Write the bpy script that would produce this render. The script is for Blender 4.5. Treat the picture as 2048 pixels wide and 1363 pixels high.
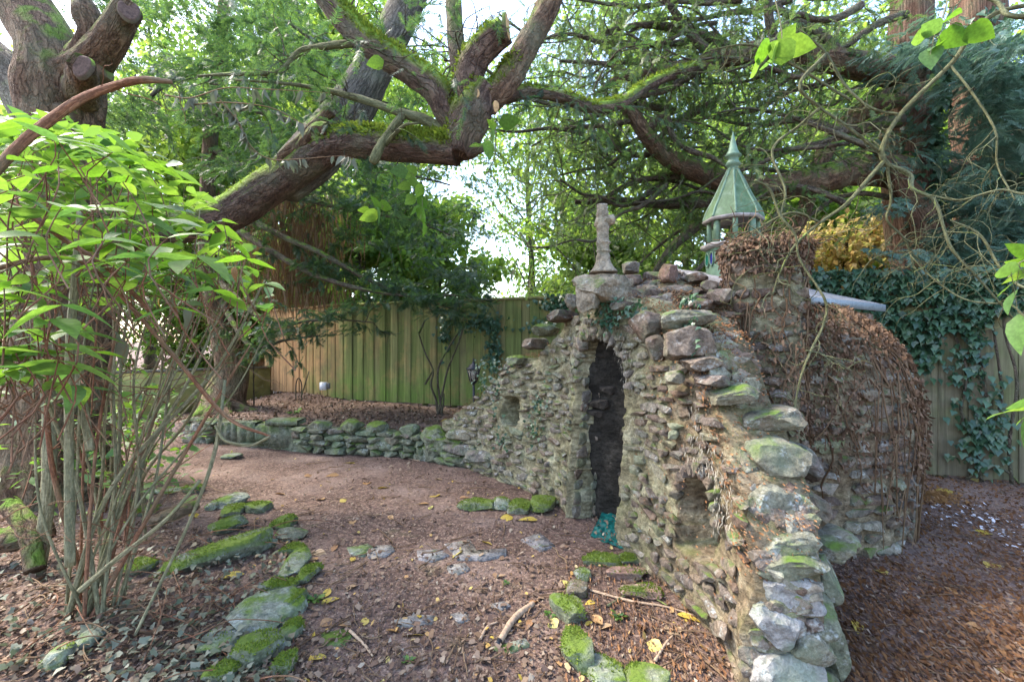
import bpy, bmesh, math, random
import numpy as np
from mathutils import Vector, Matrix, noise
rng = np.random.default_rng(11); random.seed(11)
for o in list(bpy.data.objects): bpy.data.objects.remove(o)
SC = bpy.context.scene; COL = SC.collection
# ------------------------------------------------------------------ camera, sky, sun
F = 967.0; CX = 1024.0; CY = 681.5; EYE = 1.6
cam = bpy.data.cameras.new('camera'); cam.sensor_width = 36; cam.lens = 36*F/2048
cam.clip_start = .02; cam.clip_end = 2000
co = bpy.data.objects.new('camera', cam); COL.objects.link(co)
co.location = (0, 0, EYE); co.rotation_euler = (math.radians(90), 0, 0); SC.camera = co
SUN_EL, SUN_AZ = 50.0, -68.0            # azimuth from +Y (view direction), negative = left
W = bpy.data.worlds.new('World'); SC.world = W; W.use_nodes = True
wn = W.node_tree.nodes; bg = wn['Background']
sky = wn.new('ShaderNodeTexSky'); sky.sky_type = 'NISHITA'; sky.sun_disc = False
sky.sun_elevation = math.radians(SUN_EL); sky.sun_rotation = math.radians(SUN_AZ)
sky.air_density = 1.0; sky.dust_density = 2.0; sky.ozone_density = 0.6
W.node_tree.links.new(sky.outputs[0], bg.inputs[0]); bg.inputs[1].default_value = .15
sl = bpy.data.lights.new('sun', 'SUN'); sl.energy = 1.5; sl.angle = math.radians(12); sl.color = (1, .92, .78)
so = bpy.data.objects.new('sun', sl); COL.objects.link(so)
_e, _a = math.radians(SUN_EL), math.radians(SUN_AZ)
sd = Vector((math.sin(_a)*math.cos(_e), math.cos(_a)*math.cos(_e), math.sin(_e)))
so.rotation_euler = sd.to_track_quat('Z', 'Y').to_euler()
SC.view_settings.view_transform = 'Standard'; SC.view_settings.look = 'None'
SC.view_settings.exposure = 2.7; SC.view_settings.gamma = 1.0; SC.view_settings.use_curve_mapping = False
SC.render.engine = 'CYCLES'
SC.cycles.use_denoising = True
SC.cycles.max_bounces = 8; SC.cycles.diffuse_bounces = 4; SC.cycles.transmission_bounces = 4; SC.cycles.glossy_bounces = 2
SC.cycles.sample_clamp_indirect = 6

# ------------------------------------------------------------------ helpers
def P(px, py, Y):
    return np.array(((px-CX)/F*Y, Y, EYE-(py-CY)/F*Y))
def G(px, py, z=0.0):
    Y = F*(EYE-z)/(py-CY); return np.array(((px-CX)/F*Y, Y, z))
def nz(p, s=1.0):
    return noise.noise(Vector((float(p[0])*s, float(p[1])*s, float(p[2])*s)))
def sstep(a, b, x):
    t = np.clip((np.asarray(x, float)-a)/(b-a), 0, 1); return t*t*(3-2*t)
# cheap vectorised value noise
_PERM = np.random.default_rng(3).random((32, 32, 32))
def vnoise(p, s=1.0):
    p = np.asarray(p, float)*s + 100.0
    i = np.floor(p).astype(int); f = p-i; f = f*f*(3-2*f); r = 0
    for dx in (0, 1):
        for dy in (0, 1):
            for dz in (0, 1):
                w = (f[..., 0] if dx else 1-f[..., 0])*(f[..., 1] if dy else 1-f[..., 1])*(f[..., 2] if dz else 1-f[..., 2])
                r = r + w*_PERM[(i[..., 0]+dx) % 32, (i[..., 1]+dy) % 32, (i[..., 2]+dz) % 32]
    return r*2-1
def fbm(p, s=1.0, o=3):
    r = 0; a = 1.0
    for k in range(o): r = r + a*vnoise(p, s*2**k); a *= .5
    return r/1.75
def woff(par):
    v = Vector((0, 0, 0))
    while par is not None: v += par.location; par = par.parent
    return v
def mesh_np(name, V, Fs, mats=(), smooth=False, uv=None, midx=None):
    V = np.asarray(V, np.float32).reshape(-1, 3)
    if not isinstance(Fs, (list, tuple)) or np.ndim(Fs[0]) < 2: Fs = [Fs]
    Fs = [np.asarray(f, np.int32) for f in Fs if len(f)]
    me = bpy.data.meshes.new(name)
    me.vertices.add(len(V)); me.vertices.foreach_set('co', V.ravel())
    loops = np.concatenate([f.ravel() for f in Fs]); tot = np.concatenate([np.full(len(f), f.shape[1], np.int32) for f in Fs])
    st = np.concatenate(([0], np.cumsum(tot)[:-1])).astype(np.int32)
    me.loops.add(len(loops)); me.loops.foreach_set('vertex_index', loops)
    me.polygons.add(len(tot)); me.polygons.foreach_set('loop_start', st)
    try: me.polygons.foreach_set('loop_total', tot)
    except Exception: pass
    if smooth: me.polygons.foreach_set('use_smooth', np.ones(len(tot), bool))
    for m in (mats if isinstance(mats, (list, tuple)) else [mats]): me.materials.append(m)
    if midx is not None: me.polygons.foreach_set('material_index', np.asarray(midx, np.int32))
    if uv is not None:
        u = me.uv_layers.new(name='UVMap'); u.data.foreach_set('uv', np.asarray(uv, np.float32)[loops].ravel())
    me.update(calc_edges=True); me.validate()
    return me
def link(name, me, parent=None, loc=(0, 0, 0)):
    o = bpy.data.objects.new(name, me); COL.objects.link(o); o.location = loc
    if parent is not None: o.parent = parent
    return o
def obj(name, V, Fs, mat, parent=None, smooth=False, uv=None, midx=None, kind=None):
    V = np.asarray(V, float).reshape(-1, 3)
    if parent is not None: V = V - np.array(woff(parent))
    o = link(name, mesh_np(name, V, Fs, mat, smooth, uv, midx), parent)
    if kind: o['kind'] = kind
    return o
def tag(o, label, cat, group=None):
    o['label'] = label; o['category'] = cat
    if group: o['group'] = group
    return o
def thing(name, label, cat, loc=(0, 0, 0), group=None):
    o = bpy.data.objects.new(name, None); COL.objects.link(o); o.location = [float(c) for c in loc]
    o.empty_display_size = .1
    return tag(o, label, cat, group)
def place(name, me, parent, M):                 # a mesh piece at world matrix M under a thing (things are only translated)
    o = bpy.data.objects.new(name, me); COL.objects.link(o)
    if parent is not None:
        o.parent = parent; M = Matrix.Translation(-woff(parent)) @ M
    o.matrix_basis = M
    return o
def frame(x, y, z, loc, sc=(1, 1, 1)):
    M = Matrix.Identity(4)
    for k, (a, s) in enumerate(zip((x, y, z), sc)):
        for r in range(3): M[r][k] = float(a[r])*float(s)
    for r in range(3): M[r][3] = float(loc[r])
    return M
class MB:                                       # merges geometry for ONE mesh
    def __init__(s): s.V = []; s.Q = []; s.T = []; s.UV = []; s.n = 0
    def add(s, V, Q=None, T=None, UV=None):
        V = np.asarray(V, float).reshape(-1, 3)
        if Q is not None and len(Q): s.Q.append(np.asarray(Q, int)+s.n)
        if T is not None and len(T): s.T.append(np.asarray(T, int)+s.n)
        s.V.append(V); s.UV.append(np.zeros((len(V), 2)) if UV is None else UV); s.n += len(V)
    def build(s, name, mat, parent=None, smooth=False, kind=None):
        Fs = []
        if s.Q: Fs.append(np.concatenate(s.Q))
        if s.T: Fs.append(np.concatenate(s.T))
        return obj(name, np.concatenate(s.V), Fs, mat, parent, smooth, np.concatenate(s.UV), None, kind)
    def mesh(s, name, mat, smooth=False):
        Fs = []
        if s.Q: Fs.append(np.concatenate(s.Q))
        if s.T: Fs.append(np.concatenate(s.T))
        return mesh_np(name, np.concatenate(s.V), Fs, mat, smooth, np.concatenate(s.UV))
def box(x0, x1, y0, y1, z0, z1):
    V = np.array([(x, y, z) for z in (z0, z1) for y in (y0, y1) for x in (x0, x1)], float)
    Q = [(0, 2, 3, 1), (4, 5, 7, 6), (0, 1, 5, 4), (2, 6, 7, 3), (0, 4, 6, 2), (1, 3, 7, 5)]
    return V, Q
def catmull(pts, n):
    p = np.asarray(pts, float); p = np.vstack((2*p[0]-p[1], p, 2*p[-1]-p[-2])); out = []
    m = len(p)-3
    for t in np.linspace(0, m-1e-6, n):
        i = int(t); f = t-i; a, b, c, d = p[i:i+4]
        out.append(.5*((2*b)+(c-a)*f+(2*a-5*b+4*c-d)*f*f+(3*b-a-3*c+d)*f**3))
    return np.array(out)
def tube(pts, rad, sides=8, n=None, rough=0.0, fr=3.0, cap=True, flare=None):
    """smooth tapered tube with UV in metres; rough = bark relief in fractions of the radius"""
    pts = np.asarray(pts, float); rad = np.asarray(rad, float)
    if n is None: n = max(3, len(pts)*3)
    A = catmull(np.hstack((pts, rad[:, None])), n) if len(pts) > 2 else np.array([np.append(pts[0]*(1-t)+pts[1]*t, rad[0]*(1-t)+rad[1]*t) for t in np.linspace(0, 1, n)])
    C = A[:, :3]; R = np.maximum(A[:, 3], 1e-4)
    T = np.gradient(C, axis=0); T /= np.linalg.norm(T, axis=1)[:, None]+1e-12
    u = np.cross(T[0], (0, 0, 1.)) if abs(T[0][2]) < .9 else np.cross(T[0], (1., 0, 0)); u /= np.linalg.norm(u)
    L = np.concatenate(([0], np.cumsum(np.linalg.norm(np.diff(C, axis=0), axis=1))))
    a = np.linspace(0, 2*np.pi, sides+1); V = []; UV = []
    for k in range(n):
        u = u-T[k]*np.dot(u, T[k]); u /= np.linalg.norm(u)+1e-12; v = np.cross(T[k], u)
        ring = np.cos(a)[:, None]*u+np.sin(a)[:, None]*v
        r = np.full(sides+1, R[k])
        if rough:
            q = np.stack((np.cos(a)*2.2, np.sin(a)*2.2, np.full(sides+1, L[k]/max(R.max(), .02)*.35)), 1)+C[0]*3
            r = r*(1+rough*(fbm(q, fr, 2)+.5*vnoise(q*np.array((1, 1, .6)), fr*.4)))
        if flare is not None: r = r*(1+flare(L[k]/L[-1], a))
        V.append(C[k]+ring*r[:, None]); UV.append(np.stack((a*R.mean(), np.full(sides+1, L[k])), 1))
    V = np.concatenate(V); UV = np.concatenate(UV); s1 = sides+1
    i = np.arange(n-1)[:, None]*s1+np.arange(sides)[None]
    Q = np.stack((i, i+1, i+1+s1, i+s1), -1).reshape(-1, 4)
    Tt = []
    if cap:
        V = np.vstack((V, C[0], C[-1])); UV = np.vstack((UV, (0, 0), (0, 0)))
        for j in range(sides):
            Tt.append((len(V)-2, j+1, j)); Tt.append((len(V)-1, (n-1)*s1+j, (n-1)*s1+j+1))
    return V, Q, Tt, UV
def addtube(mb, *a, **k):
    V, Q, T, UV = tube(*a, **k); mb.add(V, Q, T, UV)
def px_path(rows, f=1.0):                        # rows (px,py,depth,radius px) -> points, radii
    p = np.array([P(r[0], r[1], r[2]) for r in rows]); r = np.array([q[3]*q[2]/F for q in rows])*f
    return p, r
def lathe(prof, sides=24, c=(0, 0, 0), rot=0.0):
    a = np.linspace(0, 2*np.pi, sides, endpoint=False)+rot; V = []
    for r, z in prof: V.append(np.stack((c[0]+r*np.cos(a), c[1]+r*np.sin(a), np.full(sides, c[2]+z)), 1))
    V = np.concatenate(V); Q = []
    for k in range(len(prof)-1):
        for j in range(sides):
            j2 = (j+1) % sides; Q.append((k*sides+j, k*sides+j2, (k+1)*sides+j2, (k+1)*sides+j))
    return V, np.array(Q)
def frames_from(d, roll=None, flat=False):
    """(n,3) directions -> (n,3,3) with columns side, along, normal"""
    d = np.asarray(d, float); d = d/(np.linalg.norm(d, axis=1)[:, None]+1e-9); n = len(d)
    up = np.tile((0, 0, 1.), (n, 1)); s = np.cross(d, up); bad = np.linalg.norm(s, axis=1) < 1e-3; s[bad] = (1, 0, 0)
    s /= np.linalg.norm(s, axis=1)[:, None]; m = np.cross(s, d)
    if roll is not None:
        c, q = np.cos(roll)[:, None], np.sin(roll)[:, None]; s, m = s*c+m*q, m*c-s*q
    return np.stack((s, d, m), -1)
def scatter(tv, tf, pos, Fr, sc):
    tv = np.asarray(tv, float); tf = np.asarray(tf, int); n = len(pos); k = len(tv)
    sc = np.asarray(sc, float); sc = sc[:, None] if sc.ndim == 1 else sc
    V = np.einsum('nij,kj->nki', Fr, tv)*sc[:, None, :] + np.asarray(pos)[:, None, :]
    Ff = tf[None]+(np.arange(n)*k)[:, None, None]
    return V.reshape(-1, 3), Ff.reshape(-1, tf.shape[1])

# ------------------------------------------------------------------ materials
class NT:
    def __init__(s, name):
        s.m = bpy.data.materials.new(name); s.m.use_nodes = True; s.t = s.m.node_tree; s.t.nodes.clear()
        s.out = s.t.nodes.new('ShaderNodeOutputMaterial')
    def n(s, typ, **k):
        x = s.t.nodes.new('ShaderNode'+typ)
        for a, b in k.items():
            if a.startswith('i_'): s.set(x.inputs[int(a[2:]) if a[2:].isdigit() else a[2:].replace('_', ' ')], b)
            else: setattr(x, a, b)
        return x
    def set(s, inp, v):
        if hasattr(v, 'is_output'): s.t.links.new(v, inp)
        else: inp.default_value = (v+(1,)) if isinstance(v, tuple) and len(v) == 3 and inp.type == 'RGBA' else v
    def noise(s, vec, scale, detail=4, rough=.55, dist=0):
        x = s.n('TexNoise'); s.set(x.inputs['Vector'], vec); x.inputs['Scale'].default_value = scale
        x.inputs['Detail'].default_value = detail; x.inputs['Roughness'].default_value = rough; x.inputs['Distortion'].default_value = dist
        return x.outputs[0]
    def voro(s, vec, scale, out='Distance', feature='F1'):
        x = s.n('TexVoronoi'); x.feature = feature; s.set(x.inputs['Vector'], vec); x.inputs['Scale'].default_value = scale
        return x.outputs[out]
    def ramp(s, fac, *stops, interp='LINEAR'):
        x = s.n('ValToRGB'); e = x.color_ramp; e.interpolation = interp
        while len(e.elements) < len(stops): e.elements.new(1)
        for k, (p, c) in enumerate(stops):
            e.elements[k].position = p; e.elements[k].color = (c if isinstance(c, tuple) else (c, c, c))+(1,)
        s.set(x.inputs[0], fac); return x.outputs[0]
    def mix(s, fac, a, b, mode='MIX'):
        x = s.n('MixRGB'); x.blend_type = mode; s.set(x.inputs[0], fac); s.set(x.inputs[1], a); s.set(x.inputs[2], b); return x.outputs[0]
    def math(s, op, a, b=0.5, clamp=False):
        x = s.n('Math'); x.operation = op; x.use_clamp = clamp; s.set(x.inputs[0], a); s.set(x.inputs[1], b); return x.outputs[0]
    def mrange(s, v, a, b, c=0.0, d=1.0):
        x = s.n('MapRange'); s.set(x.inputs[0], v)
        for k, q in enumerate((a, b, c, d)): x.inputs[k+1].default_value = q
        return x.outputs[0]
    def map(s, vec, scale=(1, 1, 1), loc=(0, 0, 0)):
        x = s.n('Mapping'); s.set(x.inputs[0], vec); x.inputs['Scale'].default_value = scale; x.inputs['Location'].default_value = loc; return x.outputs[0]
    def pos(s): return s.n('NewGeometry').outputs['Position']
    def nrmz(s):
        x = s.n('SeparateXYZ'); s.t.links.new(s.n('NewGeometry').outputs['Normal'], x.inputs[0]); return x.outputs[2]
    def island(s): return s.n('NewGeometry').outputs['Random Per Island']
    def objrand(s): return s.n('ObjectInfo').outputs['Random']
    def objc(s): return s.n('TexCoord').outputs['Object']
    def uv(s): return s.n('TexCoord').outputs['UV']
    def bump(s, h, st=.5, dist=.02, nrm=None):
        x = s.n('Bump'); s.set(x.inputs['Height'], h); x.inputs['Strength'].default_value = st; x.inputs['Distance'].default_value = dist
        if nrm is not None: s.set(x.inputs['Normal'], nrm)
        return x.outputs[0]
    def pbr(s, col, rough=.85, nrm=None, metal=0, spec=.3):
        b = s.n('BsdfPrincipled'); s.set(b.inputs['Base Color'], col); s.set(b.inputs['Roughness'], rough)
        b.inputs['Metallic'].default_value = metal; b.inputs['Specular IOR Level'].default_value = spec
        if nrm is not None: s.set(b.inputs['Normal'], nrm)
        s.t.links.new(b.outputs[0], s.out.inputs[0]); return s.m
    def leaf(s, col, tcol, amt=.45, rough=.45, spec=.35):
        b = s.n('BsdfPrincipled'); s.set(b.inputs['Base Color'], col); b.inputs['Roughness'].default_value = rough; b.inputs['Specular IOR Level'].default_value = spec
        t = s.n('BsdfTranslucent'); s.set(t.inputs[0], tcol); m = s.n('MixShader'); m.inputs[0].default_value = amt
        s.t.links.new(b.outputs[0], m.inputs[1]); s.t.links.new(t.outputs[0], m.inputs[2]); s.t.links.new(m.outputs[0], s.out.inputs[0]); return s.m

def leaf_mat(name, cols, tcols, amt=.45, obj_random=False, rough=.45, spec=.35, vein=False):
    t = NT(name); r = t.objrand() if obj_random else t.island()
    n = len(cols); st = [(k/max(1, n-1), c) for k, c in enumerate(cols)]; st2 = [(k/max(1, n-1), c) for k, c in enumerate(tcols)]
    c1 = t.ramp(r, *st); c2 = t.ramp(r, *st2)
    if vein:
        nn = t.noise(t.objc(), 9, 3); f = t.mrange(nn, .35, .7, .72, 1.15)
        c1 = t.mix(1.0, c1, f, 'MULTIPLY'); c2 = t.mix(1.0, c2, f, 'MULTIPLY')
    return t.leaf(c1, c2, amt, rough, spec)

def stone_mat(name, cols, moss=.5, lichen=.5, mosscol=(.075, .12, .018), scale=1.0, hue=None):
    t = NT(name); p = t.pos(); r = t.objrand()
    n = len(cols); base = t.ramp(r, *[(k/(n-1), c) for k, c in enumerate(cols)])
    base = t.mix(t.mrange(t.noise(p, 5*scale, 4), .35, .65, 0, .6), base, cols[n//2])
    n1 = t.noise(p, 16*scale, 7, .65, .4); base = t.mix(1.0, base, t.mrange(n1, .3, .72, .4, 1.5), 'MULTIPLY')
    n2 = t.noise(p, 70*scale, 5, .7); base = t.mix(1.0, base, t.mrange(n2, .3, .7, .6, 1.35), 'MULTIPLY')
    if lichen:
        l = t.math('MULTIPLY', t.mrange(t.noise(p, 9*scale, 6, .7), .54, .64), t.mrange(t.noise(p, 55*scale, 3), .42, .6)); base = t.mix(t.math('MULTIPLY', l, lichen), base, (.42, .44, .42))
        g = t.mrange(t.noise(t.map(p, loc=(4, 2, 7)), 4*scale, 5), .5, .66); base = t.mix(t.math('MULTIPLY', g, .55*lichen), base, (.14, .19, .12))
    if moss:
        u = t.mrange(t.nrmz(), .1, .85); f = t.math('MULTIPLY', u, t.mrange(t.noise(t.map(p, loc=(9, 1, 3)), 6*scale, 5), .62-.3*moss, .78-.3*moss))
        mc = t.mix(t.noise(p, 45, 3), tuple(c*.5 for c in mosscol), tuple(c*1.7 for c in mosscol))
        base = t.mix(f, base, mc)
    vr = t.voro(p, 24*scale); h = t.math('ADD', t.math('MULTIPLY', n1, 1.0), t.math('ADD', t.math('MULTIPLY', n2, .4), t.math('MULTIPLY', vr, .5)))
    return t.pbr(base, .9, t.bump(h, .9, .025), spec=.25)

def bark_mat(name, c0, c1, c2, moss=.6, us=20, vs=6.5, mosscol=(.10, .17, .02), st=1.0):
    t = NT(name); uv = t.map(t.uv(), (us, vs, 1)); p = t.pos()
    n1 = t.noise(uv, 1.0, 6, .65, .8); n2 = t.noise(p, 60, 4, .7)
    dv = t.n('VectorMath'); t.set(dv.inputs[0], t.map(t.uv(), (us*.8, vs*.7, 1))); cn = t.n('TexNoise'); t.set(cn.inputs['Vector'], t.map(t.uv(), (us*.5, vs*.8, 1))); cn.inputs['Scale'].default_value = 1.6; cn.inputs['Detail'].default_value = 5; dv.operation = 'ADD'; sc_ = t.n('VectorMath'); sc_.operation = 'SCALE'; t.set(sc_.inputs[0], cn.outputs['Color']); sc_.inputs['Scale'].default_value = 2.4; t.t.links.new(sc_.outputs[0], dv.inputs[1]); v = t.voro(dv.outputs[0], 1.0, 'Distance', 'DISTANCE_TO_EDGE')
    b = t.ramp(n1, (.3, c0), (.5, c1), (.72, c2)); b = t.mix(1.0, b, t.mrange(n2, .3, .7, .6, 1.3), 'MULTIPLY')
    b = t.mix(1.0, b, t.mrange(v, 0, .16, .62, 1.04), 'MULTIPLY')
    b = t.mix(t.mrange(t.noise(p, 3, 4), .45, .7, 0, .5), b, (.14, .16, .10))
    if moss:
        f = t.math('MULTIPLY', t.mrange(t.nrmz(), .0, .6), t.mrange(t.noise(p, 5, 5), .66-.35*moss, .8-.35*moss))
        b = t.mix(f, b, t.mix(n2, tuple(c*.5 for c in mosscol), tuple(c*1.8 for c in mosscol)))
    h = t.math('ADD', n1, t.math('ADD', t.mrange(v, 0, .2, 0, .5), t.math('MULTIPLY', n2, .3)))
    return t.pbr(b, .9, t.bump(h, st, .03), spec=.2)

def plain(name, col, rough=.7, metal=0, var=.3, scale=30, bump=.2, spec=.3):
    t = NT(name); n = t.noise(t.pos(), scale, 5, .6)
    return t.pbr(t.mix(1.0, col, t.mrange(n, .3, .7, 1-var, 1+var), 'MULTIPLY'), rough, t.bump(n, bump, .01), metal, spec)

STONES = [(.11, .07, .047), (.18, .125, .088), (.145, .125, .112), (.21, .185, .145), (.175, .18, .10), (.20, .145, .115), (.28, .265, .20)]
M = {}
M['stone'] = stone_mat('rubble stone', STONES, .35, .8)
M['stone_brown'] = stone_mat('brown rubble stone', [(.095, .058, .04), (.16, .105, .072), (.13, .105, .09), (.195, .15, .11), (.165, .12, .082)], .3, .5)
M['stone_shaded'] = stone_mat('shade dark stone', [(.022, .018, .015), (.036, .03, .025), (.029, .026, .023)], 0, 0)  # near-black stone for the chamber: doorway shade put into the colour
M['cap'] = stone_mat('capstone', [(.155, .105, .08), (.165, .145, .108), (.13, .135, .09), (.20, .18, .145), (.145, .112, .088)], .45, .65)
M['whitecap'] = stone_mat('whitened stone', [(.20, .18, .165), (.27, .26, .25), (.225, .215, .20)], .15, 1.0)
M['green_stone'] = stone_mat('green algae stone', [(.085, .112, .058), (.13, .15, .088), (.17, .172, .125), (.10, .092, .062), (.145, .182, .112)], .55, .6)
M['edge'] = stone_mat('edging stone', [(.16, .18, .125), (.21, .22, .175), (.15, .165, .115)], .6, .7, (.085, .13, .018))
M['mossy'] = stone_mat('mossy stone', [(.13, .14, .09), (.16, .17, .11), (.18, .17, .14)], 1.0, .5, (.085, .125, .018))
M['flag'] = stone_mat('flagstone', [(.20, .18, .19), (.26, .24, .22), (.19, .18, .17)], .12, .35)
def mortar(name, a, b, c, moss=.4):
    t = NT(name); p = t.pos(); n = t.noise(p, 6, 6, .65); n2 = t.noise(p, 34, 6, .7, .5); n3 = t.noise(t.map(p, (1, 1, 2.2)), 13, 5, .6)
    col = t.ramp(n, (.3, a), (.5, b), (.68, c)); col = t.mix(1.0, col, t.mrange(n2, .3, .7, .55, 1.4), 'MULTIPLY')
    col = t.mix(1.0, col, t.mrange(n3, .35, .6, .6, 1.2), 'MULTIPLY')
    f = t.math('MULTIPLY', t.mrange(t.nrmz(), .0, .7), t.mrange(t.noise(p, 5, 5), .4, .6)); col = t.mix(t.math('MULTIPLY', f, moss), col, (.09, .13, .02))
    h = t.math('ADD', n3, t.math('MULTIPLY', n2, .6)); return t.pbr(col, .95, t.bump(h, 1.0, .03), spec=.15)
M['mortar'] = mortar('pale lime mortar', (.115, .10, .062), (.215, .19, .118), (.35, .33, .23))
M['mortar_brown'] = mortar('brown mortar', (.095, .068, .042), (.175, .135, .088), (.29, .25, .175))
M['mortar_shaded'] = mortar('shade dark chamber wall', (.015, .0135, .011), (.027, .024, .02), (.04, .036, .03), .0)  # darkness inside the chamber painted into the wall colour
def ground_mat():
    t = NT('forest soil'); p = t.pos()
    n0 = t.noise(p, 1.1, 5, .6); n1 = t.noise(p, 26, 7, .7, .5); n2 = t.voro(p, 70, 'Color'); n3 = t.noise(p, 110, 4, .7)
    c = t.ramp(n0, (.3, (.066, .042, .034)), (.5, (.122, .08, .064)), (.68, (.205, .15, .128)))
    c = t.mix(t.mrange(n1, .5, .72, 0, .75), c, (.20, .125, .092)); c = t.mix(1.0, c, t.mrange(n1, .25, .7, .45, 1.5), 'MULTIPLY')
    sp = t.n('SeparateColor'); t.set(sp.inputs[0], n2); c = t.mix(t.mrange(sp.outputs[0], .82, .9, 0, .65), c, (.30, .215, .165))
    c = t.mix(1.0, c, t.mrange(n3, .3, .7, .6, 1.4), 'MULTIPLY')
    c = t.mix(t.math('MULTIPLY', t.mrange(t.noise(t.map(p, loc=(5, 5, 0)), 2.3, 5), .62, .75), .5), c, (.07, .085, .03))
    h = t.math('ADD', n1, t.math('MULTIPLY', n3, .5)); return t.pbr(c, .95, t.bump(h, .8, .02), spec=.15)
M['ground'] = ground_mat()
M['litter'] = leaf_mat('brown litter', [(.05, .032, .024), (.10, .06, .042), (.16, .10, .068), (.24, .17, .12), (.085, .052, .042), (.19, .115, .065), (.31, .26, .20)], [(.1, .06, .03)]*2, .12, rough=.7, spec=.2)
M['needles'] = leaf_mat('rusty needles', [(.12, .058, .032), (.21, .10, .046), (.30, .16, .075), (.15, .08, .05), (.26, .18, .125)], [(.1, .05, .02)]*2, .1, rough=.8, spec=.15)
M['wilted'] = leaf_mat('wilted grey green leaf', [(.09, .105, .068), (.15, .16, .11), (.22, .22, .165), (.11, .11, .068), (.18, .135, .09), (.08, .105, .06)], [(.12, .16, .09)]*2, .2, rough=.6)
M['yellow_leaf'] = leaf_mat('yellow leaf', [(.50, .36, .05), (.55, .42, .12), (.60, .40, .06), (.52, .48, .16)], [(.5, .36, .05)]*2, .25, True, vein=True)
M['yellow_scatter'] = leaf_mat('mixed fallen leaf', [(.50, .36, .06), (.42, .24, .08), (.55, .44, .14), (.36, .2, .09), (.5, .4, .2)], [(.5, .36, .05)]*2, .2)
M['tan_leaf'] = leaf_mat('tan leaf', [(.38, .20, .07), (.42, .26, .13), (.30, .15, .07), (.46, .33, .20)], [(.4, .2, .05)]*2, .2, True, vein=True)
M['bark'] = bark_mat('yew bark', (.055, .032, .021), (.15, .09, .056), (.26, .18, .12), .55)
M['bark_grey'] = bark_mat('grey furrowed bark', (.06, .052, .044), (.15, .13, .105), (.25, .22, .18), .35, 24, 5)
M['bark_moss'] = bark_mat('mossy bark', (.05, .033, .027), (.12, .078, .06), (.20, .14, .105), .95, mosscol=(.17, .27, .025))
M['bark_red'] = bark_mat('red fibrous bark', (.08, .04, .026), (.19, .105, .07), (.32, .21, .15), .15, 34, 1.6)
M['bark_dark'] = bark_mat('dark twig bark', (.05, .038, .028), (.11, .085, .062), (.18, .145, .105), .5)
M['lichen_twig'] = bark_mat('lichen twig', (.055, .055, .026), (.12, .12, .055), (.20, .19, .105), .3, 60, 9, (.17, .21, .05), .5)
M['cutwood'] = plain('cut wood', (.42, .26, .12), .8, 0, .4, 25, .3)
M['darkcut'] = plain('old dark cut', (.09, .055, .042), .9, 0, .5, 40, .6)
M['stem'] = bark_mat('olive shrub stem', (.13, .115, .06), (.24, .215, .125), (.34, .31, .20), .3, 60, 6, (.13, .17, .04), .5)
M['stem_red'] = bark_mat('red brown shrub stem', (.12, .05, .03), (.23, .105, .06), (.33, .18, .11), .0, 60, 6, st=.4)
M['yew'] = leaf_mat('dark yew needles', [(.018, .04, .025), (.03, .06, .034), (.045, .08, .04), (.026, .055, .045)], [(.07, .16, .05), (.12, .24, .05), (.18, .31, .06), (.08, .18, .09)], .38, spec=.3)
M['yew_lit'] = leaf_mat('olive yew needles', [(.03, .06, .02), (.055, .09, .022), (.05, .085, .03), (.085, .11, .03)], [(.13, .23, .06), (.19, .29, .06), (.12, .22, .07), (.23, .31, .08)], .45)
M['cypress'] = leaf_mat('grey green cypress spray', [(.05, .10, .075), (.085, .145, .115), (.12, .19, .15), (.06, .115, .07)], [(.11, .22, .13), (.14, .26, .16)], .35)
M['drybrown'] = leaf_mat('dry brown twigs', [(.10, .06, .035), (.18, .115, .07), (.26, .18, .11)], [(.2, .12, .05)]*2, .3, rough=.8, spec=.1)
M['lime'] = leaf_mat('sunlit lime leaves', [(.07, .12, .02), (.10, .17, .025), (.13, .20, .03), (.06, .11, .03)], [(.24, .42, .05), (.33, .50, .06), (.42, .56, .10), (.18, .36, .07)], .52)
M['autumn'] = leaf_mat('pale autumn leaves', [(.25, .17, .07), (.34, .24, .10), (.16, .17, .04), (.40, .30, .16)], [(.55, .38, .14), (.62, .45, .18), (.40, .45, .08), (.7, .55, .28)], .55)
M['copper'] = leaf_mat('copper leaves', [(.16, .08, .04), (.24, .12, .06), (.12, .09, .03)], [(.5, .25, .1), (.6, .32, .14), (.4, .3, .08)], .5)
M['moss_bright'] = leaf_mat('bright limb moss', [(.085, .125, .018), (.13, .185, .022), (.18, .245, .03), (.12, .12, .04)], [(.24, .33, .04)]*2, .32, rough=.8, spec=.1)
M['shrub_leaf'] = leaf_mat('bright shrub leaf', [(.065, .14, .03), (.09, .18, .03), (.11, .21, .04), (.08, .16, .06), (.13, .23, .04)], [(.15, .33, .02), (.20, .40, .025), (.26, .44, .04), (.12, .27, .05), (.28, .45, .04)], .45, True, .5, .25, True)
M['shrub_leaf_small'] = leaf_mat('green shrub leaf', [(.055, .12, .03), (.08, .16, .03), (.10, .19, .04), (.06, .13, .06)], [(.14, .30, .025), (.20, .38, .03), (.26, .43, .04), (.11, .24, .05)], .45)
M['ivy'] = leaf_mat('ivy leaf', [(.02, .055, .03), (.035, .085, .045), (.065, .13, .06), (.03, .07, .045), (.09, .14, .07)], [(.05, .14, .04)]*2, .2, rough=.35, spec=.5)
M['moss'] = leaf_mat('moss blades', [(.07, .105, .016), (.11, .16, .02), (.16, .215, .03), (.12, .12, .035)], [(.2, .28, .04)]*2, .3, rough=.8, spec=.1)
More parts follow.
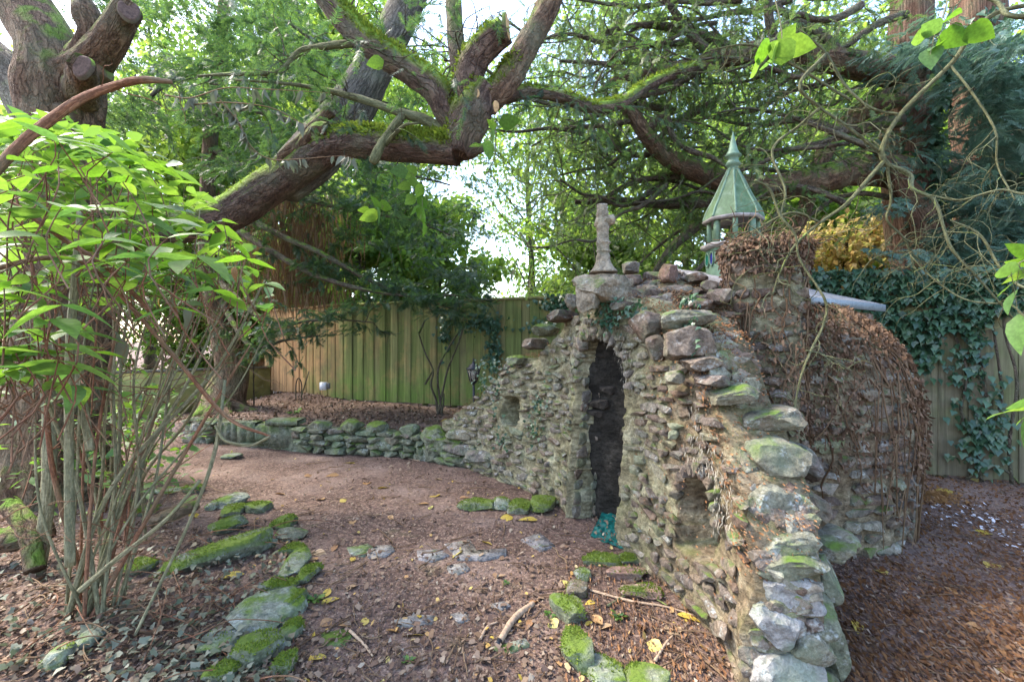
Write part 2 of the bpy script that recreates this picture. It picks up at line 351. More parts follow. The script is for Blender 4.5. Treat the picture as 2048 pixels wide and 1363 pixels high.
def fence_mat(name, weather=False):
    t = NT(name); p = t.pos(); r = t.objrand()
    g = t.noise(t.map(p, (18, 18, .8)), 1.0, 7, .65, .8); n = t.noise(p, 2.3, 6, .65)
    x = t.n('SeparateXYZ'); t.set(x.inputs[0], p)
    if not weather:
        green = t.ramp(r, (0, (.11, .132, .042)), (.3, (.15, .175, .058)), (.6, (.125, .15, .048)), (.8, (.175, .18, .075)), (1, (.14, .125, .052)))
        clean = t.ramp(r, (0, (.44, .235, .105)), (.5, (.50, .28, .125)), (1, (.40, .21, .095)))
        f = t.math('ADD', t.mrange(x.outputs[0], -5.0, -3.3), t.mrange(n, .3, .7, -.35, .35), True)
        c = t.mix(f, clean, green)
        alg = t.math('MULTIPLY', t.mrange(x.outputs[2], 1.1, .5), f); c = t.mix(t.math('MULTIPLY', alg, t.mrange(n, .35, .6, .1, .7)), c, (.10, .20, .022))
    else:
        c = t.ramp(r, (0, (.165, .145, .095)), (.35, (.22, .19, .125)), (.6, (.15, .18, .07)), (.8, (.20, .18, .125)), (1, (.13, .175, .06)))
        c = t.mix(t.mrange(n, .45, .65, 0, .6), c, (.105, .145, .045))
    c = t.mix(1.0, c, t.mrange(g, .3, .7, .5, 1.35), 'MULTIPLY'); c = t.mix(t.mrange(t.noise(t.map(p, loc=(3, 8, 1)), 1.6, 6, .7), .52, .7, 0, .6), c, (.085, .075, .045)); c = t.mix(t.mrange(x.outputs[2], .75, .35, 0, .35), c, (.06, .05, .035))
    k = t.voro(t.map(p, (5, 5, 1.6)), 1.0); c = t.mix(t.mrange(k, .05, .02, 0, .6), c, (.05, .035, .02))
    return t.pbr(c, .85, t.bump(g, .4, .006), spec=.2)
M['fence'] = fence_mat('mossy fence board'); M['fence_old'] = fence_mat('weathered fence board', True)
M['paint'] = plain('flaking sage paint', (.125, .195, .13), .55, 0, .25, 18, .15)
def roofpaint():
    t = NT('sage sheet roof'); p = t.pos(); n = t.noise(p, 9, 5); n2 = t.noise(p, 40, 4)
    c = t.ramp(n, (.3, (.05, .095, .035)), (.55, (.085, .14, .07)), (.75, (.15, .205, .14))); c = t.mix(1.0, c, t.mrange(n2, .3, .7, .8, 1.2), 'MULTIPLY')
    return t.pbr(c, .6, t.bump(n, .3, .01))
M['roofpaint'] = roofpaint()
M['lead'] = plain('grey lead edge', (.20, .225, .24), .55, .2, .25, 25, .2)
M['slab'] = plain('dusty roof slab', (.26, .235, .22), .9, 0, .4, 14, .5)
M['black'] = plain('black lamp metal', (.022, .023, .028), .4, .4, .2, 60, .1)
M['rubber'] = plain('grey plastic', (.16, .16, .165), .5, 0, .2, 40, .05)
def glass(name, col, a=.6, rough=.15):
    t = NT(name); b = t.n('BsdfPrincipled'); t.set(b.inputs['Base Color'], col); b.inputs['Roughness'].default_value = rough
    b.inputs['Transmission Weight'].default_value = a; b.inputs['IOR'].default_value = 1.2
    t.t.links.new(b.outputs[0], t.out.inputs[0]); return t.m
M['lampglass'] = glass('smoky lamp glass', (.55, .5, .42), .7, .2)
M['greenglass'] = glass('green glass', (.01, .14, .09), .25, .12); M['blueglass'] = glass('violet blue glass', (.03, .03, .2), .25, .12)
M['cross'] = stone_mat('weathered carved stone', [(.25, .205, .145), (.28, .22, .15), (.23, .195, .145)], .12, .45)
M['tarp'] = plain('teal tarpaulin', (.006, .095, .082), .4, 0, .35, 20, .6)
M['stick'] = plain('pale bare stick', (.34, .24, .16), .8, 0, .35, 40, .4)
M['petal'] = plain('white feather', (.62, .62, .66), .7, 0, .15, 30, .1)
M['brick'] = stone_mat('old brick', [(.22, .12, .085), (.26, .16, .12), (.2, .12, .1)], .3, .5)
M['render_wall'] = plain('yellow green algae render', (.26, .25, .09), .9, 0, .35, 3, .3)
M['root'] = leaf_mat('dry creeper root', [(.10, .058, .038), (.17, .105, .07), (.25, .165, .11), (.13, .085, .06)], [(.1, .06, .03)]*2, .08, rough=.85, spec=.1)
M['paleroot'] = leaf_mat('pale hanging root', [(.28, .25, .20), (.40, .37, .31), (.22, .19, .14)], [(.1, .06, .03)]*2, .08, rough=.85, spec=.1)
# ------------------------------------------------------------------ piece meshes (shared)
def hull_mesh(name, seed, mat, n=26, p=3.2, flat=1.0):
    r = np.random.default_rng(seed); d = r.normal(size=(n, 3)); d /= np.linalg.norm(d, axis=1)[:, None]
    q = d/((np.abs(d)**p).sum(1)**(1/p))[:, None]*r.uniform(.82, 1.05, n)[:, None]; q[:, 2] *= flat
    bm = bmesh.new(); vs = [bm.verts.new(c) for c in q]; bmesh.ops.convex_hull(bm, input=vs)
    bmesh.ops.delete(bm, geom=[v for v in bm.verts if not v.link_faces], context='VERTS')
    bmesh.ops.recalc_face_normals(bm, faces=bm.faces)
    me = bpy.data.meshes.new(name); bm.to_mesh(me); bm.free()
    if mat: me.materials.append(mat)
    return me
ROCK = {}
def rocks(key, k=12, n=20, p=5.5):
    if (key, n) not in ROCK: ROCK[key, n] = [hull_mesh('rock', 100+i+n, M[key], n, p) for i in range(k)]
    return ROCK[key, n]
def mesh_arrays(me):
    v = np.zeros(len(me.vertices)*3); me.vertices.foreach_get('co', v)
    me.calc_loop_triangles(); t = np.zeros(len(me.loop_triangles)*3, int); me.loop_triangles.foreach_get('vertices', t)
    return v.reshape(-1, 3), t.reshape(-1, 3)
def boulder(name, c, size, mat, parent, seed, rot=0, rough=.12, sub=3, p=3.5, tilt=(0, 0)):
    """a single rock: a sphere broken off along random planes, then roughened"""
    r = np.random.default_rng(int(seed)+900)
    bm = bmesh.new(); bmesh.ops.create_icosphere(bm, subdivisions=sub+1 if max(size) > .2 else sub, radius=1)
    V = np.array([v.co for v in bm.verts]); T = np.array([[v.index for v in f.verts] for f in bm.faces]); bm.free()
    q = V*1.25
    N = r.normal(size=(15, 3)); N[:6] = np.array([(1, 0, 0), (-1, 0, 0), (0, 1, 0), (0, -1, 0), (0, 0, 1), (0, 0, -1)])+r.normal(size=(6, 3))*.16; N /= np.linalg.norm(N, axis=1)[:, None]
    D = r.uniform(.80, 1.06, 15); D[:6] = r.uniform(.86, .98, 6)
    for n_, d_ in zip(N, D):
        e = np.maximum(0, q @ n_-d_); q = q-e[:, None]*n_*.98
    k = fbm(q*1.2+seed*7.3, 1.0, 3); k2 = fbm(q*np.array((1, 1, 2.2))+seed*3.1, 3.5, 3)
    q = q*(1+rough*.8*k+.055*k2)[:, None]
    q = q*np.array(size)/2
    Mx = Matrix.Rotation(rot, 3, 'Z') @ Matrix.Rotation(tilt[0], 3, 'X') @ Matrix.Rotation(tilt[1], 3, 'Y')
    q = q @ np.array(Mx).T + np.array(c)
    o = obj(name, q, T, mat, parent, True); o.data.set_sharp_from_angle(angle=math.radians(24)); return o
LEAFN = {}
def leaf_arrays(L=1.0, w=.42, curl=.15, fold=.12, n=5):
    """ovate leaf along +Y, normal +Z"""
    V = []; T = []
    for i in range(n+1):
        t = i/n; hw = w*.5*math.sin(math.pi*min(1, t**.75*.98+.02))**.85*(1-.25*t); z = -curl*t*t
        V += [(-hw, t*L, z+fold*hw*1.2), (0, t*L, z), (hw, t*L, z+fold*hw*1.2)]
    for i in range(n):
        a = i*3
        for k in (0, 1): T += [(a+k, a+k+1, a+k+4), (a+k, a+k+4, a+k+3)]
    return np.array(V)*np.array((L, 1, L)), np.array(T)
LEAF_TRI = (np.array([(0, 0, 0), (-.27, .38, .05), (.27, .38, .05), (0, 1, -.1), (0, .4, -.03)]), np.array([(0, 4, 1), (0, 2, 4), (1, 4, 3), (4, 2, 3)]))
LEAF_IVY = (np.array([(0, .12, 0), (-.48, .3, .04), (-.22, .62, .02), (0, 1, -.1), (.22, .62, .02), (.48, .3, .04), (-.25, 0, -.02), (.25, 0, -.02)]),
            np.array([(0, 6, 1), (0, 1, 2), (0, 2, 3), (0, 3, 4), (0, 4, 5), (0, 5, 7)]))
def frond_arrays(pairs=9, a=52, w=.035, seed=0, taper=.55, droop=.15):
    r = np.random.default_rng(seed); V = []; T = []
    def blade(p, d, L, wd):
        n = np.array((-d[1], d[0], 0)); b = len(V); z = r.uniform(-.05, .05)
        V.extend([p-n*wd, p+n*wd, p+d*L+np.array((0, 0, z-droop*.3))]); T.append((b, b+1, b+2))
    blade(np.zeros(3), np.array((0, 1., 0)), 1.0, w*.45)
    for k in range(pairs):
        t = .06+.9*k/pairs; L = .36*(1-taper*t)*r.uniform(.75, 1.2)
        for s in (-1, 1):
            an = math.radians(a+r.uniform(-9, 9)); blade(np.array((0, t, -droop*t*t)), np.array((s*math.sin(an), math.cos(an), 0)), L, w)
    return np.array(V), np.array(T)
FROND = frond_arrays(); FRONDB = frond_arrays(7, 40, .05, 3, .5, .25)

# ------------------------------------------------------------------ terrain
RX = [-14, -5.4, -4.6, -3.9, -3.22, -2.73, -1.74, -1.11, -.8, -.1, .6, 1.2]; RY = [9.6, 8.0, 7.68, 7.46, 7.22, 7.06, 6.84, 6.54, 6.33, 5.75, 5.6, 5.6]
def gz(x, y):
    x = np.asarray(x, float); y = np.asarray(y, float)
    yr = np.interp(x, RX, RY); d = y-yr
    bed = .30*sstep(-.02, .16, d)+.12*sstep(.2, 3.5, d)
    bed = bed*(1-sstep(.1, .7, x))*sstep(-7.2, -5.0, x)
    p = np.stack((x, y, np.zeros_like(x)), -1)
    h = bed+.035*fbm(p, .9, 3)+.014*fbm(p, 5., 2)
    h = h + .10*np.exp(-(((x+2.6)/.9)**2+((y-3.0)/.9)**2))         # the soil heaped round the shrub
    return h
def ground():
    xs = np.concatenate((np.linspace(-400, -16, 14), np.arange(-15, -6, .25), np.arange(-6, 6, .04), np.arange(6, 15, .25), np.linspace(16, 400, 14)))
    ys = np.concatenate((np.linspace(-60, -1, 12), np.arange(0, 1.5, .12), np.arange(1.5, 9, .04), np.arange(9, 18, .2), np.linspace(18.5, 800, 24)))
    X, Y = np.meshgrid(xs, ys); Z = gz(X, Y); p = np.stack((X, Y, X*0), -1)
    Z = Z+.006*fbm(p, 22., 2)*(Y < 9.5)
    V = np.stack((X, Y, Z), -1).reshape(-1, 3); nx = len(xs); ny = len(ys)
    i = np.arange(ny-1)[:, None]*nx+np.arange(nx-1)[None]; Q = np.stack((i, i+1, i+1+nx, i+nx), -1).reshape(-1, 4)
    o = obj('ground', V, Q, M['ground'], None, True); o['kind'] = 'structure'; o['label'] = 'brown leaf strewn soil floor of the garden'
ground()

# ------------------------------------------------------------------ the ruined facade wall
BASE = catmull([(-.95, 6.38, 0), (-.8, 6.24, 0), (-.42, 5.84, 0), (-.12, 5.46, 0), (.24, 5.0, 0), (.44, 4.62, 0), (.50, 4.25, 0), (.66, 4.02, 0), (.84, 3.79, 0), (.95, 3.40, 0), (1.05, 2.9, 0), (1.09, 2.55, 0), (1.06, 2.24, 0)], 500)[:, :2]
SL = np.concatenate(([0], np.cumsum(np.linalg.norm(np.diff(BASE, axis=0), axis=1)))); LEN = SL[-1]
TG = np.gradient(BASE, axis=0); TG /= np.linalg.norm(TG, axis=1)[:, None]
def bs(s): return np.stack((np.interp(s, SL, BASE[:, 0]), np.interp(s, SL, BASE[:, 1])), -1)
def bt(s):
    t = np.stack((np.interp(s, SL, TG[:, 0]), np.interp(s, SL, TG[:, 1])), -1); return t/np.linalg.norm(t, axis=-1)[..., None]
HY = [2.2, 2.3, 2.45, 2.6, 2.75, 2.85, 2.95, 3.2, 3.5, 3.8, 4.02, 4.25, 4.5, 4.72, 4.9, 5.1, 5.3, 5.5, 5.65, 5.87, 6.1, 6.4]
HZ = [.42, .60, .80, 1.0, 1.18, 1.38, 1.58, 1.70, 1.80, 1.92, 1.98, 1.98, 1.88, 1.74, 1.58, 1.44, 1.40, 1.36, 1.2, .95, .74, .5]
def hs(s): return np.interp(bs(s)[..., 1], HY, HZ)
def s_at(y): return float(np.interp(-y, -BASE[:, 1], SL))
SD = s_at(4.085); DW = .335; DSP = 1.27; DTOP = 1.63
BAT = .09; THK = .33
def door_top(s):
    u = np.clip(np.abs(s-SD)/DW, 0, 1); return DSP+(DTOP-DSP)*(1-u**2.5)**.45
def s_px(px, z):                                  # arc length whose face point shows in image column px
    ss = np.linspace(0, LEN, 1500); b = face(ss, np.full(1500, z), 0); c = CX+F*b[:, 0]/b[:, 1]
    return float(ss[np.argmin(np.abs(c-px))])
def face(s, z, out=0.0):
    b = bs(s); t = bt(s); n = np.stack((t[..., 1], -t[..., 0]), -1)
    off = out-BAT*z; return np.stack((b[..., 0]+n[..., 0]*off, b[..., 1]+n[..., 1]*off, z), -1)
def facen(s):
    t = bt(s); return np.array((t[1], -t[0], 0))
N1 = (s_px(1020, .75), .80, .16, .17)             # small hole on the left: s, z, half width, half height
N2 = (s_px(1396, .62), .56, .20, .24)             # arched niche on the wing
def build_facade():
    root = thing('ruined_wall', 'curved rubble stone wall with a tall arched doorway', 'wall', (.66, 4.02, 0))
    ns, nzv = 300, 104
    s = np.linspace(0, LEN, ns+1); t = np.linspace(0, 1, nzv+1)**.95; S, T = np.meshgrid(s, t, indexing='ij')
    h = hs(S)+.05*vnoise(np.stack((S*6, S*0, S*0), -1), 1.0)+.03*vnoise(np.stack((S*17, S*0+3, S*0), -1), 1.0)
    Z = T*h-.08*(1-T)
    p = face(S, Z, 0)
    d = .035*fbm(p*np.array((1, 1, 1.8)), 4.5, 3)+.024*fbm(p*np.array((1, 1, 2.2)), 11, 3)
    def dip(sc, zc, a, b, arch):
        u = np.abs((S-sc)/a); v = (Z-zc)/b
        k = np.where(v > -.25, u**2.1+np.abs((v+.25)/1.25)**2.1, np.maximum(u, np.abs(v))**4) if arch else u**2.5+np.abs(v)**2.5
        return sstep(1.10, .96, k)
    d = d-.27*dip(*N2, True)-.26*dip(*N1, False)
    front = face(S, Z, d); bk = face(S, Z, -THK+2*BAT*Z*0)+0; bk = face(S, Z, -THK-.04*fbm(p+9, 4, 2))
    V = np.concatenate((front.reshape(-1, 3), bk.reshape(-1, 3))); n0 = (ns+1)*(nzv+1)
    idx = np.arange(n0).reshape(ns+1, nzv+1)
    Sc = (S[:-1, :-1]+S[1:, 1:])/2; Zc = (Z[:-1, :-1]+Z[1:, 1:])/2
    jag = .02*vnoise(np.stack((Sc*9, Zc*9, Zc*0), -1), 1.0)
    keep = ~((np.abs(Sc-SD)+jag < DW) & (Zc < door_top(Sc)+jag))
    a, b, c, e = idx[:-1, :-1], idx[1:, :-1], idx[1:, 1:], idx[:-1, 1:]
    fq = np.stack((a, b, c, e), -1)[keep]; bq = np.stack((a, e, c, b), -1)[keep]+n0
    side = []
    K = np.pad(keep, 1)
    for (di, dj, A, B) in ((-1, 0, a, e), (1, 0, c, b), (0, -1, b, a), (0, 1, e, c)):
        nb = K[1+di:K.shape[0]-1+di, 1+dj:K.shape[1]-1+dj]; m = keep & ~nb
        side.append(np.stack((A[m], B[m], B[m]+n0, A[m]+n0), -1))
    Q = np.concatenate([fq, bq]+side)
    yc = V[Q].mean(1)[:, 1]; mi = (yc+.35*vnoise(V[Q].mean(1), 2.2) < 3.25).astype(int)
    core = obj('mortar_core', V, Q, [M['mortar'], M['mortar_brown']], root, False, None, mi)
    # stones in rough courses
    rk = rocks('stone'); rb = rocks('stone_brown'); cand = []; z = .03
    while z < 2.0:
        ch = rng.uniform(.05, .09); x = rng.uniform(0, .1)
        while x < LEN:
            w = rng.uniform(.08, .27); sc = x+w/2; zc = z+ch/2+rng.uniform(-.012, .012)
            ok = zc < hs(sc)-.02 and sc < LEN-.02
            if abs(sc-SD) < DW+w*.35 and zc < float(door_top(np.array(sc)))+.04+(.05 if abs(sc-SD) < .2 else 0): ok = False
            for (a_, b_, c_, d_) in (N1, N2):
                if abs(sc-a_) < c_+w*.3 and abs(zc-b_) < d_+.02: ok = False
            if ok and rng.random() < .93: cand.append((sc, zc, w*rng.uniform(.8, 1.0), ch*rng.uniform(.7, .95)))
            x += w+rng.uniform(.008, .03)
        z += ch+.008
    def area(c):
        p = face(np.array(c[0]), c[1]); return c[2]*c[3]/p[1]**2
    cand.sort(key=area, reverse=True); rub = MB()
    for k, (sc, zc, w, ch) in enumerate(cand):
        p = face(np.array(sc), zc, .004+.035*float(fbm(face(np.array(sc), zc)*np.array((1, 1, 1.8)), 4.5, 3))+rng.uniform(-.006, .014)); n = facen(sc); t3 = np.append(bt(np.array(sc)), 0)
        up = np.array((0, 0, 1.)); a = rng.normal(0, .13); tx = t3*math.cos(a)+up*math.sin(a); uz = up*math.cos(a)-t3*math.sin(a)
        brown = p[1]+rng.normal(0, .35) < 3.3
        Mx = frame(tx, -n, uz, p, (w/2*1.06, rng.uniform(.022, .042), ch/2*1.0))
        me = (rb if brown else rk)[rng.integers(12)]
        if k < 285: place('stone', me, root, Mx)
        else:
            v, tt = mesh_arrays(me); Ma = np.array(Mx); rub.add(v @ Ma[:3, :3].T+Ma[:3, 3], T=tt)
    if rub.n: rub.build('small_rubble', M['stone'], root, kind='stuff')
    # small stones bedded in the wing's sloping top and its end face
    for k in range(120):
        if k < 70:
            s_ = rng.uniform(s_at(3.1), LEN-.03); q = rng.uniform(.04, THK-.02); p = face(np.array(s_), float(hs(np.array(s_)))-.005, -q); n = facen(s_); t3 = np.append(bt(np.array(s_)), 0)
            sl_ = np.array((t3[0], t3[1], (float(hs(np.array(min(LEN, s_+.08))))-float(hs(np.array(s_))))/.08)); sl_ /= np.linalg.norm(sl_); Mx = frame(sl_, n, np.cross(sl_, n), p, (rng.uniform(.03, .07), rng.uniform(.03, .07), .032))
        else:
            z = rng.uniform(.05, .5); q = rng.uniform(.03, THK-.03); p = face(np.array(LEN), z, -q); n = facen(LEN); t3 = np.append(bt(np.array(LEN)), 0); Mx = frame(n, t3, (0, 0, 1), p, (rng.uniform(.04, .07), .035, rng.uniform(.025, .04)))
        place('bedded_stone', (rk if k % 3 else rb)[rng.integers(12)], root, Mx)
    # voussoirs round the arch, set radially
    for k, an in enumerate(np.linspace(-.05, math.pi+.05, 17)):
        r = rng.uniform(.045, .07); ca, sa = math.cos(an), math.sin(an)
        sc = SD+ca*(DW+r*.75); zc = DSP+sa*(DTOP-DSP+r*.75)
        p = face(np.array(sc), zc, .0); n = facen(sc); t3 = np.append(bt(np.array(sc)), 0); up = np.array((0, 0, 1.))
        rad = t3*ca+up*sa; tan = -t3*sa+up*ca
        place('arch_stone', rk[k % 12], root, frame(rad, -n, tan, p, (r, .06, .034*rng.uniform(.8, 1.2))))
    # jamb stones inside the reveal
    for side in (-1, 1):
        z = .06
        while z < DSP:
            ch = rng.uniform(.07, .12); o_ = rng.uniform(0, .08); q = .03
            while q < THK-.04:
                w = rng.uniform(.12, .2); sc = SD+side*(DW-.01)
                p = face(np.array(sc), z, -q-w/2); n = facen(SD); t3 = np.append(bt(np.array(SD)), 0)
                place('jamb_stone', rk[rng.integers(12)], root, frame(-n, t3, (0, 0, 1), p, (w/2, .016, ch/2)))
                q += w+.01
            z += ch+.005
    for k, an in enumerate(np.linspace(.1, math.pi-.1, 11)):  # small stones turned over the niche
        ca, sa = math.cos(an), math.sin(an); sc = N2[0]+ca*(N2[2]+.03); zc = N2[1]+.03+sa*(N2[3]*.92+.02)
        p = face(np.array(sc), zc, .012); n = facen(sc); t3 = np.append(bt(np.array(sc)), 0); up = np.array((0, 0, 1.)); place('niche_stone', rb[k % 12], root, frame(t3*ca+up*sa, -n, -t3*sa+up*ca, p, (.045, .045, .03)))
    # boulders and capstones: px, py, depth, width px, height px, thickness, material, tilt
    spec = [(1360, 681, 2.95, 92, 62, .16, 'stone_brown', 0), (1352, 633, 3.05, 96, 36, .18, 'cap', .1), (1276, 648, 3.5, 66, 60, .2, 'stone_brown', -.5), (1384, 722, 2.88, 78, 30, .2, 'stone_brown', .1), (1403, 757, 2.8, 66, 26, .2, 'stone_brown', .05),
            (1337, 752, 3.05, 34, 28, .1, 'stone', 0), (1303, 690, 3.3, 36, 46, .1, 'stone_brown', .3), (1432, 788, 2.72, 96, 36, .3, 'cap', .15), (1490, 838, 2.70, 118, 44, .34, 'cap', .1),
            (1520, 915, 2.55, 116, 84, .24, 'cap', .12), (1585, 925, 2.75, 44, 60, .2, 'stone_brown', .5), (1512, 1005, 2.42, 110, 84, .22, 'cap', .5), (1592, 1018, 2.6, 60, 60, .2, 'cap', -.4),
            (1540, 1078, 2.33, 112, 42, .22, 'cap', .12), (1632, 1092, 2.5, 76, 40, .26, 'cap', .1), (1545, 1122, 2.27, 132, 54, .24, 'cap', .15), (1620, 1160, 2.4, 60, 80, .18, 'cap', .2),
            (1560, 1182, 2.25, 120, 70, .2, 'whitecap', -.1), (1528, 1240, 2.22, 92, 76, .2, 'whitecap', .1), (1608, 1232, 2.27, 70, 66, .2, 'cap', .3), (1590, 1290, 2.22, 76, 70, .2, 'cap', .4), (1636, 1290, 2.3, 44, 110, .2, 'cap', .1),
            (1545, 1345, 2.2, 130, 90, .22, 'whitecap', .0), (1620, 1375, 2.24, 70, 80, .2, 'cap', .0), (1500, 1420, 2.2, 90, 80, .22, 'whitecap', 0), (1590, 1440, 2.2, 100, 70, .22, 'whitecap', 0),
            (1098, 628, 4.62, 40, 30, .3, 'stone_brown', .3), (1132, 600, 4.42, 36, 42, .24, 'cap', .6), (1070, 655, 4.85, 40, 30, .25, 'mossy', .2), (1050, 684, 5.0, 34, 30, .25, 'stone_brown', .2), (1018, 718, 5.3, 50, 26, .3, 'mossy', 0), (1004, 744, 5.5, 40, 20, .3, 'stone', .1), (984, 772, 5.75, 24, 24, .25, 'stone_brown', .3), (952, 824, 6.0, 30, 26, .3, 'stone', .2)]
    for k, (px, py, Y, w, h, th, mk, tl) in enumerate(spec):
        c = P(px, py, Y); fs = .82 if Y > 4.3 else 1.08; boulder('capstone', c+np.array((th*.5, th*.42, -.015))*(.72 if Y < 2.36 else 1), (w/F*Y*fs, th*1.4, h/F*Y*fs), M[mk], root, k+3, rot=-.15 if Y < 3.4 else -.75, tilt=(0, -tl), rough=.16)
    return root
WALL = build_facade()

# chamber behind the doorway: rough closed room, its shade painted into near-black wall and stone colours
def build_chamber():
    foot = [(.72, 4.42), (.62, 4.95), (.66, 5.55), (1.7, 5.85), (2.3, 5.0), (1.8, 4.1), (1.25, 3.82), (1.10, 3.95), (.95, 4.18)]
    V = []; Q = []; fp = catmull([(x, y, 0) for x, y in foot+foot[:1]], 80)
    nzv = 30
    for k in range(nzv+1):
        z = -.1+1.75*k/nzv
        for q in fp:
            p = np.array((q[0], q[1], z)); c = np.array((1.3, 4.9, z)); d = (c-p)/np.linalg.norm(c-p)
            V.append(p+d*(.05*nz(p, 5)+.03*nz(p*np.array((1, 1, 2)), 13)))
    n = 80
    for k in range(nzv):
        for j in range(n-1): Q.append((k*n+j, k*n+j+1, (k+1)*n+j+1, (k+1)*n+j))
    V = np.array(V); top = len(V); V = np.vstack((V, (1.3, 4.9, 1.72))); T = [(top, nzv*n+j+1, nzv*n+j) for j in range(n-1)]
    o = obj('chamber_wall', V, [np.array(Q), np.array(T)], M['mortar_shaded'], WALL)
    rk = rocks('stone_shaded')
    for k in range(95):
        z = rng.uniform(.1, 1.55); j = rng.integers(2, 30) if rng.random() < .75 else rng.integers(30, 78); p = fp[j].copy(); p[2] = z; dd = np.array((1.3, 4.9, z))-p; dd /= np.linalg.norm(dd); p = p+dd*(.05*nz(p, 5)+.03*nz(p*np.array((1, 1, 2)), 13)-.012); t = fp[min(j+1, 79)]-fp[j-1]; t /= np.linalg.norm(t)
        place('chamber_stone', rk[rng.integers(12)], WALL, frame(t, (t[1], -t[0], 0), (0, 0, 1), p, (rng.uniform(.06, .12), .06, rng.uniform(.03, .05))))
build_chamber()

# rubble mound over the chamber roof
def mound_z(x, y):
    p = np.stack((x, y, x*0), -1)
    f = 1.88+.30*np.exp(-(((x-1.35)/.45)**2+((y-4.3)/.5)**2))
    f = f-1.45*sstep(3.75, 2.75, y+.25*(x-1.4))
    f = f*(1-sstep(1.6, 2.3, x)*.12)
    edge = sstep(.62, .86, x-np.interp(y, [2.7, 3.4, 3.8, 4.3, 4.8, 5.6], [.66, .5, .36, .1, -.02, 0]))
    f = f*edge*(1-sstep(5.5, 5.9, y))*(1-sstep(1.62, 1.8, x)*(y < 3.5))
    return f+.07*fbm(p, 3.0, 3)+.03*fbm(p, 12, 2)
def build_mound():
    xs = np.arange(.55, 2.6, .03); ys = np.arange(2.75, 6.0, .03); X, Y = np.meshgrid(xs, ys); Z = mound_z(X, Y)
    V = np.stack((X, Y, Z), -1).reshape(-1, 3); nx = len(xs); i = np.arange(len(ys)-1)[:, None]*nx+np.arange(nx-1)[None]
    Q = np.stack((i, i+1, i+1+nx, i+nx), -1).reshape(-1, 4); m = (V[Q][:, :, 2].max(1) > .5) & (V[Q][:, :, 0].max(1) < 1.85)
    m &= ~((V[Q][:, :, 1].mean(1) > 4.0) & (V[Q][:, :, 2].min(1) < 1.45) & (V[Q][:, :, 0].mean(1) < 1.0))
    obj('rubble_mound', V, Q[m], M['mortar_brown'], WALL)
    for k, (px, py, Y, w, h, th, mk) in enumerate([(1262, 528, 4.3, 42, 30, .2, 'stone'), (1266, 552, 4.2, 46, 30, .2, 'stone_brown'), (1338, 540, 4.1, 44, 52, .2, 'brick'), (1395, 548, 4.0, 36, 28, .2, 'stone_brown'), (1296, 572, 4.1, 44, 26, .2, 'stone_brown'), (1362, 574, 3.9, 50, 28, .22, 'stone_brown'), (1420, 565, 3.75, 40, 30, .2, 'stone_brown'), (1235, 580, 4.2, 40, 26, .2, 'stone'), (1310, 596, 3.85, 60, 26, .2, 'stone_brown'), (1400, 600, 3.6, 56, 30, .2, 'stone_brown'), (1440, 585, 3.55, 40, 40, .2, 'stone_brown'), (1245, 604, 3.95, 50, 26, .2, 'stone_brown')]):
        c = P(px, py+8, Y); boulder('mound_stone', c, (w/F*Y*.82, th, h/F*Y*.82), M[mk], WALL, k+50, rot=rng.uniform(-.6, .6), rough=.16)
    rk = rocks('stone_brown'); n = 0
    while n < 70:
        x, y = rng.uniform(.85, 1.7), rng.uniform(2.9, 4.7); z = float(mound_z(np.array(x), np.array(y)))
        if z < .8 or (y > 3.7 and z < 1.7) or (x < 1.0 and z < 1.75): continue
        a = rng.uniform(-.9, .3); place('mound_stone', rk[rng.integers(12)], WALL, frame((math.cos(a), math.sin(a), rng.normal(0, .15)), (-math.sin(a), math.cos(a), .25), (0, -.25, 1), (x, y, z-.005), (rng.uniform(.05, .11), rng.uniform(.04, .08), rng.uniform(.03, .055)))); n += 1
build_mound()

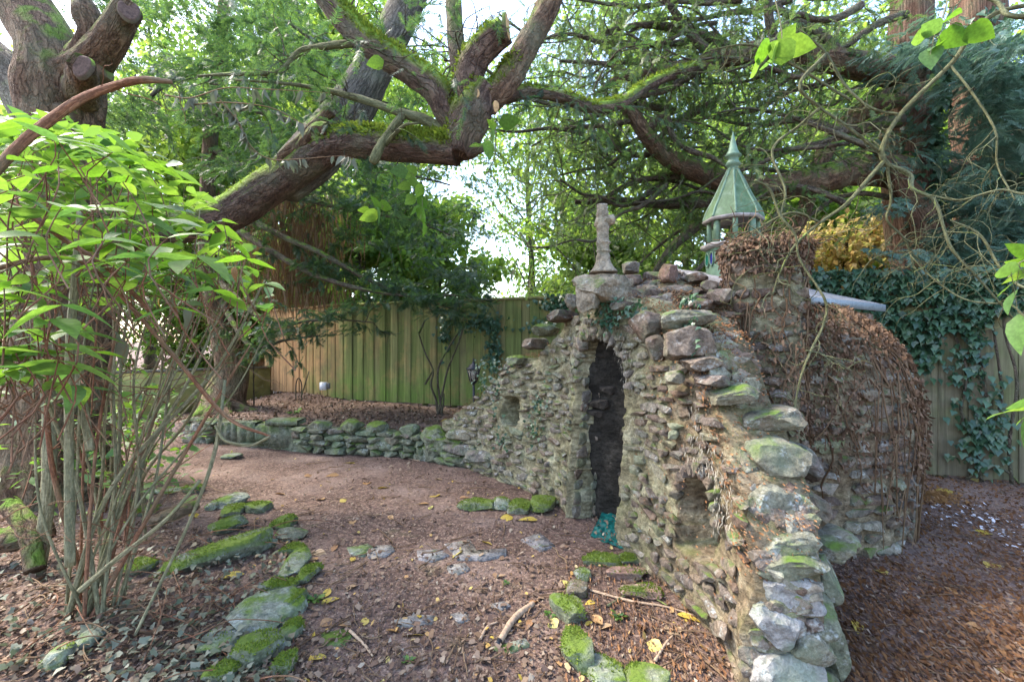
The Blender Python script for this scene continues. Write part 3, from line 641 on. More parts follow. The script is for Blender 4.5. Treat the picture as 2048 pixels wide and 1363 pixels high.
# ------------------------------------------------------------------ tower pier
TC = np.array((1.92, 3.68)); TROT = math.atan2(TC[0], TC[1]); TW = .245; TTOP = 2.30
def tower_pt(a, z, out=0.0):
    c, s = np.cos(a), np.sin(a); k = (np.abs(c)**5+np.abs(s)**5)**(-1/5.)
    w = TW*(1.08-.05*z+.06*sstep(2.0, 2.25, z)); x = c*k*w+c*out; y = s*k*w+s*out
    cr, sr = math.cos(-TROT), math.sin(-TROT)
    return np.stack((TC[0]+x*cr-y*sr, TC[1]+x*sr+y*cr, np.broadcast_to(z, np.shape(x))), -1)
def build_tower():
    root = thing('stone_tower', 'square rubble stone pier topped with matted rusty roots', 'tower', (TC[0], TC[1], 0))
    na, nv = 96, 100; a = np.linspace(0, 2*np.pi, na, endpoint=False); z = np.linspace(-.05, TTOP, nv+1); A, Z = np.meshgrid(a, z)
    p = tower_pt(A, Z); d = .03*fbm(p*np.array((1, 1, 1.8)), 5, 3)+.018*fbm(p, 16, 2); V = tower_pt(A, Z, d).reshape(-1, 3)
    Q = [(k*na+j, k*na+(j+1) % na, (k+1)*na+(j+1) % na, (k+1)*na+j) for k in range(nv) for j in range(na)]
    V = np.vstack((V, (TC[0], TC[1], TTOP+.07))); T = [(len(V)-1, nv*na+j, nv*na+(j+1) % na) for j in range(na)]
    obj('mortar_core', V, [np.array(Q), np.array(T)], M['mortar'], root)
    rk = rocks('stone_brown'); z = .4
    while z < TTOP-.05:
        ch = rng.uniform(.045, .09); x = math.radians(-170)+rng.uniform(0, .2)
        while x < math.radians(60):
            w = rng.uniform(.07, .17); an = x+w/2/TW/1.1
            if rng.random() < .8:
                p = tower_pt(np.array(an), z+ch/2, .0); q = tower_pt(np.array(an+.05), z+ch/2, .0); t = q-p; t /= np.linalg.norm(t)
                place('stone', rk[rng.integers(12)], root, frame(t, (-t[1], t[0], 0), (0, 0, 1), p, (w/2, rng.uniform(.03, .055), ch/2)))
            x += w/TW/1.05
        z += ch+.02
    for k, (px, py, w, h) in enumerate([(1490, 497, 60, 30), (1545, 492, 66, 30), (1580, 510, 44, 34), (1476, 540, 40, 34), (1550, 535, 70, 26)]):
        boulder('top_stone', P(px, py, 3.62), (w/F*3.6, .22, h/F*3.6), M['stone_brown'], root, 80+k, rot=-TROT, rough=.18)
    return root
TOWER = build_tower()

# ------------------------------------------------------------------ beehive chamber
DC = np.array((2.40, 4.78)); DP = [(1.19, -.05), (1.22, .4), (1.24, .8), (1.22, 1.1), (1.16, 1.35), (1.04, 1.56), (.87, 1.73), (.62, 1.87), (.3, 1.93), (.02, 1.95)]
def build_dome():
    root = thing('beehive_chamber', 'rounded beehive shaped stone chamber covered in dry creeper', 'hut', (DC[0], DC[1], 0))
    pr = catmull([(r, z, 0) for r, z in DP], 80)[:, :2]; na = 260; a = np.linspace(0, 2*np.pi, na, endpoint=False)
    c = np.cos(a)[None]; s = np.sin(a)[None]; R = pr[:, :1]; Z = np.repeat(pr[:, 1:], na, 1)
    p = np.stack((DC[0]+R*c, DC[1]+R*s, Z), -1); d = .035*fbm(p*np.array((1, 1, 1.7)), 4.5, 3)+.025*fbm(p, 13, 3); R2 = R+d
    V = np.stack((DC[0]+R2*c, DC[1]+R2*s, Z), -1).reshape(-1, 3)
    Q = [(k*na+j, k*na+(j+1) % na, (k+1)*na+(j+1) % na, (k+1)*na+j) for k in range(79) for j in range(na)]
    obj('shell', V, np.array(Q), M['mortar_brown'], root)
    rk = rocks('stone_brown'); rg = rocks('stone'); L = np.concatenate(([0], np.cumsum(np.linalg.norm(np.diff(pr, axis=0), axis=1)))); n = 0
    l = .06
    while l < 1.75:
        ch = rng.uniform(.065, .11); x = math.radians(-135)
        while x < math.radians(-15):
            w = rng.uniform(.12, .26); r = np.interp(l, L, pr[:, 0]); z = np.interp(l, L, pr[:, 1])
            if rng.random() < .8 and n < 295:
                tz = np.array((np.interp(l+.05, L, pr[:, 0])-r, np.interp(l+.05, L, pr[:, 1])-z)); tz /= np.linalg.norm(tz)
                ra = np.array((math.cos(x), math.sin(x), 0)); up = ra*tz[0]+np.array((0, 0, tz[1])); t = np.array((-math.sin(x), math.cos(x), 0)); nn = np.cross(t, up)
                q = np.array((DC[0]+r*ra[0], DC[1]+r*ra[1], z))
                place('stone', (rk if rng.random() < .7 else rg)[rng.integers(12)], root, frame(t, nn, up, q, (w/2, rng.uniform(.035, .06), ch/2))); n += 1
            x += (w+.02)/1.28
        l += ch+.02
    return root
DOME = build_dome()

def build_slab():
    root = thing('flat_roof', 'flat stone slab roof with a grey lead edge behind the beehive chamber', 'roof', (2.9, 5.0, 1.9))
    a = np.array((2.16, 3.86)); b = np.array((3.92, 5.08)); d = (b-a)/np.linalg.norm(b-a); n = np.array((-d[1], d[0]))
    q = [a, b, b+n*1.1, a+n*1.1]
    def prism(q, z0, z1):
        V = [(x, y, z0) for x, y in q]+[(x, y, z1) for x, y in q]; return np.array(V), np.array([(0, 3, 2, 1), (4, 5, 6, 7)]+[(k, (k+1) % 4, 4+(k+1) % 4, 4+k) for k in range(4)])
    m_, k_ = 30, 20; top = []
    for i in range(k_+1):
        for j in range(m_+1):
            q_ = a+(b-a)*j/m_+n*(.02+1.05*i/k_); top.append((q_[0], q_[1], 1.985+.33*i/k_+.012*nz((q_[0], q_[1], 0), 6)))
    ii = np.arange(k_)[:, None]*(m_+1)+np.arange(m_)[None]; Qt = np.stack((ii, ii+1, ii+m_+2, ii+m_+1), -1).reshape(-1, 4); top = np.array(top); bot = top-np.array((0, 0, .06)); N_ = len(top)
    rim = [j for j in range(m_+1)]+[(i+1)*(m_+1)-1 for i in range(1, k_+1)]+[N_-1-j for j in range(1, m_+1)]+[(k_-i)*(m_+1) for i in range(1, k_)]
    Qs = [(rim[j], N_+rim[j], N_+rim[(j+1) % len(rim)], rim[(j+1) % len(rim)]) for j in range(len(rim))]
    obj('slab', np.vstack((top, bot)), [np.concatenate((Qt, Qt[:, ::-1]+N_, np.array(Qs)))], M['slab'], root)
    V, Q = prism([a, b, b+n*.03, a+n*.03], 1.91, 1.98); obj('lead_edge', V, Q, M['lead'], root)
    V, Q = prism([b-d*.01, b+d*.02, b+d*.02+n*1.1, b+n*1.1-d*.01], 1.91, 1.98); V[[2, 3], 2] += .33; V[[6, 7], 2] += .33; obj('lead_edge', V, Q, M['lead'], root)
    pier = thing('brick_pier', 'brown brick pier under the far corner of the flat roof', 'pier', (3.8, 5.2, 0))
    e = b+n*.10-d*.06; bd = .30
    V, Q = prism([e-d*bd, e, e+n*.6, e-d*bd+n*.6], -.05, 1.895); obj('core', V, Q, M['mortar_brown'], pier)
    z = .02; row = 0; bm = box(-.5, .5, -.5, .5, -.5, .5); me = mesh_np('brick', bm[0], bm[1], M['brick'])
    while z < 1.86:
        for (st, dr, nn, Lw) in ((e-d*bd, d, -n, bd), (e, n, d, .6)):
            x = 0 if row % 2 else -.055
            while x < Lw-.01:
                x0 = max(0, x); x1 = min(Lw, x+.21); c = st+dr*(x0+x1)/2+nn*rng.uniform(-.002, .006)
                if x1-x0 > .03: place('brick', me, pier, frame((dr[0], dr[1], 0), (nn[0], nn[1], 0), (0, 0, 1), (c[0], c[1], z+.032), (x1-x0-.01, .03, .065)))
                x += .22
        z += .075; row += 1
build_slab()

# ------------------------------------------------------------------ retaining wall
def build_retaining():
    root = thing('retaining_wall', 'low mossy green rubble wall holding back the raised bed', 'wall', (-3, 7.4, 0))
    pl = catmull([(-5.35, 7.9, 0), (-4.6, 7.58, 0), (-3.9, 7.35, 0), (-3.22, 7.1, 0), (-2.73, 6.94, 0), (-1.74, 6.72, 0), (-1.11, 6.42, 0), (-.75, 6.2, 0)], 200)[:, :2]
    L = np.concatenate(([0], np.cumsum(np.linalg.norm(np.diff(pl, axis=0), axis=1)))); tg = np.gradient(pl, axis=0); tg /= np.linalg.norm(tg, axis=1)[:, None]
    def at(l): return np.array((np.interp(l, L, pl[:, 0]), np.interp(l, L, pl[:, 1]))), np.array((np.interp(l, L, tg[:, 0]), np.interp(l, L, tg[:, 1])))
    V = []; m = 150
    for i in range(m+1):
        p, t = at(L[-1]*i/m); n = np.array((t[1], -t[0]))
        hh = .33+.03*nz((i*.2, 0, 0))
        for (o, z) in ((.0, -.05), (0, hh*.5), (-.01, hh), (-.26, hh), (-.26, -.05)):
            j = .03*nz((p[0]*6, p[1]*6, z*9)); V.append((p[0]+n[0]*(o+j), p[1]+n[1]*(o+j), z))
    Q = [(i*5+j, (i+1)*5+j, (i+1)*5+j+1, i*5+j+1) for i in range(m) for j in range(4)]
    obj('mortar_core', np.array(V), np.array(Q), M['green_stone'], root)
    rk = rocks('green_stone'); rs = rocks('stone'); z = .0; total = L[-1]
    for c, ch in enumerate((.10, .085, .095, .075)):
        l = rng.uniform(0, .1)
        while l < total:
            w = rng.uniform(.13, .36); p, t = at(l+w/2); px = CX+F*p[0]/p[1]
            if not (435 < px < 595):
                n = np.array((t[1], -t[0])); a = rng.normal(0, .06)
                place('stone', (rk if rng.random() < .8 else rs)[rng.integers(12)], root, frame((t[0], t[1], math.sin(a)), (-n[0], -n[1], 0), (0, 0, 1), (p[0]+n[0]*rng.uniform(.0, .035), p[1]+n[1]*.02, z+ch/2), (w/2*1.02, rng.uniform(.07, .11), ch/2*1.12)))
            l += w+.012
        z += ch
    # dressed blocks at the left end: a fluted pair and a tall squared block
    def block(name, px, py, w, h, Y, flutes=0, mat='green_stone', d=.22):
        for _ in range(20): Y = float(np.interp((px-CX)/F*Y, pl[:, 0], pl[:, 1]))
        Y += .06
        c = P(px, py, Y); W_, H_ = w/F*Y/2, h/F*Y/2; n = 25; V = []
        for k in range(n):
            x = -W_+2*W_*k/(n-1); dep = -d/2-(.026*abs(math.sin(math.pi*flutes*(x+W_)/(2*W_))) if flutes else .006*nz((x*20, px, 0)))
            V += [(c[0]+x, c[1]+dep, c[2]-H_), (c[0]+x, c[1]+dep, c[2]+H_), (c[0]+x, c[1]+d/2, c[2]+H_), (c[0]+x, c[1]+d/2, c[2]-H_)]
        Q = [(4*k+j, 4*(k+1)+j, 4*(k+1)+(j+1) % 4, 4*k+(j+1) % 4) for k in range(n-1) for j in range(4)]+[(3, 2, 1, 0), (4*(n-1), 4*(n-1)+1, 4*(n-1)+2, 4*n-1)]
        return obj(name, np.array(V), np.array(Q), M[mat], root)
    block('fluted_block', 462, 865, 40, 46, 8.0, 3); block('fluted_block', 500, 863, 36, 42, 7.9, 2); block('squared_block', 566, 869, 46, 44, 7.75); block('plinth_block', 516, 890, 66, 14, 7.85); block('squared_block', 530, 868, 26, 36, 7.85)
    block('top_slab', 572, 842, 62, 10, 7.85, 0, 'green_stone', .3)
    for k, (px, py, w, h, mk) in enumerate([(640, 852, 60, 26, 'green_stone'), (705, 850, 44, 24, 'mossy'), (755, 856, 40, 26, 'mossy'), (820, 862, 36, 28, 'green_stone'), (868, 872, 50, 40, 'mossy'), (890, 890, 40, 40, 'mossy'), (862, 900, 46, 40, 'mossy'), (775, 884, 54, 30, 'green_stone'), (925, 870, 70, 26, 'stone'), (930, 898, 80, 24, 'stone'), (965, 912, 80, 24, 'stone'), (920, 920, 60, 24, 'green_stone')]):
        p0 = (px-CX)/F; Y = 6.2
        for _ in range(20): Y = float(np.interp(p0*Y, pl[:, 0], pl[:, 1])) if p0*Y < -.78 else float(face(np.array(s_px(px, .2)), .2)[1])
        boulder('large_stone', P(px, py, Y+.03), (w/F*Y, .24, h/F*Y), M[mk], root, 120+k, rot=-.5, rough=.14)
    for (px, py, w, h) in [(400, 858, 34, 36), (425, 862, 30, 30), (388, 880, 34, 26), (412, 884, 34, 24)]:
        boulder('large_stone', P(px, py, 7.72), (w/F*7.7, .24, h/F*7.7), M['stone'], root, int(px), rough=.14)
build_retaining()

# ------------------------------------------------------------------ carved cross stump on its pedestal
def build_cross():
    c = P(1207, 598, 4.05)
    root = thing('stone_cross', 'broken carved stone cross with stub arms on a jagged rock above the doorway', 'cross', c)
    def ringed(pts, seed, tw):
        V = []; n = 20
        for (x, y, z, rx, ry) in pts:
            a = np.linspace(0, 2*np.pi, n, endpoint=False); q = np.stack((np.cos(a), np.sin(a), np.full(n, z*3)), 1)
            k = (np.abs(np.cos(a))**4+np.abs(np.sin(a))**4)**(-.25)*(1+.09*fbm(q*np.array((1, 1, .6))+seed, 1.6, 3))
            V.append(np.stack((c[0]+x+rx*np.cos(a)*k, c[1]+y+ry*np.sin(a)*k, np.full(n, c[2]+z)), 1))
        m = len(pts); V = np.concatenate(V); Q = [(k*n+j, k*n+(j+1) % n, (k+1)*n+(j+1) % n, (k+1)*n+j) for k in range(m-1) for j in range(n)]
        V = np.vstack((V, V[:n].mean(0), V[-n:].mean(0))); T = [(len(V)-2, (j+1) % n, j) for j in range(n)]+[(len(V)-1, (m-1)*n+j, (m-1)*n+(j+1) % n) for j in range(n)]
        return V, [np.array(Q), np.array(T)]
    z0 = .22; pts = []
    for k in range(34):
        t = k/33; r = .052+.055*max(0, 1-t*4.5)**1.5+(.006 if k % 7 in (0, 1) else 0)-.010*t
        pts.append((-.012*t, 0, z0+t*.57, r, r))
    V, Fq = ringed(pts, 2, 0); obj('shaft', V, Fq, M['cross'], root)
    V, Fq = ringed([(.03+.10*t*(1 if 1 else 0), 0, 0, .01, .01) for t in (0, 1)], 2, 0)
    for s, ln, zz in ((1, .09, .66), (-1, .07, .64)):
        mb = MB(); addtube(mb, [c+np.array((0, 0, zz)), c+np.array((s*ln*.6, 0, zz+.005)), c+np.array((s*ln, 0, zz+.012))], [.05, .046, .036], 12, 10, .4, 2); mb.build('stub_arm', M['cross'], root)
    for zz in (.40, .47):
        V, Q = lathe([(.05, -.012), (.062, -.006), (.062, .006), (.05, .012)], 18, (c[0], c[1], c[2]+zz)); obj('band', V, Q, M['cross'], root)
    boulder('pedestal_rock', c+np.array((.01, .03, .09)), (.54, .32, .27), M['cross'], root, 7, rot=.15, rough=.34, sub=4, p=5)
    boulder('pedestal_rock', c+np.array((-.13, -.02, .02)), (.2, .22, .26), M['cross'], root, 9, rot=-.3, rough=.25, p=5)
    boulder('pedestal_rock', c+np.array((.19, .06, .03)), (.24, .2, .17), M['cross'], root, 12, rot=.5, rough=.3, p=5)
build_cross()

# ------------------------------------------------------------------ timber bell turret
def build_turret():
    Y = 4.9; c = P(1466, 0, Y); c[2] = 2.0
    zpx = lambda py: EYE-(py-CY)/F*Y
    root = thing('bell_turret', 'small sage green timber turret with a pointed roof and spike', 'turret', c)
    n = 8; rot = math.pi/8+.05
    def ring(prof): return lathe([(r, z-c[2]) for r, z in prof], n, c, rot)
    zr = zpx(490); ze = zpx(436); rb = .255
    V, Q = ring([(rb, 1.99), (rb, zr-.03)]); drum = obj('drum', V, Q, M['paint'], root)
    V, Q = ring([(rb+.005, zr-.045), (rb+.05, zr-.035), (rb+.055, zr), (rb-.02, zr+.012), (.01, zr+.014)]); obj('ledge', V, Q, M['slab'], root)
    for k in range(n):
        a = rot+2*math.pi*(k+.5)/n; rr = rb*math.cos(math.pi/n); d = np.array((math.cos(a), math.sin(a), 0)); t = np.array((-d[1], d[0], 0))
        cc = np.array((c[0], c[1], zpx(519)))+d*(rr+.004); m = 20
        for s_, mt in ((-1, 'greenglass'), (1, 'blueglass')):
            ctr = cc+t*s_*.047; w, h = .033, .062; V = []
            for j in range(m):
                q = 2*math.pi*j/m; V.append(ctr+t*w*math.cos(q)+np.array((0, 0, h*math.sin(q)))+d*.004)
            V.append(ctr+d*.008); o = obj('glass_oval', np.array(V), np.array([(m, j, (j+1) % m) for j in range(m)]), M[mt], drum)
            V = []
            for j in range(m):
                q = 2*math.pi*j/m; e = t*math.cos(q)*1+np.array((0, 0, math.sin(q)))
                for (f1, dd) in ((1.0, .012), (1.22, .012), (1.22, .0), (1.0, .0)): V.append(ctr+t*w*f1*math.cos(q)+np.array((0, 0, h*f1*math.sin(q)))+d*dd)
            Q = [(4*j+i, 4*((j+1) % m)+i, 4*((j+1) % m)+(i+1) % 4, 4*j+(i+1) % 4) for j in range(m) for i in range(4)]
            obj('oval_frame', np.array(V), np.array(Q), M['paint'], drum)
    rp = rb-.01
    for k in range(n):
        a = rot+2*math.pi*k/n; d = np.array((math.cos(a), math.sin(a), 0)); t = np.array((-d[1], d[0], 0)); q = np.array((c[0], c[1], 0))+d*(rp-.02)
        V, Q = box(-.5, .5, -.5, .5, 0, 1); V = q+V[:, :1]*.042*d+V[:, 1:2]*.046*t+np.array((0, 0, 1))*(zr+.01+V[:, 2:]*(ze-zr+.02)); obj('post', V, Q, M['paint'], root)
        a2 = rot+2*math.pi*(k+1)/n; d2 = np.array((math.cos(a2), math.sin(a2), 0)); A = np.array((c[0], c[1], 0))+d*(rp-.02); B = np.array((c[0], c[1], 0))+d2*(rp-.02)
        m = 13; V = []; o3 = (d+d2)/np.linalg.norm(d+d2)
        for j in range(m):
            u = j/(m-1); p = A*(1-u)+B*u; zb = ze-.085+.065*math.sqrt(max(0, 1-(2*u-1)**2))
            for (zz, oo) in ((zb, .011), (ze+.01, .011), (ze+.01, -.011), (zb, -.011)): V.append(p+o3*oo+np.array((0, 0, zz)))
        Q = [(4*j+i, 4*(j+1)+i, 4*(j+1)+(i+1) % 4, 4*j+(i+1) % 4) for j in range(m-1) for i in range(4)]
        obj('arch_board', np.array(V), np.array(Q), M['paint'], root)
    zt = zpx(338); re = .285
    H_ = zt-ze; prof = [(.045, zt), (.105, zt-.25*H_), (.18, zt-.58*H_), (.25, zt-.84*H_), (re-.015, ze+.02), (re, ze-.012)]
    prof = prof[::-1]
    a = np.linspace(0, 2*np.pi, n, endpoint=False)+rot
    for k in range(n):                                         # eight sheet panels and their hips
        a1, a2 = rot+2*math.pi*k/n, rot+2*math.pi*(k+1)/n; V = []
        for r, z in prof: V += [(c[0]+r*math.cos(a1), c[1]+r*math.sin(a1), z), (c[0]+r*math.cos(a2), c[1]+r*math.sin(a2), z)]
        Q = [(2*j, 2*j+1, 2*j+3, 2*j+2) for j in range(len(prof)-1)]; rpan = obj('roof_panel', np.array(V), np.array(Q), M['roofpaint'], root)
        mb = MB(); addtube(mb, [(c[0]+r*math.cos(a1), c[1]+r*math.sin(a1), z) for r, z in prof], [.011]*6, 6, 12); mb.build('hip_roll', M['paint'], rpan, True)
    V, Q = ring([(re, ze-.014), (re+.012, ze-.03), (re-.01, ze-.05), (rb-.02, ze-.03), (.01, ze-.02)]); obj('eaves', V, Q, M['slab'], root)
    V, Q = lathe([(.052, zt-.02), (.05, zt+.02), (.062, zt+.03), (.075, zt+.045), (.06, zt+.07), (.05, zt+.09), (.06, zt+.115), (.078, zt+.125), (.078, zt+.14)], 16, (c[0], c[1], 0)); obj('finial_collar', V, Q, M['paint'], root, True)
    V, Q = lathe([(.07, zt+.14), (.045, zpx(300)), (.022, zpx(280)), (.003, zpx(263))], n, (c[0], c[1], 0), rot); obj('spike', V, Q, M['paint'], root)
build_turret()

# ------------------------------------------------------------------ garden lantern
def build_lamp():
    Y = 6.45; c = P(947, 815, Y); z = lambda py: EYE-(py-CY)/F*Y; u = Y/F
    root = thing('garden_lantern', 'black six sided lantern on a slim post behind the wall', 'lantern', (c[0], c[1], .33))
    mb = MB(); addtube(mb, [(c[0]+.02, c[1], .30), (c[0], c[1], z(768))], [2.6*u, 2.4*u], 10, 4); mb.build('post', M['black'], root, True)
    V, Q = lathe([(2*u, z(768)), (5*u, z(766)), (7.2*u, z(763)), (7.2*u, z(761.5)), (1*u, z(761))], 6, (c[0], c[1], 0)); obj('base_cup', V, Q, M['black'], root)
    r0, r1, z0, z1 = 7.4*u, 13.0*u, z(762), z(737.5)
    for k in range(6):
        a1, a2 = math.pi*k/3, math.pi*(k+1)/3
        q = [np.array((c[0]+r*math.cos(a), c[1]+r*math.sin(a), zz)) for r, a, zz in ((r0, a1, z0), (r0, a2, z0), (r1, a2, z1), (r1, a1, z1))]
        ctr = sum(q)/4; inn = (np.array((c[0], c[1], ctr[2]))-ctr); inn /= np.linalg.norm(inn); qq = [p+inn*.004 for p in q]+[p+inn*.007 for p in q]
        gp = obj('glass_pane', np.array(qq), np.array([(0, 1, 2, 3), (7, 6, 5, 4)]+[(i, 4+i, 4+(i+1) % 4, (i+1) % 4) for i in range(4)]), M['lampglass'], root)
        mb = MB(); addtube(mb, [q[0], q[3]], [.0065, .0065], 6, 3); mb.build('glazing_bar', M['black'], gp)
    V, Q = lathe([(.0, z1-.005), (14.0*u, z1-.004), (15.2*u, z1+.001), (15.2*u, z1+.008), (10*u, z(733)), (8.5*u, z(729.5)), (4*u, z(727)), (2.4*u, z(724.5)), (2.4*u, z(723)), (1.2*u, z(722)), (.9*u, z(720.5)), (1.8*u, z(719)), (1.6*u, z(717)), (.05*u, z(715.5))], 18, (c[0], c[1], 0)); obj('cap', V, Q, M['black'], root)
    mb = MB(); addtube(mb, [(c[0], c[1], z0), (c[0], c[1], z(748))], [2*u, 2*u], 8, 3); mb.build('bulb_holder', M['black'], root)
build_lamp()

# ------------------------------------------------------------------ fences
def fence(name, label, pts, z0f, z1f, pw, mat, cat='fence', rail=True, dj=.004, lean=.0):
    pts = [np.array(p, float) for p in pts]; root = thing(name, label, cat, (pts[0][0], pts[0][1], z0f(0)))
    seg = [np.linalg.norm(b-a) for a, b in zip(pts, pts[1:])]; tot = sum(seg); bm = box(-.5, .5, -.5, .5, 0, 1); me = mesh_np('plank', bm[0], bm[1], M[mat])
    off = 0; k_ = 0
    for a, b, L in zip(pts, pts[1:], seg):
        d = (b-a)/L; n = np.array((-d[1], d[0])); x = 0
        while x < L-.02:
            w = min(pw*rng.uniform(.9, 1.1), L-x); t = (off+x+w/2)/tot; q = a+d*(x+w/2)+n*((k_ % 2)*2-1)*(.005+dj*rng.random()); z0 = z0f(t)+rng.uniform(-.012, .012); z1 = z1f(t)+rng.uniform(-.008, .008); l = rng.normal(0, .0015)+lean
            place('plank', me, root, frame((d[0], d[1], l), (n[0], n[1], 0), (-l*d[0], -l*d[1], 1), (q[0], q[1], z0), (w+.006, .016, z1-z0))); k_ += 1
            x += w
        for zz in ((.25, .85) if rail else ()):
            V, Q = box(0, 1, 0, 1, 0, 1); za = z0f(off/tot)*(1-zz)+z1f(off/tot)*zz; zb = z0f((off+L)/tot)*(1-zz)+z1f((off+L)/tot)*zz
            V = np.array([np.append(a+d*L*v[0]+n*(.02+.05*v[1]), (za*(1-v[0])+zb*v[0])+.08*(v[2]-.5)) for v in V]); obj('rail', V, Q, M[mat], root)
        if rail:
            V, Q = box(0, 1, 0, 1, 0, 1); V = np.array([np.append(a+d*L*v[0]+n*(-.035+.08*v[1]), z1f(off/tot)*(1-v[0])+z1f((off+L)/tot)*v[0]-.02+.05*v[2]) for v in V]); obj('cap_rail', V, Q, M[mat], root)
            k = 0
            while k < L:
                q = a+d*k+n*.12; V, Q = box(-.05, .05, -.05, .05, -.3, 0); V = V+np.array((q[0], q[1], 0)); V[:4, 2] = z0f((off+k)/tot)-.4; V[4:, 2] = z1f((off+k)/tot)-.05; obj('post', V, Q, M[mat], root); k += 1.9
        off += L
    return root
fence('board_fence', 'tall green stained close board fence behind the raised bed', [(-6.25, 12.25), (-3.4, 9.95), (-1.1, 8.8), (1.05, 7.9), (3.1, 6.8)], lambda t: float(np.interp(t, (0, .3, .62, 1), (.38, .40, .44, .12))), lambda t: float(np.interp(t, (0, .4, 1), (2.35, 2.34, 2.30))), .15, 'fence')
fence('weathered_fence', 'weathered wide board fence hung with ivy beside the beehive chamber', [(3.12, 6.78), (5.06, 5.68), (6.6, 4.9)], lambda t: .03, lambda t: 2.22, .215, 'fence_old', dj=.012)
def low_wall():
    a = np.array((-9.6, 8.6)); b = np.array((-6.0, 12.0)); d = (b-a)/np.linalg.norm(b-a); L = np.linalg.norm(b-a)
    root = thing('low_wall', 'low yellow green rendered wall behind the shrub stems', 'wall', (-7.6, 10.3, 0)); n = np.array((-d[1], d[0])); k = 0
    V, Q = box(0, 1, 0, 1, -.1, 1); V = np.array([np.append(a+d*L*v[0]+n*.2*v[1], v[2]*.92) for v in V]); obj('wall_body', V, Q, M['render_wall'], root)
    V, Q = box(0, 1, 0, 1, 0, 1); V = np.array([np.append(a+d*L*v[0]+n*(-.03+.26*v[1]), .924+.05*v[2]) for v in V]); obj('coping', V, Q, M['cap'], root)
low_wall()
# ------------------------------------------------------------------ trees
def limb(root, name, rows, mat, sides=18, n=None, rough=.12, kind=None):
    p, r = px_path(rows); mb = MB(); L = np.linalg.norm(np.diff(p, axis=0), axis=1).sum()
    addtube(mb, p, r, sides, n or max(12, int(L/.045)), rough, 2.5); return mb.build(name, M[mat], root, True), p, r
def cutface(root, px, py, Y, rx, ry, mat='cutwood', aim=None, name='cut_end'):
    c = P(px, py, Y); d = np.array(aim, float) if aim is not None else np.array((-.1, -1, .05)); d /= np.linalg.norm(d)
    u = np.cross(d, (0, 0, 1.)); u /= np.linalg.norm(u); v = np.cross(u, d); n = 20; V = []
    for f, o in ((1.08, -.03), (1.0, .004), (.8, .006), (.4, .003)):
        for k in range(n):
            a = 2*math.pi*k/n; g = f*(1+.07*math.sin(3*a+px)); V.append(c+u*g*rx*Y/F*math.cos(a)+v*g*ry*Y/F*math.sin(a)+d*o)
    Q = [(k*n+j, k*n+(j+1) % n, (k+1)*n+(j+1) % n, (k+1)*n+j) for k in range(3) for j in range(n)]
    V.append(c+d*.002); T = [(3*n+j, 3*n+(j+1) % n, 4*n) for j in range(n)]
    mi = [0]*n+[1]*(2*n)+[1]*n
    obj(name, np.array(V), [np.array(Q), np.array(T)], [M['bark_moss'], M[mat]], root, False, None, mi)
def twiglets(mb, p, r, count, ln=(.5, 1.2), rad=.012, rr=None, droop=.3, depth=2, gravity=True, spread=1.0, sides=5, jit=.25):
    """side shoots growing from a limb polyline; returns tips for foliage"""
    rr = rr or rng; A = catmull(p, 60); tips = []
    for _ in range(count):
        k = rr.integers(8, 59); b = A[k]; T = A[min(59, k+1)]-A[k-1]; T /= np.linalg.norm(T)+1e-9
        d = rr.normal(size=3)*spread; d -= T*np.dot(d, T)*.6; d /= np.linalg.norm(d); d = d+T*.5; d /= np.linalg.norm(d)
        L = rr.uniform(*ln); q = [b]; m = 6; r0 = rad*rr.uniform(.6, 1.2)
        for j in range(m):
            d = d+rr.normal(size=3)*jit+np.array((0, 0, -droop*.35)); d /= np.linalg.norm(d); q.append(q[-1]+d*L/m)
        addtube(mb, q, np.linspace(r0, r0*.3, m+1), sides, 12, cap=False); q = np.array(q); tips.append(q)
        if depth > 1: tips += twiglets(mb, q, None, rr.integers(2, 4), (ln[0]*.45, ln[1]*.5), r0*.5, rr, droop, depth-1, gravity, spread, 4, jit)
    return tips
def fronds_on(paths, per, L, rr=None, droop=.35, spread=.5, tmpl=None, start=.1):
    rr = rr or rng; pos = []; dr = []
    for q in paths:
        q = np.asarray(q); m = len(q)
        for _ in range(per):
            t = rr.uniform(start, 1)*(m-1.001); i = int(t); f = t-i; b = q[i]*(1-f)+q[i+1]*f; T = q[i+1]-q[i]; T /= np.linalg.norm(T)+1e-9
            d = T+rr.normal(size=3)*spread+np.array((0, 0, -droop)); pos.append(b); dr.append(d)
    pos = np.array(pos); Fr = frames_from(np.array(dr), rr.normal(0, .5, len(pos)))
    tv, tf = tmpl or FROND
    return scatter(tv, tf, pos, Fr, rr.uniform(L[0], L[1], len(pos)))
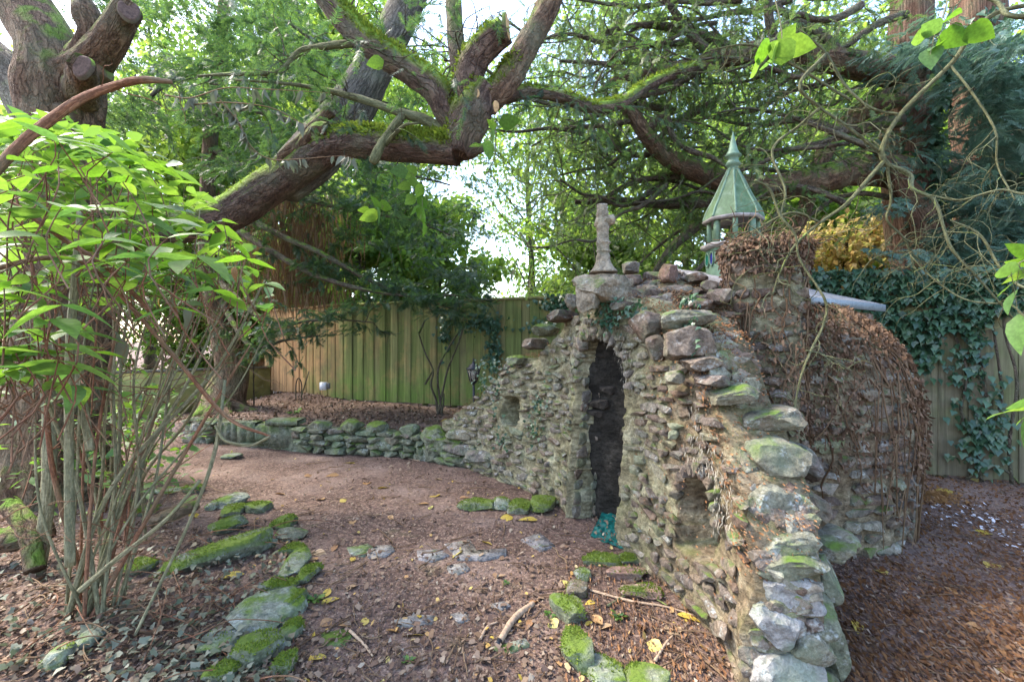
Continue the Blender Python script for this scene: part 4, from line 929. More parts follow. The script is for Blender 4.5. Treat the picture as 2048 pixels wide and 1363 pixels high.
def clump_fronds(n, X, Yp, D, m, L, rad=(.35, .75), droop=.35, tmpl=None, holes=(), rr=None, thick=.12, keep=None):
    """layered boughs: flat fans of sprays in a slab of space seen through px X, py Yp at depths D"""
    rr = rr or rng; pos = []; dr = []
    for _ in range(n):
        for _try in range(30):
            px, py, d = rr.uniform(*X), rr.uniform(*Yp), rr.uniform(*D)
            if any(((px-h[0])/h[2])**2+((py-h[1])/h[3])**2 < 1 for h in holes): continue
            if keep and not keep(px, py): continue
            break
        else: continue
        c = P(px, py, d); a0 = rr.uniform(0, 2*math.pi); R = rr.uniform(*rad); main = np.array((math.cos(a0), math.sin(a0), -.1))
        sidev = np.array((-main[1], main[0], 0))
        u = rr.uniform(-1, 1, m)*R; v = rr.uniform(-.55, .55, m)*R*(1-.5*np.abs(u)/R)
        q = c+main*u[:, None]+sidev*v[:, None]+np.stack((rr.normal(0, .02, m), rr.normal(0, .02, m), rr.normal(0, thick, m)*.5-.25*droop*(u/R+1)*R-.35*droop*np.abs(v)), 1)
        d_ = main[None]*1.0+sidev[None]*np.sign(v)[:, None]*rr.uniform(.2, 1.1, m)[:, None]+rr.normal(size=(m, 3))*.28+np.array((0, 0, -droop))
        pos.append(q); dr.append(d_)
    pos = np.concatenate(pos); Fr = frames_from(np.concatenate(dr), rr.normal(0, .45, len(pos)))
    tv, tf = tmpl or FROND; return scatter(tv, tf, pos, Fr, rr.uniform(L[0], L[1], len(pos)))

R2 = np.random.default_rng(5)
FRONDS = frond_arrays(6, 48, .06, 9, .4, .12)
LEAF2 = (np.array([(0, 0, 0), (-.3, .42, .06), (.3, .42, .06), (0, 1, -.1)]), np.array([(0, 2, 1), (1, 2, 3)]))
# --- old yew on the left: trunk, low mossy limb with its elbow and risers
def left_yew():
    b = P(118, 990, 4.9); root = thing('yew_tree', 'old yew with a thick trunk and a long low mossy limb ending in an elbow', 'tree', (b[0], b[1], 0))
    limb(root, 'trunk', [(112, 1010, 4.95, 92), (122, 800, 4.95, 82), (132, 600, 4.95, 76), (132, 450, 4.9, 72), (130, 320, 4.9, 66), (124, 235, 4.9, 66), (120, 165, 4.9, 70), (100, 100, 4.9, 54), (62, 30, 5.0, 46), (14, -60, 5.1, 42)], 'bark', 40, 110, .17)
    limb(root, 'limb', [(112, 330, 4.95, 44), (82, 260, 5.05, 38), (56, 205, 5.15, 35), (12, 140, 5.25, 34), (-80, 60, 5.4, 36)], 'bark_grey', 24, 40, .12)
    limb(root, 'limb', [(120, 170, 4.85, 46), (175, 130, 4.75, 36), (215, 85, 4.65, 30), (250, 28, 4.6, 27), (256, 18, 4.6, 26)], 'bark', 20, 34, .14)
    cutface(root, 258, 20, 4.5, 18, 24, 'darkcut', (.55, -.75, .3))
    limb(root, 'limb', [(165, 120, 4.75, 30), (180, 70, 4.7, 20), (172, 30, 4.7, 24), (160, -10, 4.7, 12)], 'bark', 16, 26, .25)
    limb(root, 'limb', [(160, 190, 4.8, 34), (163, 160, 4.55, 27), (164, 140, 4.35, 24), (164, 132, 4.25, 22)], 'bark', 16, 24, .14)
    cutface(root, 163, 132, 4.22, 19, 24, 'darkcut', (.05, -1, .15))
    # trunk burr where the limbs spread
    boulder('burr', P(185, 140, 4.75), (.35, .3, .3), M['bark'], root, 3, rough=.2); boulder('burr', P(120, 240, 4.72), (.36, .22, .3), M['bark'], root, 5, rough=.2)
    _, lp, lr = limb(root, 'limb', [(140, 500, 4.9, 52), (260, 468, 5.05, 40), (360, 448, 5.1, 36), (450, 428, 5.1, 35), (540, 372, 5.0, 36), (630, 312, 4.9, 35), (690, 284, 4.75, 31), (790, 290, 4.6, 32), (860, 296, 4.5, 31), (915, 300, 4.45, 32)], 'bark_moss', 26, 120, .13)
    _, lean, _r = limb(root, 'limb', [(560, 372, 5.05, 40), (625, 312, 5.3, 50), (690, 235, 5.5, 46), (740, 150, 5.6, 38), (785, 70, 5.7, 34), (835, -40, 5.9, 32)], 'bark_grey', 26, 70, .1)
    _, e, _r = limb(root, 'limb', [(915, 318, 4.45, 12), (916, 306, 4.45, 33), (926, 272, 4.42, 37), (938, 232, 4.4, 42), (950, 200, 4.4, 38), (968, 170, 4.4, 30)], 'bark_moss', 28, 40, .14)
    _, A, _r = limb(root, 'limb', [(925, 260, 4.42, 26), (895, 225, 4.42, 27), (870, 180, 4.4, 28), (820, 140, 4.4, 27), (755, 100, 4.4, 26), (700, 52, 4.45, 25), (635, -30, 4.5, 24)], 'bark_moss', 22, 70, .1)
    _, B, _r = limb(root, 'limb', [(942, 215, 4.4, 36), (936, 165, 4.38, 31), (950, 118, 4.35, 31), (985, 80, 4.3, 29), (1010, 60, 4.25, 27)], 'bark_moss', 22, 40, .12)
    cutface(root, 1015, 54, 4.2, 11, 28, 'cutwood', (.93, -.35, .1))
    _, B2, _r = limb(root, 'limb', [(928, 160, 4.4, 22), (916, 110, 4.42, 19), (910, 60, 4.45, 17), (906, -30, 4.5, 17)], 'bark_moss', 16, 36, .1)
    _, Cc, _r = limb(root, 'limb', [(950, 222, 4.42, 26), (990, 192, 4.42, 27), (1022, 150, 4.45, 27), (1052, 95, 4.5, 25), (1080, 45, 4.55, 25), (1118, -40, 4.6, 24)], 'bark', 22, 60, .12)
    cutface(root, 951, 187, 4.24, 9, 10, 'cutwood', (-.1, -1, .1)); cutface(root, 992, 213, 4.26, 6, 12, 'cutwood', (.3, -1, .0))
    limb(root, 'limb', [(940, 300, 4.4, 18), (958, 298, 4.35, 11), (968, 296, 4.33, 7)], 'bark_moss', 10, 10, .3)
    _, D, _r = limb(root, 'branch', [(985, 200, 4.45, 17), (1060, 184, 4.5, 13), (1130, 196, 4.6, 12), (1180, 214, 4.75, 12), (1240, 206, 5.0, 12), (1300, 168, 5.3, 11), (1370, 140, 5.6, 10), (1440, 122, 5.9, 7)], 'bark_moss', 14, 60, .12)
    _, E, _r = limb(root, 'branch', [(885, 262, 4.45, 12), (845, 240, 4.45, 11), (800, 225, 4.45, 9), (745, 206, 4.5, 8), (700, 192, 4.55, 7), (640, 178, 4.6, 5), (560, 166, 4.6, 3), (470, 160, 4.6, 2)], 'lichen_twig', 10, 50, .2)
    _, E2, _r = limb(root, 'branch', [(808, 228, 4.45, 8), (785, 258, 4.4, 9), (765, 285, 4.35, 9), (748, 318, 4.3, 11), (742, 326, 4.3, 6)], 'lichen_twig', 10, 24, .2)
    _, E3, _r = limb(root, 'branch', [(770, 290, 4.36, 5), (790, 268, 4.3, 4), (810, 250, 4.25, 3), (838, 246, 4.2, 2)], 'lichen_twig', 8, 14, .2)
    _, Gp, _r = limb(root, 'branch', [(735, 88, 4.45, 9), (690, 88, 4.5, 8), (630, 96, 4.6, 7), (600, 104, 4.6, 7), (572, 134, 4.6, 6), (548, 146, 4.6, 5), (480, 148, 4.65, 4), (395, 152, 4.7, 2)], 'lichen_twig', 10, 50, .2)
    limb(root, 'branch', [(590, 345, 4.95, 20), (568, 318, 4.85, 15), (600, 285, 4.8, 13), (640, 242, 4.75, 11), (662, 222, 4.72, 12)], 'bark', 12, 30, .3)
    limb(root, 'branch', [(598, 300, 4.8, 12), (632, 262, 4.7, 14), (655, 258, 4.65, 13)], 'bark', 12, 16, .3)
    mb = MB(); tips = []
    for q, n, ln, rd in ((lp, 10, (.4, .9), .008), (lean, 22, (.6, 1.3), .012), (A, 10, (.4, .9), .009), (D, 16, (.4, 1.0), .009), (E, 12, (.3, .7), .005), (Gp, 14, (.3, .8), .005), (B2, 8, (.5, 1.), .008), (Cc, 7, (.5, 1.0), .008)):
        tips += twiglets(mb, q, None, n, ln, rd, R2, .1, 2)
    mb.build('twigs', M['bark_dark'], root, True, 'stuff')
    tips = [t for t in tips if R2.random() < .5]
    V, T = fronds_on(tips, 5, (.10, .2), R2, .3, .5); obj('foliage', V, T, M['yew'], root, kind='stuff')
    # moss cushions on the limbs
    pos = []; dr = []
    for q, r0, m, t0, t1 in ((lp, .15, 9500, .45, 1), (lp, .17, 1200, .2, .45), (A, .118, 2400, .0, 1), (Cc, .118, 900, .0, .5), (D, .055, 1600, .0, .9), (e, .16, 1500, .3, 1), (B, .13, 600, .1, .9)):
        Aq = catmull(q, 200)
        for _ in range(m):
            k = int(R2.uniform(t0, t1)*197)+1; c = Aq[k]; t = Aq[k+1]-Aq[k-1]; t /= np.linalg.norm(t); s = np.cross(t, (0, 0, 1.)); s /= np.linalg.norm(s)+1e-9; u = np.cross(s, t)
            a = R2.normal(0, .75); 
            if abs(a) > 1.6: continue
            if fbm(c*1.0+s*math.sin(a)*.1, 5., 2) < -.28: continue
            nn = s*math.sin(a)+u*math.cos(a); pos.append(c+nn*r0*R2.uniform(.93, 1.06)); dr.append(nn+R2.normal(size=3)*.55)
    pos = np.array(pos); tv = np.array([(-.28, 0, 0), (.28, 0, 0), (0, 1, .25)]); V, T = scatter(tv, [(0, 1, 2)], pos, frames_from(np.array(dr), R2.uniform(0, 6, len(pos))), R2.uniform(.02, .055, len(pos)))
    obj('moss', V, T, M['moss_bright'], root, kind='stuff')
left_yew()

# --- dark yew behind the bed whose boughs hang over the fence
def fence_yew():
    b = P(452, 806, 9.2); root = thing('dark_yew', 'dark stemmed yew behind the shrub with boughs drooping over the board fence', 'tree', (b[0], b[1], .4))
    _, tp, _r = limb(root, 'trunk', [(440, 850, 9.1, 60), (450, 800, 9.2, 42), (462, 740, 9.2, 32), (440, 640, 9.2, 22), (415, 500, 9.3, 16), (420, 300, 9.4, 13), (440, 100, 9.6, 11), (460, -120, 9.8, 9)], 'bark', 22, 70, .16)
    for rw in ([(445, 800, 9.1, 22), (480, 818, 9.0, 14), (520, 826, 8.9, 6)], [(440, 806, 9.1, 22), (410, 826, 8.8, 14), (380, 838, 8.6, 7)], [(452, 800, 9.1, 20), (455, 825, 8.8, 12), (465, 838, 8.6, 6)]): limb(root, 'root_flare', rw, 'bark', 12, 14, .2)
    bough = []
    for rw in ([(430, 430, 9.2, 16), (540, 500, 8.4, 12), (620, 545, 8.0, 10), (700, 572, 7.8, 8), (800, 590, 7.6, 6), (900, 590, 7.4, 4), (985, 600, 7.3, 2)], [(430, 400, 9.2, 14), (560, 470, 8.4, 11), (640, 505, 8.1, 9), (740, 560, 7.9, 7), (850, 600, 7.6, 4), (930, 625, 7.4, 2)],
               [(435, 560, 9.2, 14), (500, 620, 8.2, 10), (560, 650, 7.8, 7), (620, 640, 7.6, 5), (690, 640, 7.4, 3), (750, 645, 7.3, 2)], [(440, 600, 9.2, 12), (500, 690, 8.2, 8), (570, 680, 7.8, 5), (640, 670, 7.6, 3)],
               [(430, 300, 9.4, 14), (560, 380, 8.6, 10), (700, 420, 8.2, 7), (820, 440, 8, 4), (900, 470, 7.9, 2)], [(445, 200, 9.5, 14), (600, 250, 8.8, 9), (760, 330, 8.4, 6), (900, 370, 8.2, 3)], [(450, 120, 9.6, 12), (330, 170, 8.8, 8), (240, 260, 8.4, 4)], [(450, 40, 9.6, 12), (560, 40, 8.8, 8), (680, 120, 8.4, 4)]):
        bough.append(limb(root, 'bough', [(q[0], q[1], q[2], q[3]*.55) for q in rw], 'bark_dark', 10, 50, .12)[1])
    mb = MB(); tips = []
    for k, q in enumerate(bough): tips += twiglets(mb, q, None, 15, (.2, .45) if k in (0, 1) else (.25, .6) if k in (2, 3) else (.5, 1.2), .008, R2, .12 if k < 4 else .25, 2)
    mb.build('twigs', M['bark_dark'], root, True, 'stuff')
    V1, T1 = fronds_on(tips, 9, (.08, .17), R2, .25, .45, FRONDS)
    V2, T2 = clump_fronds(95, (180, 640), (-40, 340), (6.2, 9.5), 60, (.11, .21), droop=.4, tmpl=FRONDS, holes=[(350, 260, 40, 50)], rr=R2)
    V3, T3 = clump_fronds(11, (500, 720), (600, 665), (7.0, 7.7), 60, (.08, .15), (.2, .4), .25, FRONDS, rr=R2, thick=.06)
    V6, T6 = clump_fronds(12, (830, 985), (580, 622), (7.0, 7.7), 46, (.07, .13), (.15, .3), .25, FRONDS, rr=R2, thick=.05); V3 = np.vstack((V3, V6)); T3 = np.vstack((T3, T6+len(V3)-len(V6)))
    V4, T4 = clump_fronds(85, (470, 980), (310, 565), (7.5, 9.5), 52, (.10, .19), (.3, .55), .4, FRONDS, holes=[(1010, 520, 60, 80), (900, 350, 60, 40), (640, 470, 40, 50), (560, 520, 60, 50)], rr=R2)
    V5, T5 = clump_fronds(16, (200, 420), (420, 620), (7.5, 9.), 44, (.10, .2), droop=.4, tmpl=FRONDS, rr=R2)
    mbf = MB()
    for V, T in ((V1, T1), (V2, T2), (V3, T3), (V4, T4), (V5, T5)): mbf.add(V, T=T)
    mbf.build('foliage', M['yew'], root, kind='stuff')
    # hanging dry brown strands
    pos = []; dr = []
    for _ in range(2600):
        px = R2.normal(590, 55); py = R2.uniform(380, 600); pos.append(P(px, py, R2.uniform(8.6, 9.8))); dr.append((R2.normal(0, .18), R2.normal(0, .18), -1))
    V, T = scatter([(-.02, 0, 0), (.02, 0, 0), (.035, .6, 0), (0, 1, .02)], [(0, 1, 2), (0, 2, 3)], np.array(pos), frames_from(np.array(dr), R2.uniform(0, 6, len(pos))), R2.uniform(.2, .5, len(pos)))
    obj('dry_strands', V, T, M['drybrown'], root, kind='stuff')
fence_yew()

# --- right hand yew: ivy clad trunk with long low limbs
def ivy_on(root, pos, dr, L, mat='ivy', name='ivy_leaves', tmpl=None, rr=R2):
    tv, tf = tmpl or LEAF_IVY; V, T = scatter(tv, tf, np.array(pos), frames_from(np.array(dr), rr.normal(0, .5, len(pos))), rr.uniform(L[0], L[1], len(pos)))
    return obj(name, V, T, M[mat], root, kind='stuff')
def right_yew():
    b = P(1825, 0, 7.3); root = thing('ivy_clad_yew', 'ivy clad yew trunk with long dark limbs reaching left over the turret', 'tree', (b[0], b[1], 0))
    limb(root, 'trunk', [(1850, 890, 7.3, 54), (1845, 700, 7.3, 48), (1838, 560, 7.3, 44), (1822, 440, 7.3, 42), (1812, 300, 7.3, 42), (1815, 160, 7.3, 40), (1822, 40, 7.3, 36), (1826, -140, 7.3, 30)], 'bark_red', 26, 90, .14)
    Ls = []
    for rw in ([(1815, 150, 7.2, 32), (1720, 132, 6.8, 26), (1640, 116, 6.5, 23), (1560, 100, 6.3, 21), (1490, 108, 6.2, 19), (1420, 122, 6.1, 15), (1330, 140, 6.0, 11), (1240, 158, 6.0, 8), (1190, 190, 6.0, 5)],
               [(1815, 345, 7.2, 33), (1720, 340, 6.9, 30), (1640, 358, 6.6, 28), (1560, 374, 6.4, 26), (1480, 372, 6.3, 23), (1410, 350, 6.1, 20), (1340, 318, 6.0, 17), (1300, 280, 5.9, 15), (1270, 236, 5.9, 14), (1248, 212, 5.9, 11)],
               [(1560, 102, 6.3, 14), (1470, 104, 6.2, 12), (1430, 82, 6.2, 10), (1380, 62, 6.2, 9), (1290, 50, 6.2, 7), (1200, 66, 6.2, 4)],
               [(1440, 118, 6.1, 11), (1400, 88, 6.1, 10), (1360, 40, 6.1, 8), (1320, -20, 6.1, 6)], [(1480, 108, 6.2, 9), (1400, 140, 6.0, 8), (1330, 180, 5.9, 7), (1250, 196, 5.8, 5), (1120, 206, 5.7, 3)],
               [(1800, 190, 7.0, 22), (1740, 215, 6.9, 18), (1670, 270, 6.9, 16), (1630, 350, 6.8, 15), (1605, 430, 6.8, 13), (1580, 480, 6.8, 10)],
               [(1510, 376, 6.3, 14), (1420, 402, 6.3, 12), (1330, 408, 6.3, 10), (1240, 402, 6.3, 8), (1150, 404, 6.3, 5)], [(1450, 400, 6.5, 10), (1390, 455, 6.5, 10), (1340, 500, 6.5, 8), (1300, 560, 6.5, 6)], [(1420, 360, 6.2, 8), (1340, 352, 6.2, 7), (1250, 372, 6.2, 5), (1150, 440, 6.2, 3)],
               [(1560, 100, 6.3, 9), (1540, 50, 6.3, 9), (1535, -20, 6.3, 8)], [(1700, 130, 6.7, 12), (1640, 70, 6.6, 10), (1560, 20, 6.6, 7), (1480, -20, 6.6, 4)], [(1800, 240, 7.0, 14), (1690, 260, 6.8, 10), (1600, 240, 6.6, 7), (1500, 250, 6.5, 4), (1400, 230, 6.5, 2)],
               [(1290, 265, 5.9, 8), (1330, 230, 5.8, 7), (1345, 270, 5.8, 6), (1380, 300, 5.7, 6), (1430, 318, 5.6, 5), (1480, 355, 5.5, 5), (1510, 420, 5.5, 4)], [(1300, 168, 6, 6), (1220, 130, 6, 5), (1120, 122, 6, 3)], [(1270, 240, 5.9, 6), (1210, 250, 5.9, 5), (1130, 256, 5.9, 3)]):
        Ls.append(limb(root, 'limb', rw, 'bark_dark' if rw[0][3] < 15 else 'bark', 18 if rw[0][3] > 15 else 10, 60, .12)[1])
    for k in range(34):
        x0 = R2.uniform(1330, 1830); y0 = R2.uniform(-20, 430); dd_ = R2.uniform(6.0, 7.6); w_ = R2.uniform(220, 480); sl_ = R2.normal(0, .35); sg = R2.uniform(-60, 60); r0 = R2.uniform(4, 8.5)
        Ls.append(limb(root, 'branch', [(x0-w_*u, y0+sl_*w_*u+sg*math.sin(3.1*u)+R2.normal(0, 9), dd_-.5*u, r0*(1-.75*u)) for u in np.linspace(0, 1, 7)], 'bark_dark', 8, 34, .15)[1])
    mb = MB(); tips = []
    for q in Ls: tips += twiglets(mb, q, None, 11, (.4, 1.2), .008, R2, .12, 2, jit=.36, sides=4)
    mb.build('twigs', M['bark_dark'], root, True, 'stuff')
    holes = [(1250, 90, 70, 50), (1320, 10, 60, 30), (1150, 330, 50, 50), (1240, 300, 40, 40), (1080, 500, 60, 60), (1420, 60, 40, 30), (1010, 520, 70, 90), (1360, 420, 30, 30), (1240, 470, 40, 50)]
    mf = MB(); V, T = fronds_on(tips, 5, (.07, .15), R2, .4, .5, FRONDS); mf.add(V, T=T)
    V, T = clump_fronds(180, (1090, 1800), (-40, 330), (6.5, 9.5), 42, (.07, .15), droop=.35, tmpl=FRONDS, holes=holes, rr=R2, thick=.2); mf.add(V, T=T)
    V, T = clump_fronds(70, (1060, 1500), (300, 570), (7.2, 9.5), 42, (.07, .15), droop=.35, tmpl=FRONDS, holes=holes+[(1466, 440, 50, 120)], rr=R2, thick=.2); mf.add(V, T=T)
    mf.build('foliage', M['yew_lit'], root, kind='stuff')
    mf = MB(); V, T = clump_fronds(66, (880, 1400), (120, 540), (6.5, 8.5), 40, (.07, .14), droop=.35, tmpl=FRONDS, holes=holes, rr=R2, thick=.16); mf.add(V, T=T); mf.build('foliage', M['yew'], root, kind='stuff')
    pos = []; dr = []
    for _ in range(2300):
        py = R2.uniform(90, 560); r = .36*R2.uniform(.85, 1.15); a = R2.uniform(math.radians(-150), math.radians(20))
        c = P(1818+.02*(py-300), py, 7.25)
        if a < math.radians(-95) and R2.random() < .75: continue
        if fbm(np.array((c[2]*1.0, a, 0.)), 1.3, 2) < -.15: continue
        n = np.array((math.cos(a), math.sin(a), 0)); pos.append(c+n*r+np.array((.06, 0, 0))); dr.append(np.array((0, 0, -1))+n*.55+R2.normal(size=3)*.4)
    ivy_on(root, pos, dr, (.07, .13))
right_yew()

def red_trunk():
    b = P(1962, 0, 8.0); root = thing('red_barked_tree', 'tree with fibrous red bark rising at the right behind the fence', 'tree', (b[0], b[1], 0))
    limb(root, 'trunk', [(1990, 880, 8, 60), (1985, 600, 8, 54), (1975, 420, 8, 50), (1962, 250, 8, 46), (1955, 100, 8, 44), (1958, -120, 8, 40)], 'bark_red', 26, 80, .18)
    limb(root, 'limb', [(1955, 130, 7.9, 30), (1900, 140, 7.7, 26), (1840, 150, 7.6, 22)], 'bark_red', 14, 24, .16); limb(root, 'limb', [(1970, 330, 7.9, 26), (1900, 345, 7.7, 18), (1840, 350, 7.6, 12)], 'bark_red', 14, 24, .16)
    mf = MB()
    V, T = clump_fronds(120, (1770, 2120), (60, 600), (5.6, 7.8), 60, (.12, .26), (.3, .7), .28, FRONDB, rr=R2, thick=.08, holes=[(1850, 520, 60, 60), (1935, 190, 28, 100)], keep=lambda x, y: x > 1900 or y < 130 or (y > 340 and R2.random() < .3)); mf.add(V, T=T)
    V, T = clump_fronds(20, (1640, 1900), (230, 380), (6.8, 7.8), 44, (.10, .22), (.3, .6), .3, FRONDB, rr=R2, thick=.08); mf.add(V, T=T)
    mf.build('foliage', M['cypress'], root, kind='stuff')
    pos = []; dr = []
    for _ in range(500):
        py = R2.uniform(20, 420); c = P(1985+.06*(py-200), py, 7.6); pos.append(c+R2.normal(size=3)*np.array((.12, .1, .05))); dr.append(np.array((0, -.5, -1))+R2.normal(size=3)*.4)
    ivy_on(root, pos, dr, (.08, .14))
red_trunk()
def cypress_stem():
    b = P(1890, 0, 6.9); root = thing('leaning_cypress', 'leaning cypress stem with shredding bark rooted behind the ivy topped fence', 'tree', (b[0], b[1], 0))
    limb(root, 'trunk', [(1905, 900, 6.9, 46), (1895, 640, 6.9, 42), (1872, 520, 6.9, 36), (1850, 440, 6.85, 28), (1800, 360, 6.8, 18), (1760, 300, 6.7, 9)], 'bark_red', 20, 60, .2)
    V, T = clump_fronds(14, (1880, 2060), (420, 600), (6.0, 7.0), 50, (.12, .24), (.3, .6), .3, FRONDB, rr=R2, thick=.08); obj('foliage', V, T, M['cypress'], root, kind='stuff')
cypress_stem()

# --- leafy trees beyond the fence, lit from behind
def leafy(name, label, px, Y, h, cr, mat, n, L=(.15, .27), group=None, seed=1, squash=.9, low=.3):
    r = np.random.default_rng(seed); x = (px-CX)/F*Y; root = thing(name, label, 'tree', (x, Y, 0), group)
    mb = MB(); top = np.array((x, Y, h*.8)); addtube(mb, [(x, Y, -.1), (x+.1, Y, h*.3), (x-.1, Y, h*.55), top], [.2, .15, .1, .03], 12, 24, .15); mb.build('trunk', M['bark_grey'], root, True)
    mb = MB(); cl = []
    for k in range(26):
        z = h*r.uniform(low, .95); a = r.uniform(0, 2*math.pi); f = math.sin(math.pi*min(1, max(.05, (z/h-low*.6)/(1-low*.6))))**.6
        e = np.array((x+cr*f*math.cos(a)*r.uniform(.5, 1), Y+cr*f*math.sin(a)*r.uniform(.5, 1), z)); s = np.array((x, Y, max(.4, z-cr*.5)))
        addtube(mb, [s, (s+e)/2+r.normal(size=3)*.15, e], [.05, .03, .01], 6, 8, cap=False); cl += [(e, cr*.33), ((s+e)/2, cr*.28)]
    mb.build('branches', M['bark_dark'], root, True)
    pos = []
    for c, rr_ in cl:
        m = n//len(cl); q = r.normal(size=(m, 3)); q /= np.linalg.norm(q, axis=1)[:, None]; q *= (r.random(m)**.5)[:, None]*rr_; q[:, 2] *= squash*.7; pos.append(c+q)
    pos = np.concatenate(pos); dr = r.normal(size=(len(pos), 3))+np.array((0, 0, -.5)); tv, tf = LEAF2
    V, T = scatter(tv, tf, pos, frames_from(dr, r.uniform(-.9, .9, len(pos))), r.uniform(L[0], L[1], len(pos))); obj('leaves', V, T, M[mat], root, kind='stuff')
bgt = [(-150, 14, 9, 3.4, 'lime', 15000), (180, 15, 10, 3.6, 'lime', 15000), (470, 14.0, 8.5, 2.9, 'lime', 15000), (720, 13.0, 6.4, 2.4, 'lime', 13000), (600, 18, 13, 4.2, 'lime', 16000), (880, 16, 6.6, 2.3, 'lime', 12000), (1190, 15, 6.4, 2.3, 'lime', 12000),
       (1380, 12.5, 6.8, 2.5, 'lime', 9000), (1620, 11.5, 6.4, 2.4, 'lime', 13000), (1800, 13.5, 9, 3.2, 'lime', 14000), (2040, 12.5, 9, 3.2, 'lime', 13000), (2250, 15, 10, 3.4, 'lime', 9000), (820, 21, 15, 4.4, 'lime', 15000), (1480, 19, 13, 4.2, 'lime', 9000),
       (300, 17, 15, 4.2, 'lime', 13000), (1060, 22, 15, 4.2, 'lime', 5200), (1230, 17, 14.5, 4.0, 'lime', 7000), (1720, 17, 15, 4.2, 'lime', 8000), (1980, 16, 14, 4.0, 'lime', 11000), (640, 14, 12.5, 3.2, 'lime', 12000)]
lab = ['lime green leafy tree at the far left edge behind the yew trunk', 'lime green leafy tree behind the left yew trunk', 'lime green leafy tree behind the dark yew stem', 'bright leafy tree showing above the left half of the board fence', 'tall leafy tree behind the leaning grey limb', 'leafy tree left of the sky gap over the fence', 'leafy tree right of the sky gap behind the stone cross',
       'bright leafy tree directly behind the green turret', 'leafy tree behind the flat roof to the right of the turret', 'leafy tree behind the ivy clad yew trunk', 'leafy tree behind the red barked trunk', 'leafy tree at the far right edge', 'tall distant leafy tree above the mossy elbow limb', 'tall distant leafy tree above the turret spike', 'tall leafy tree high behind the left yew limbs', 'thin distant leafy tree over the pale sky gap', 'tall leafy tree high above the stone cross', 'tall leafy tree high to the right of the turret', 'tall leafy tree high behind the red barked trunk', 'tall leafy tree high behind the leaning grey limb']
for k, (a, lb) in enumerate(zip(bgt, lab)): leafy('leafy_tree', lb, *a, group='sunlit leafy trees beyond the fence', seed=40+k)
leafy('autumn_tree', 'pale golden autumn shrub glowing behind the ivy covered fence', 1690, 9.4, 4.5, 1.5, 'autumn', 9000, (.09, .15), None, 77, low=.25)
leafy('autumn_tree', 'golden brown leafed bush behind the fence beside the pale autumn shrub', 1770, 9.9, 4.7, 1.3, 'autumn', 6500, (.09, .15), None, 78, low=.25)
leafy('laurel_bush', 'green broad leaved bush behind the mound and turret drum', 1385, 6.9, 2.75, .75, 'lime', 2600, (.10, .17), None, 79, low=.3)

for px, Y, h, cr, mt, n, sd, lb in ((-120, 12.6, 3.4, 2.0, 'lime', 7000, 91, 'leafy hedge shrub at the far left behind the low wall'), (150, 13.0, 3.6, 2.0, 'lime', 7000, 92, 'leafy hedge shrub behind the middle of the low wall'), (390, 14.0, 3.4, 1.8, 'lime', 6000, 93, 'leafy hedge shrub behind the right end of the low wall'), (575, 14.2, 3.1, 1.3, 'copper', 6000, 94, 'copper leafed bush behind the left end of the board fence')):
    leafy('hedge_shrub', lb, px, Y, h, cr, mt, n, (.12, .2), None, sd, low=.12)
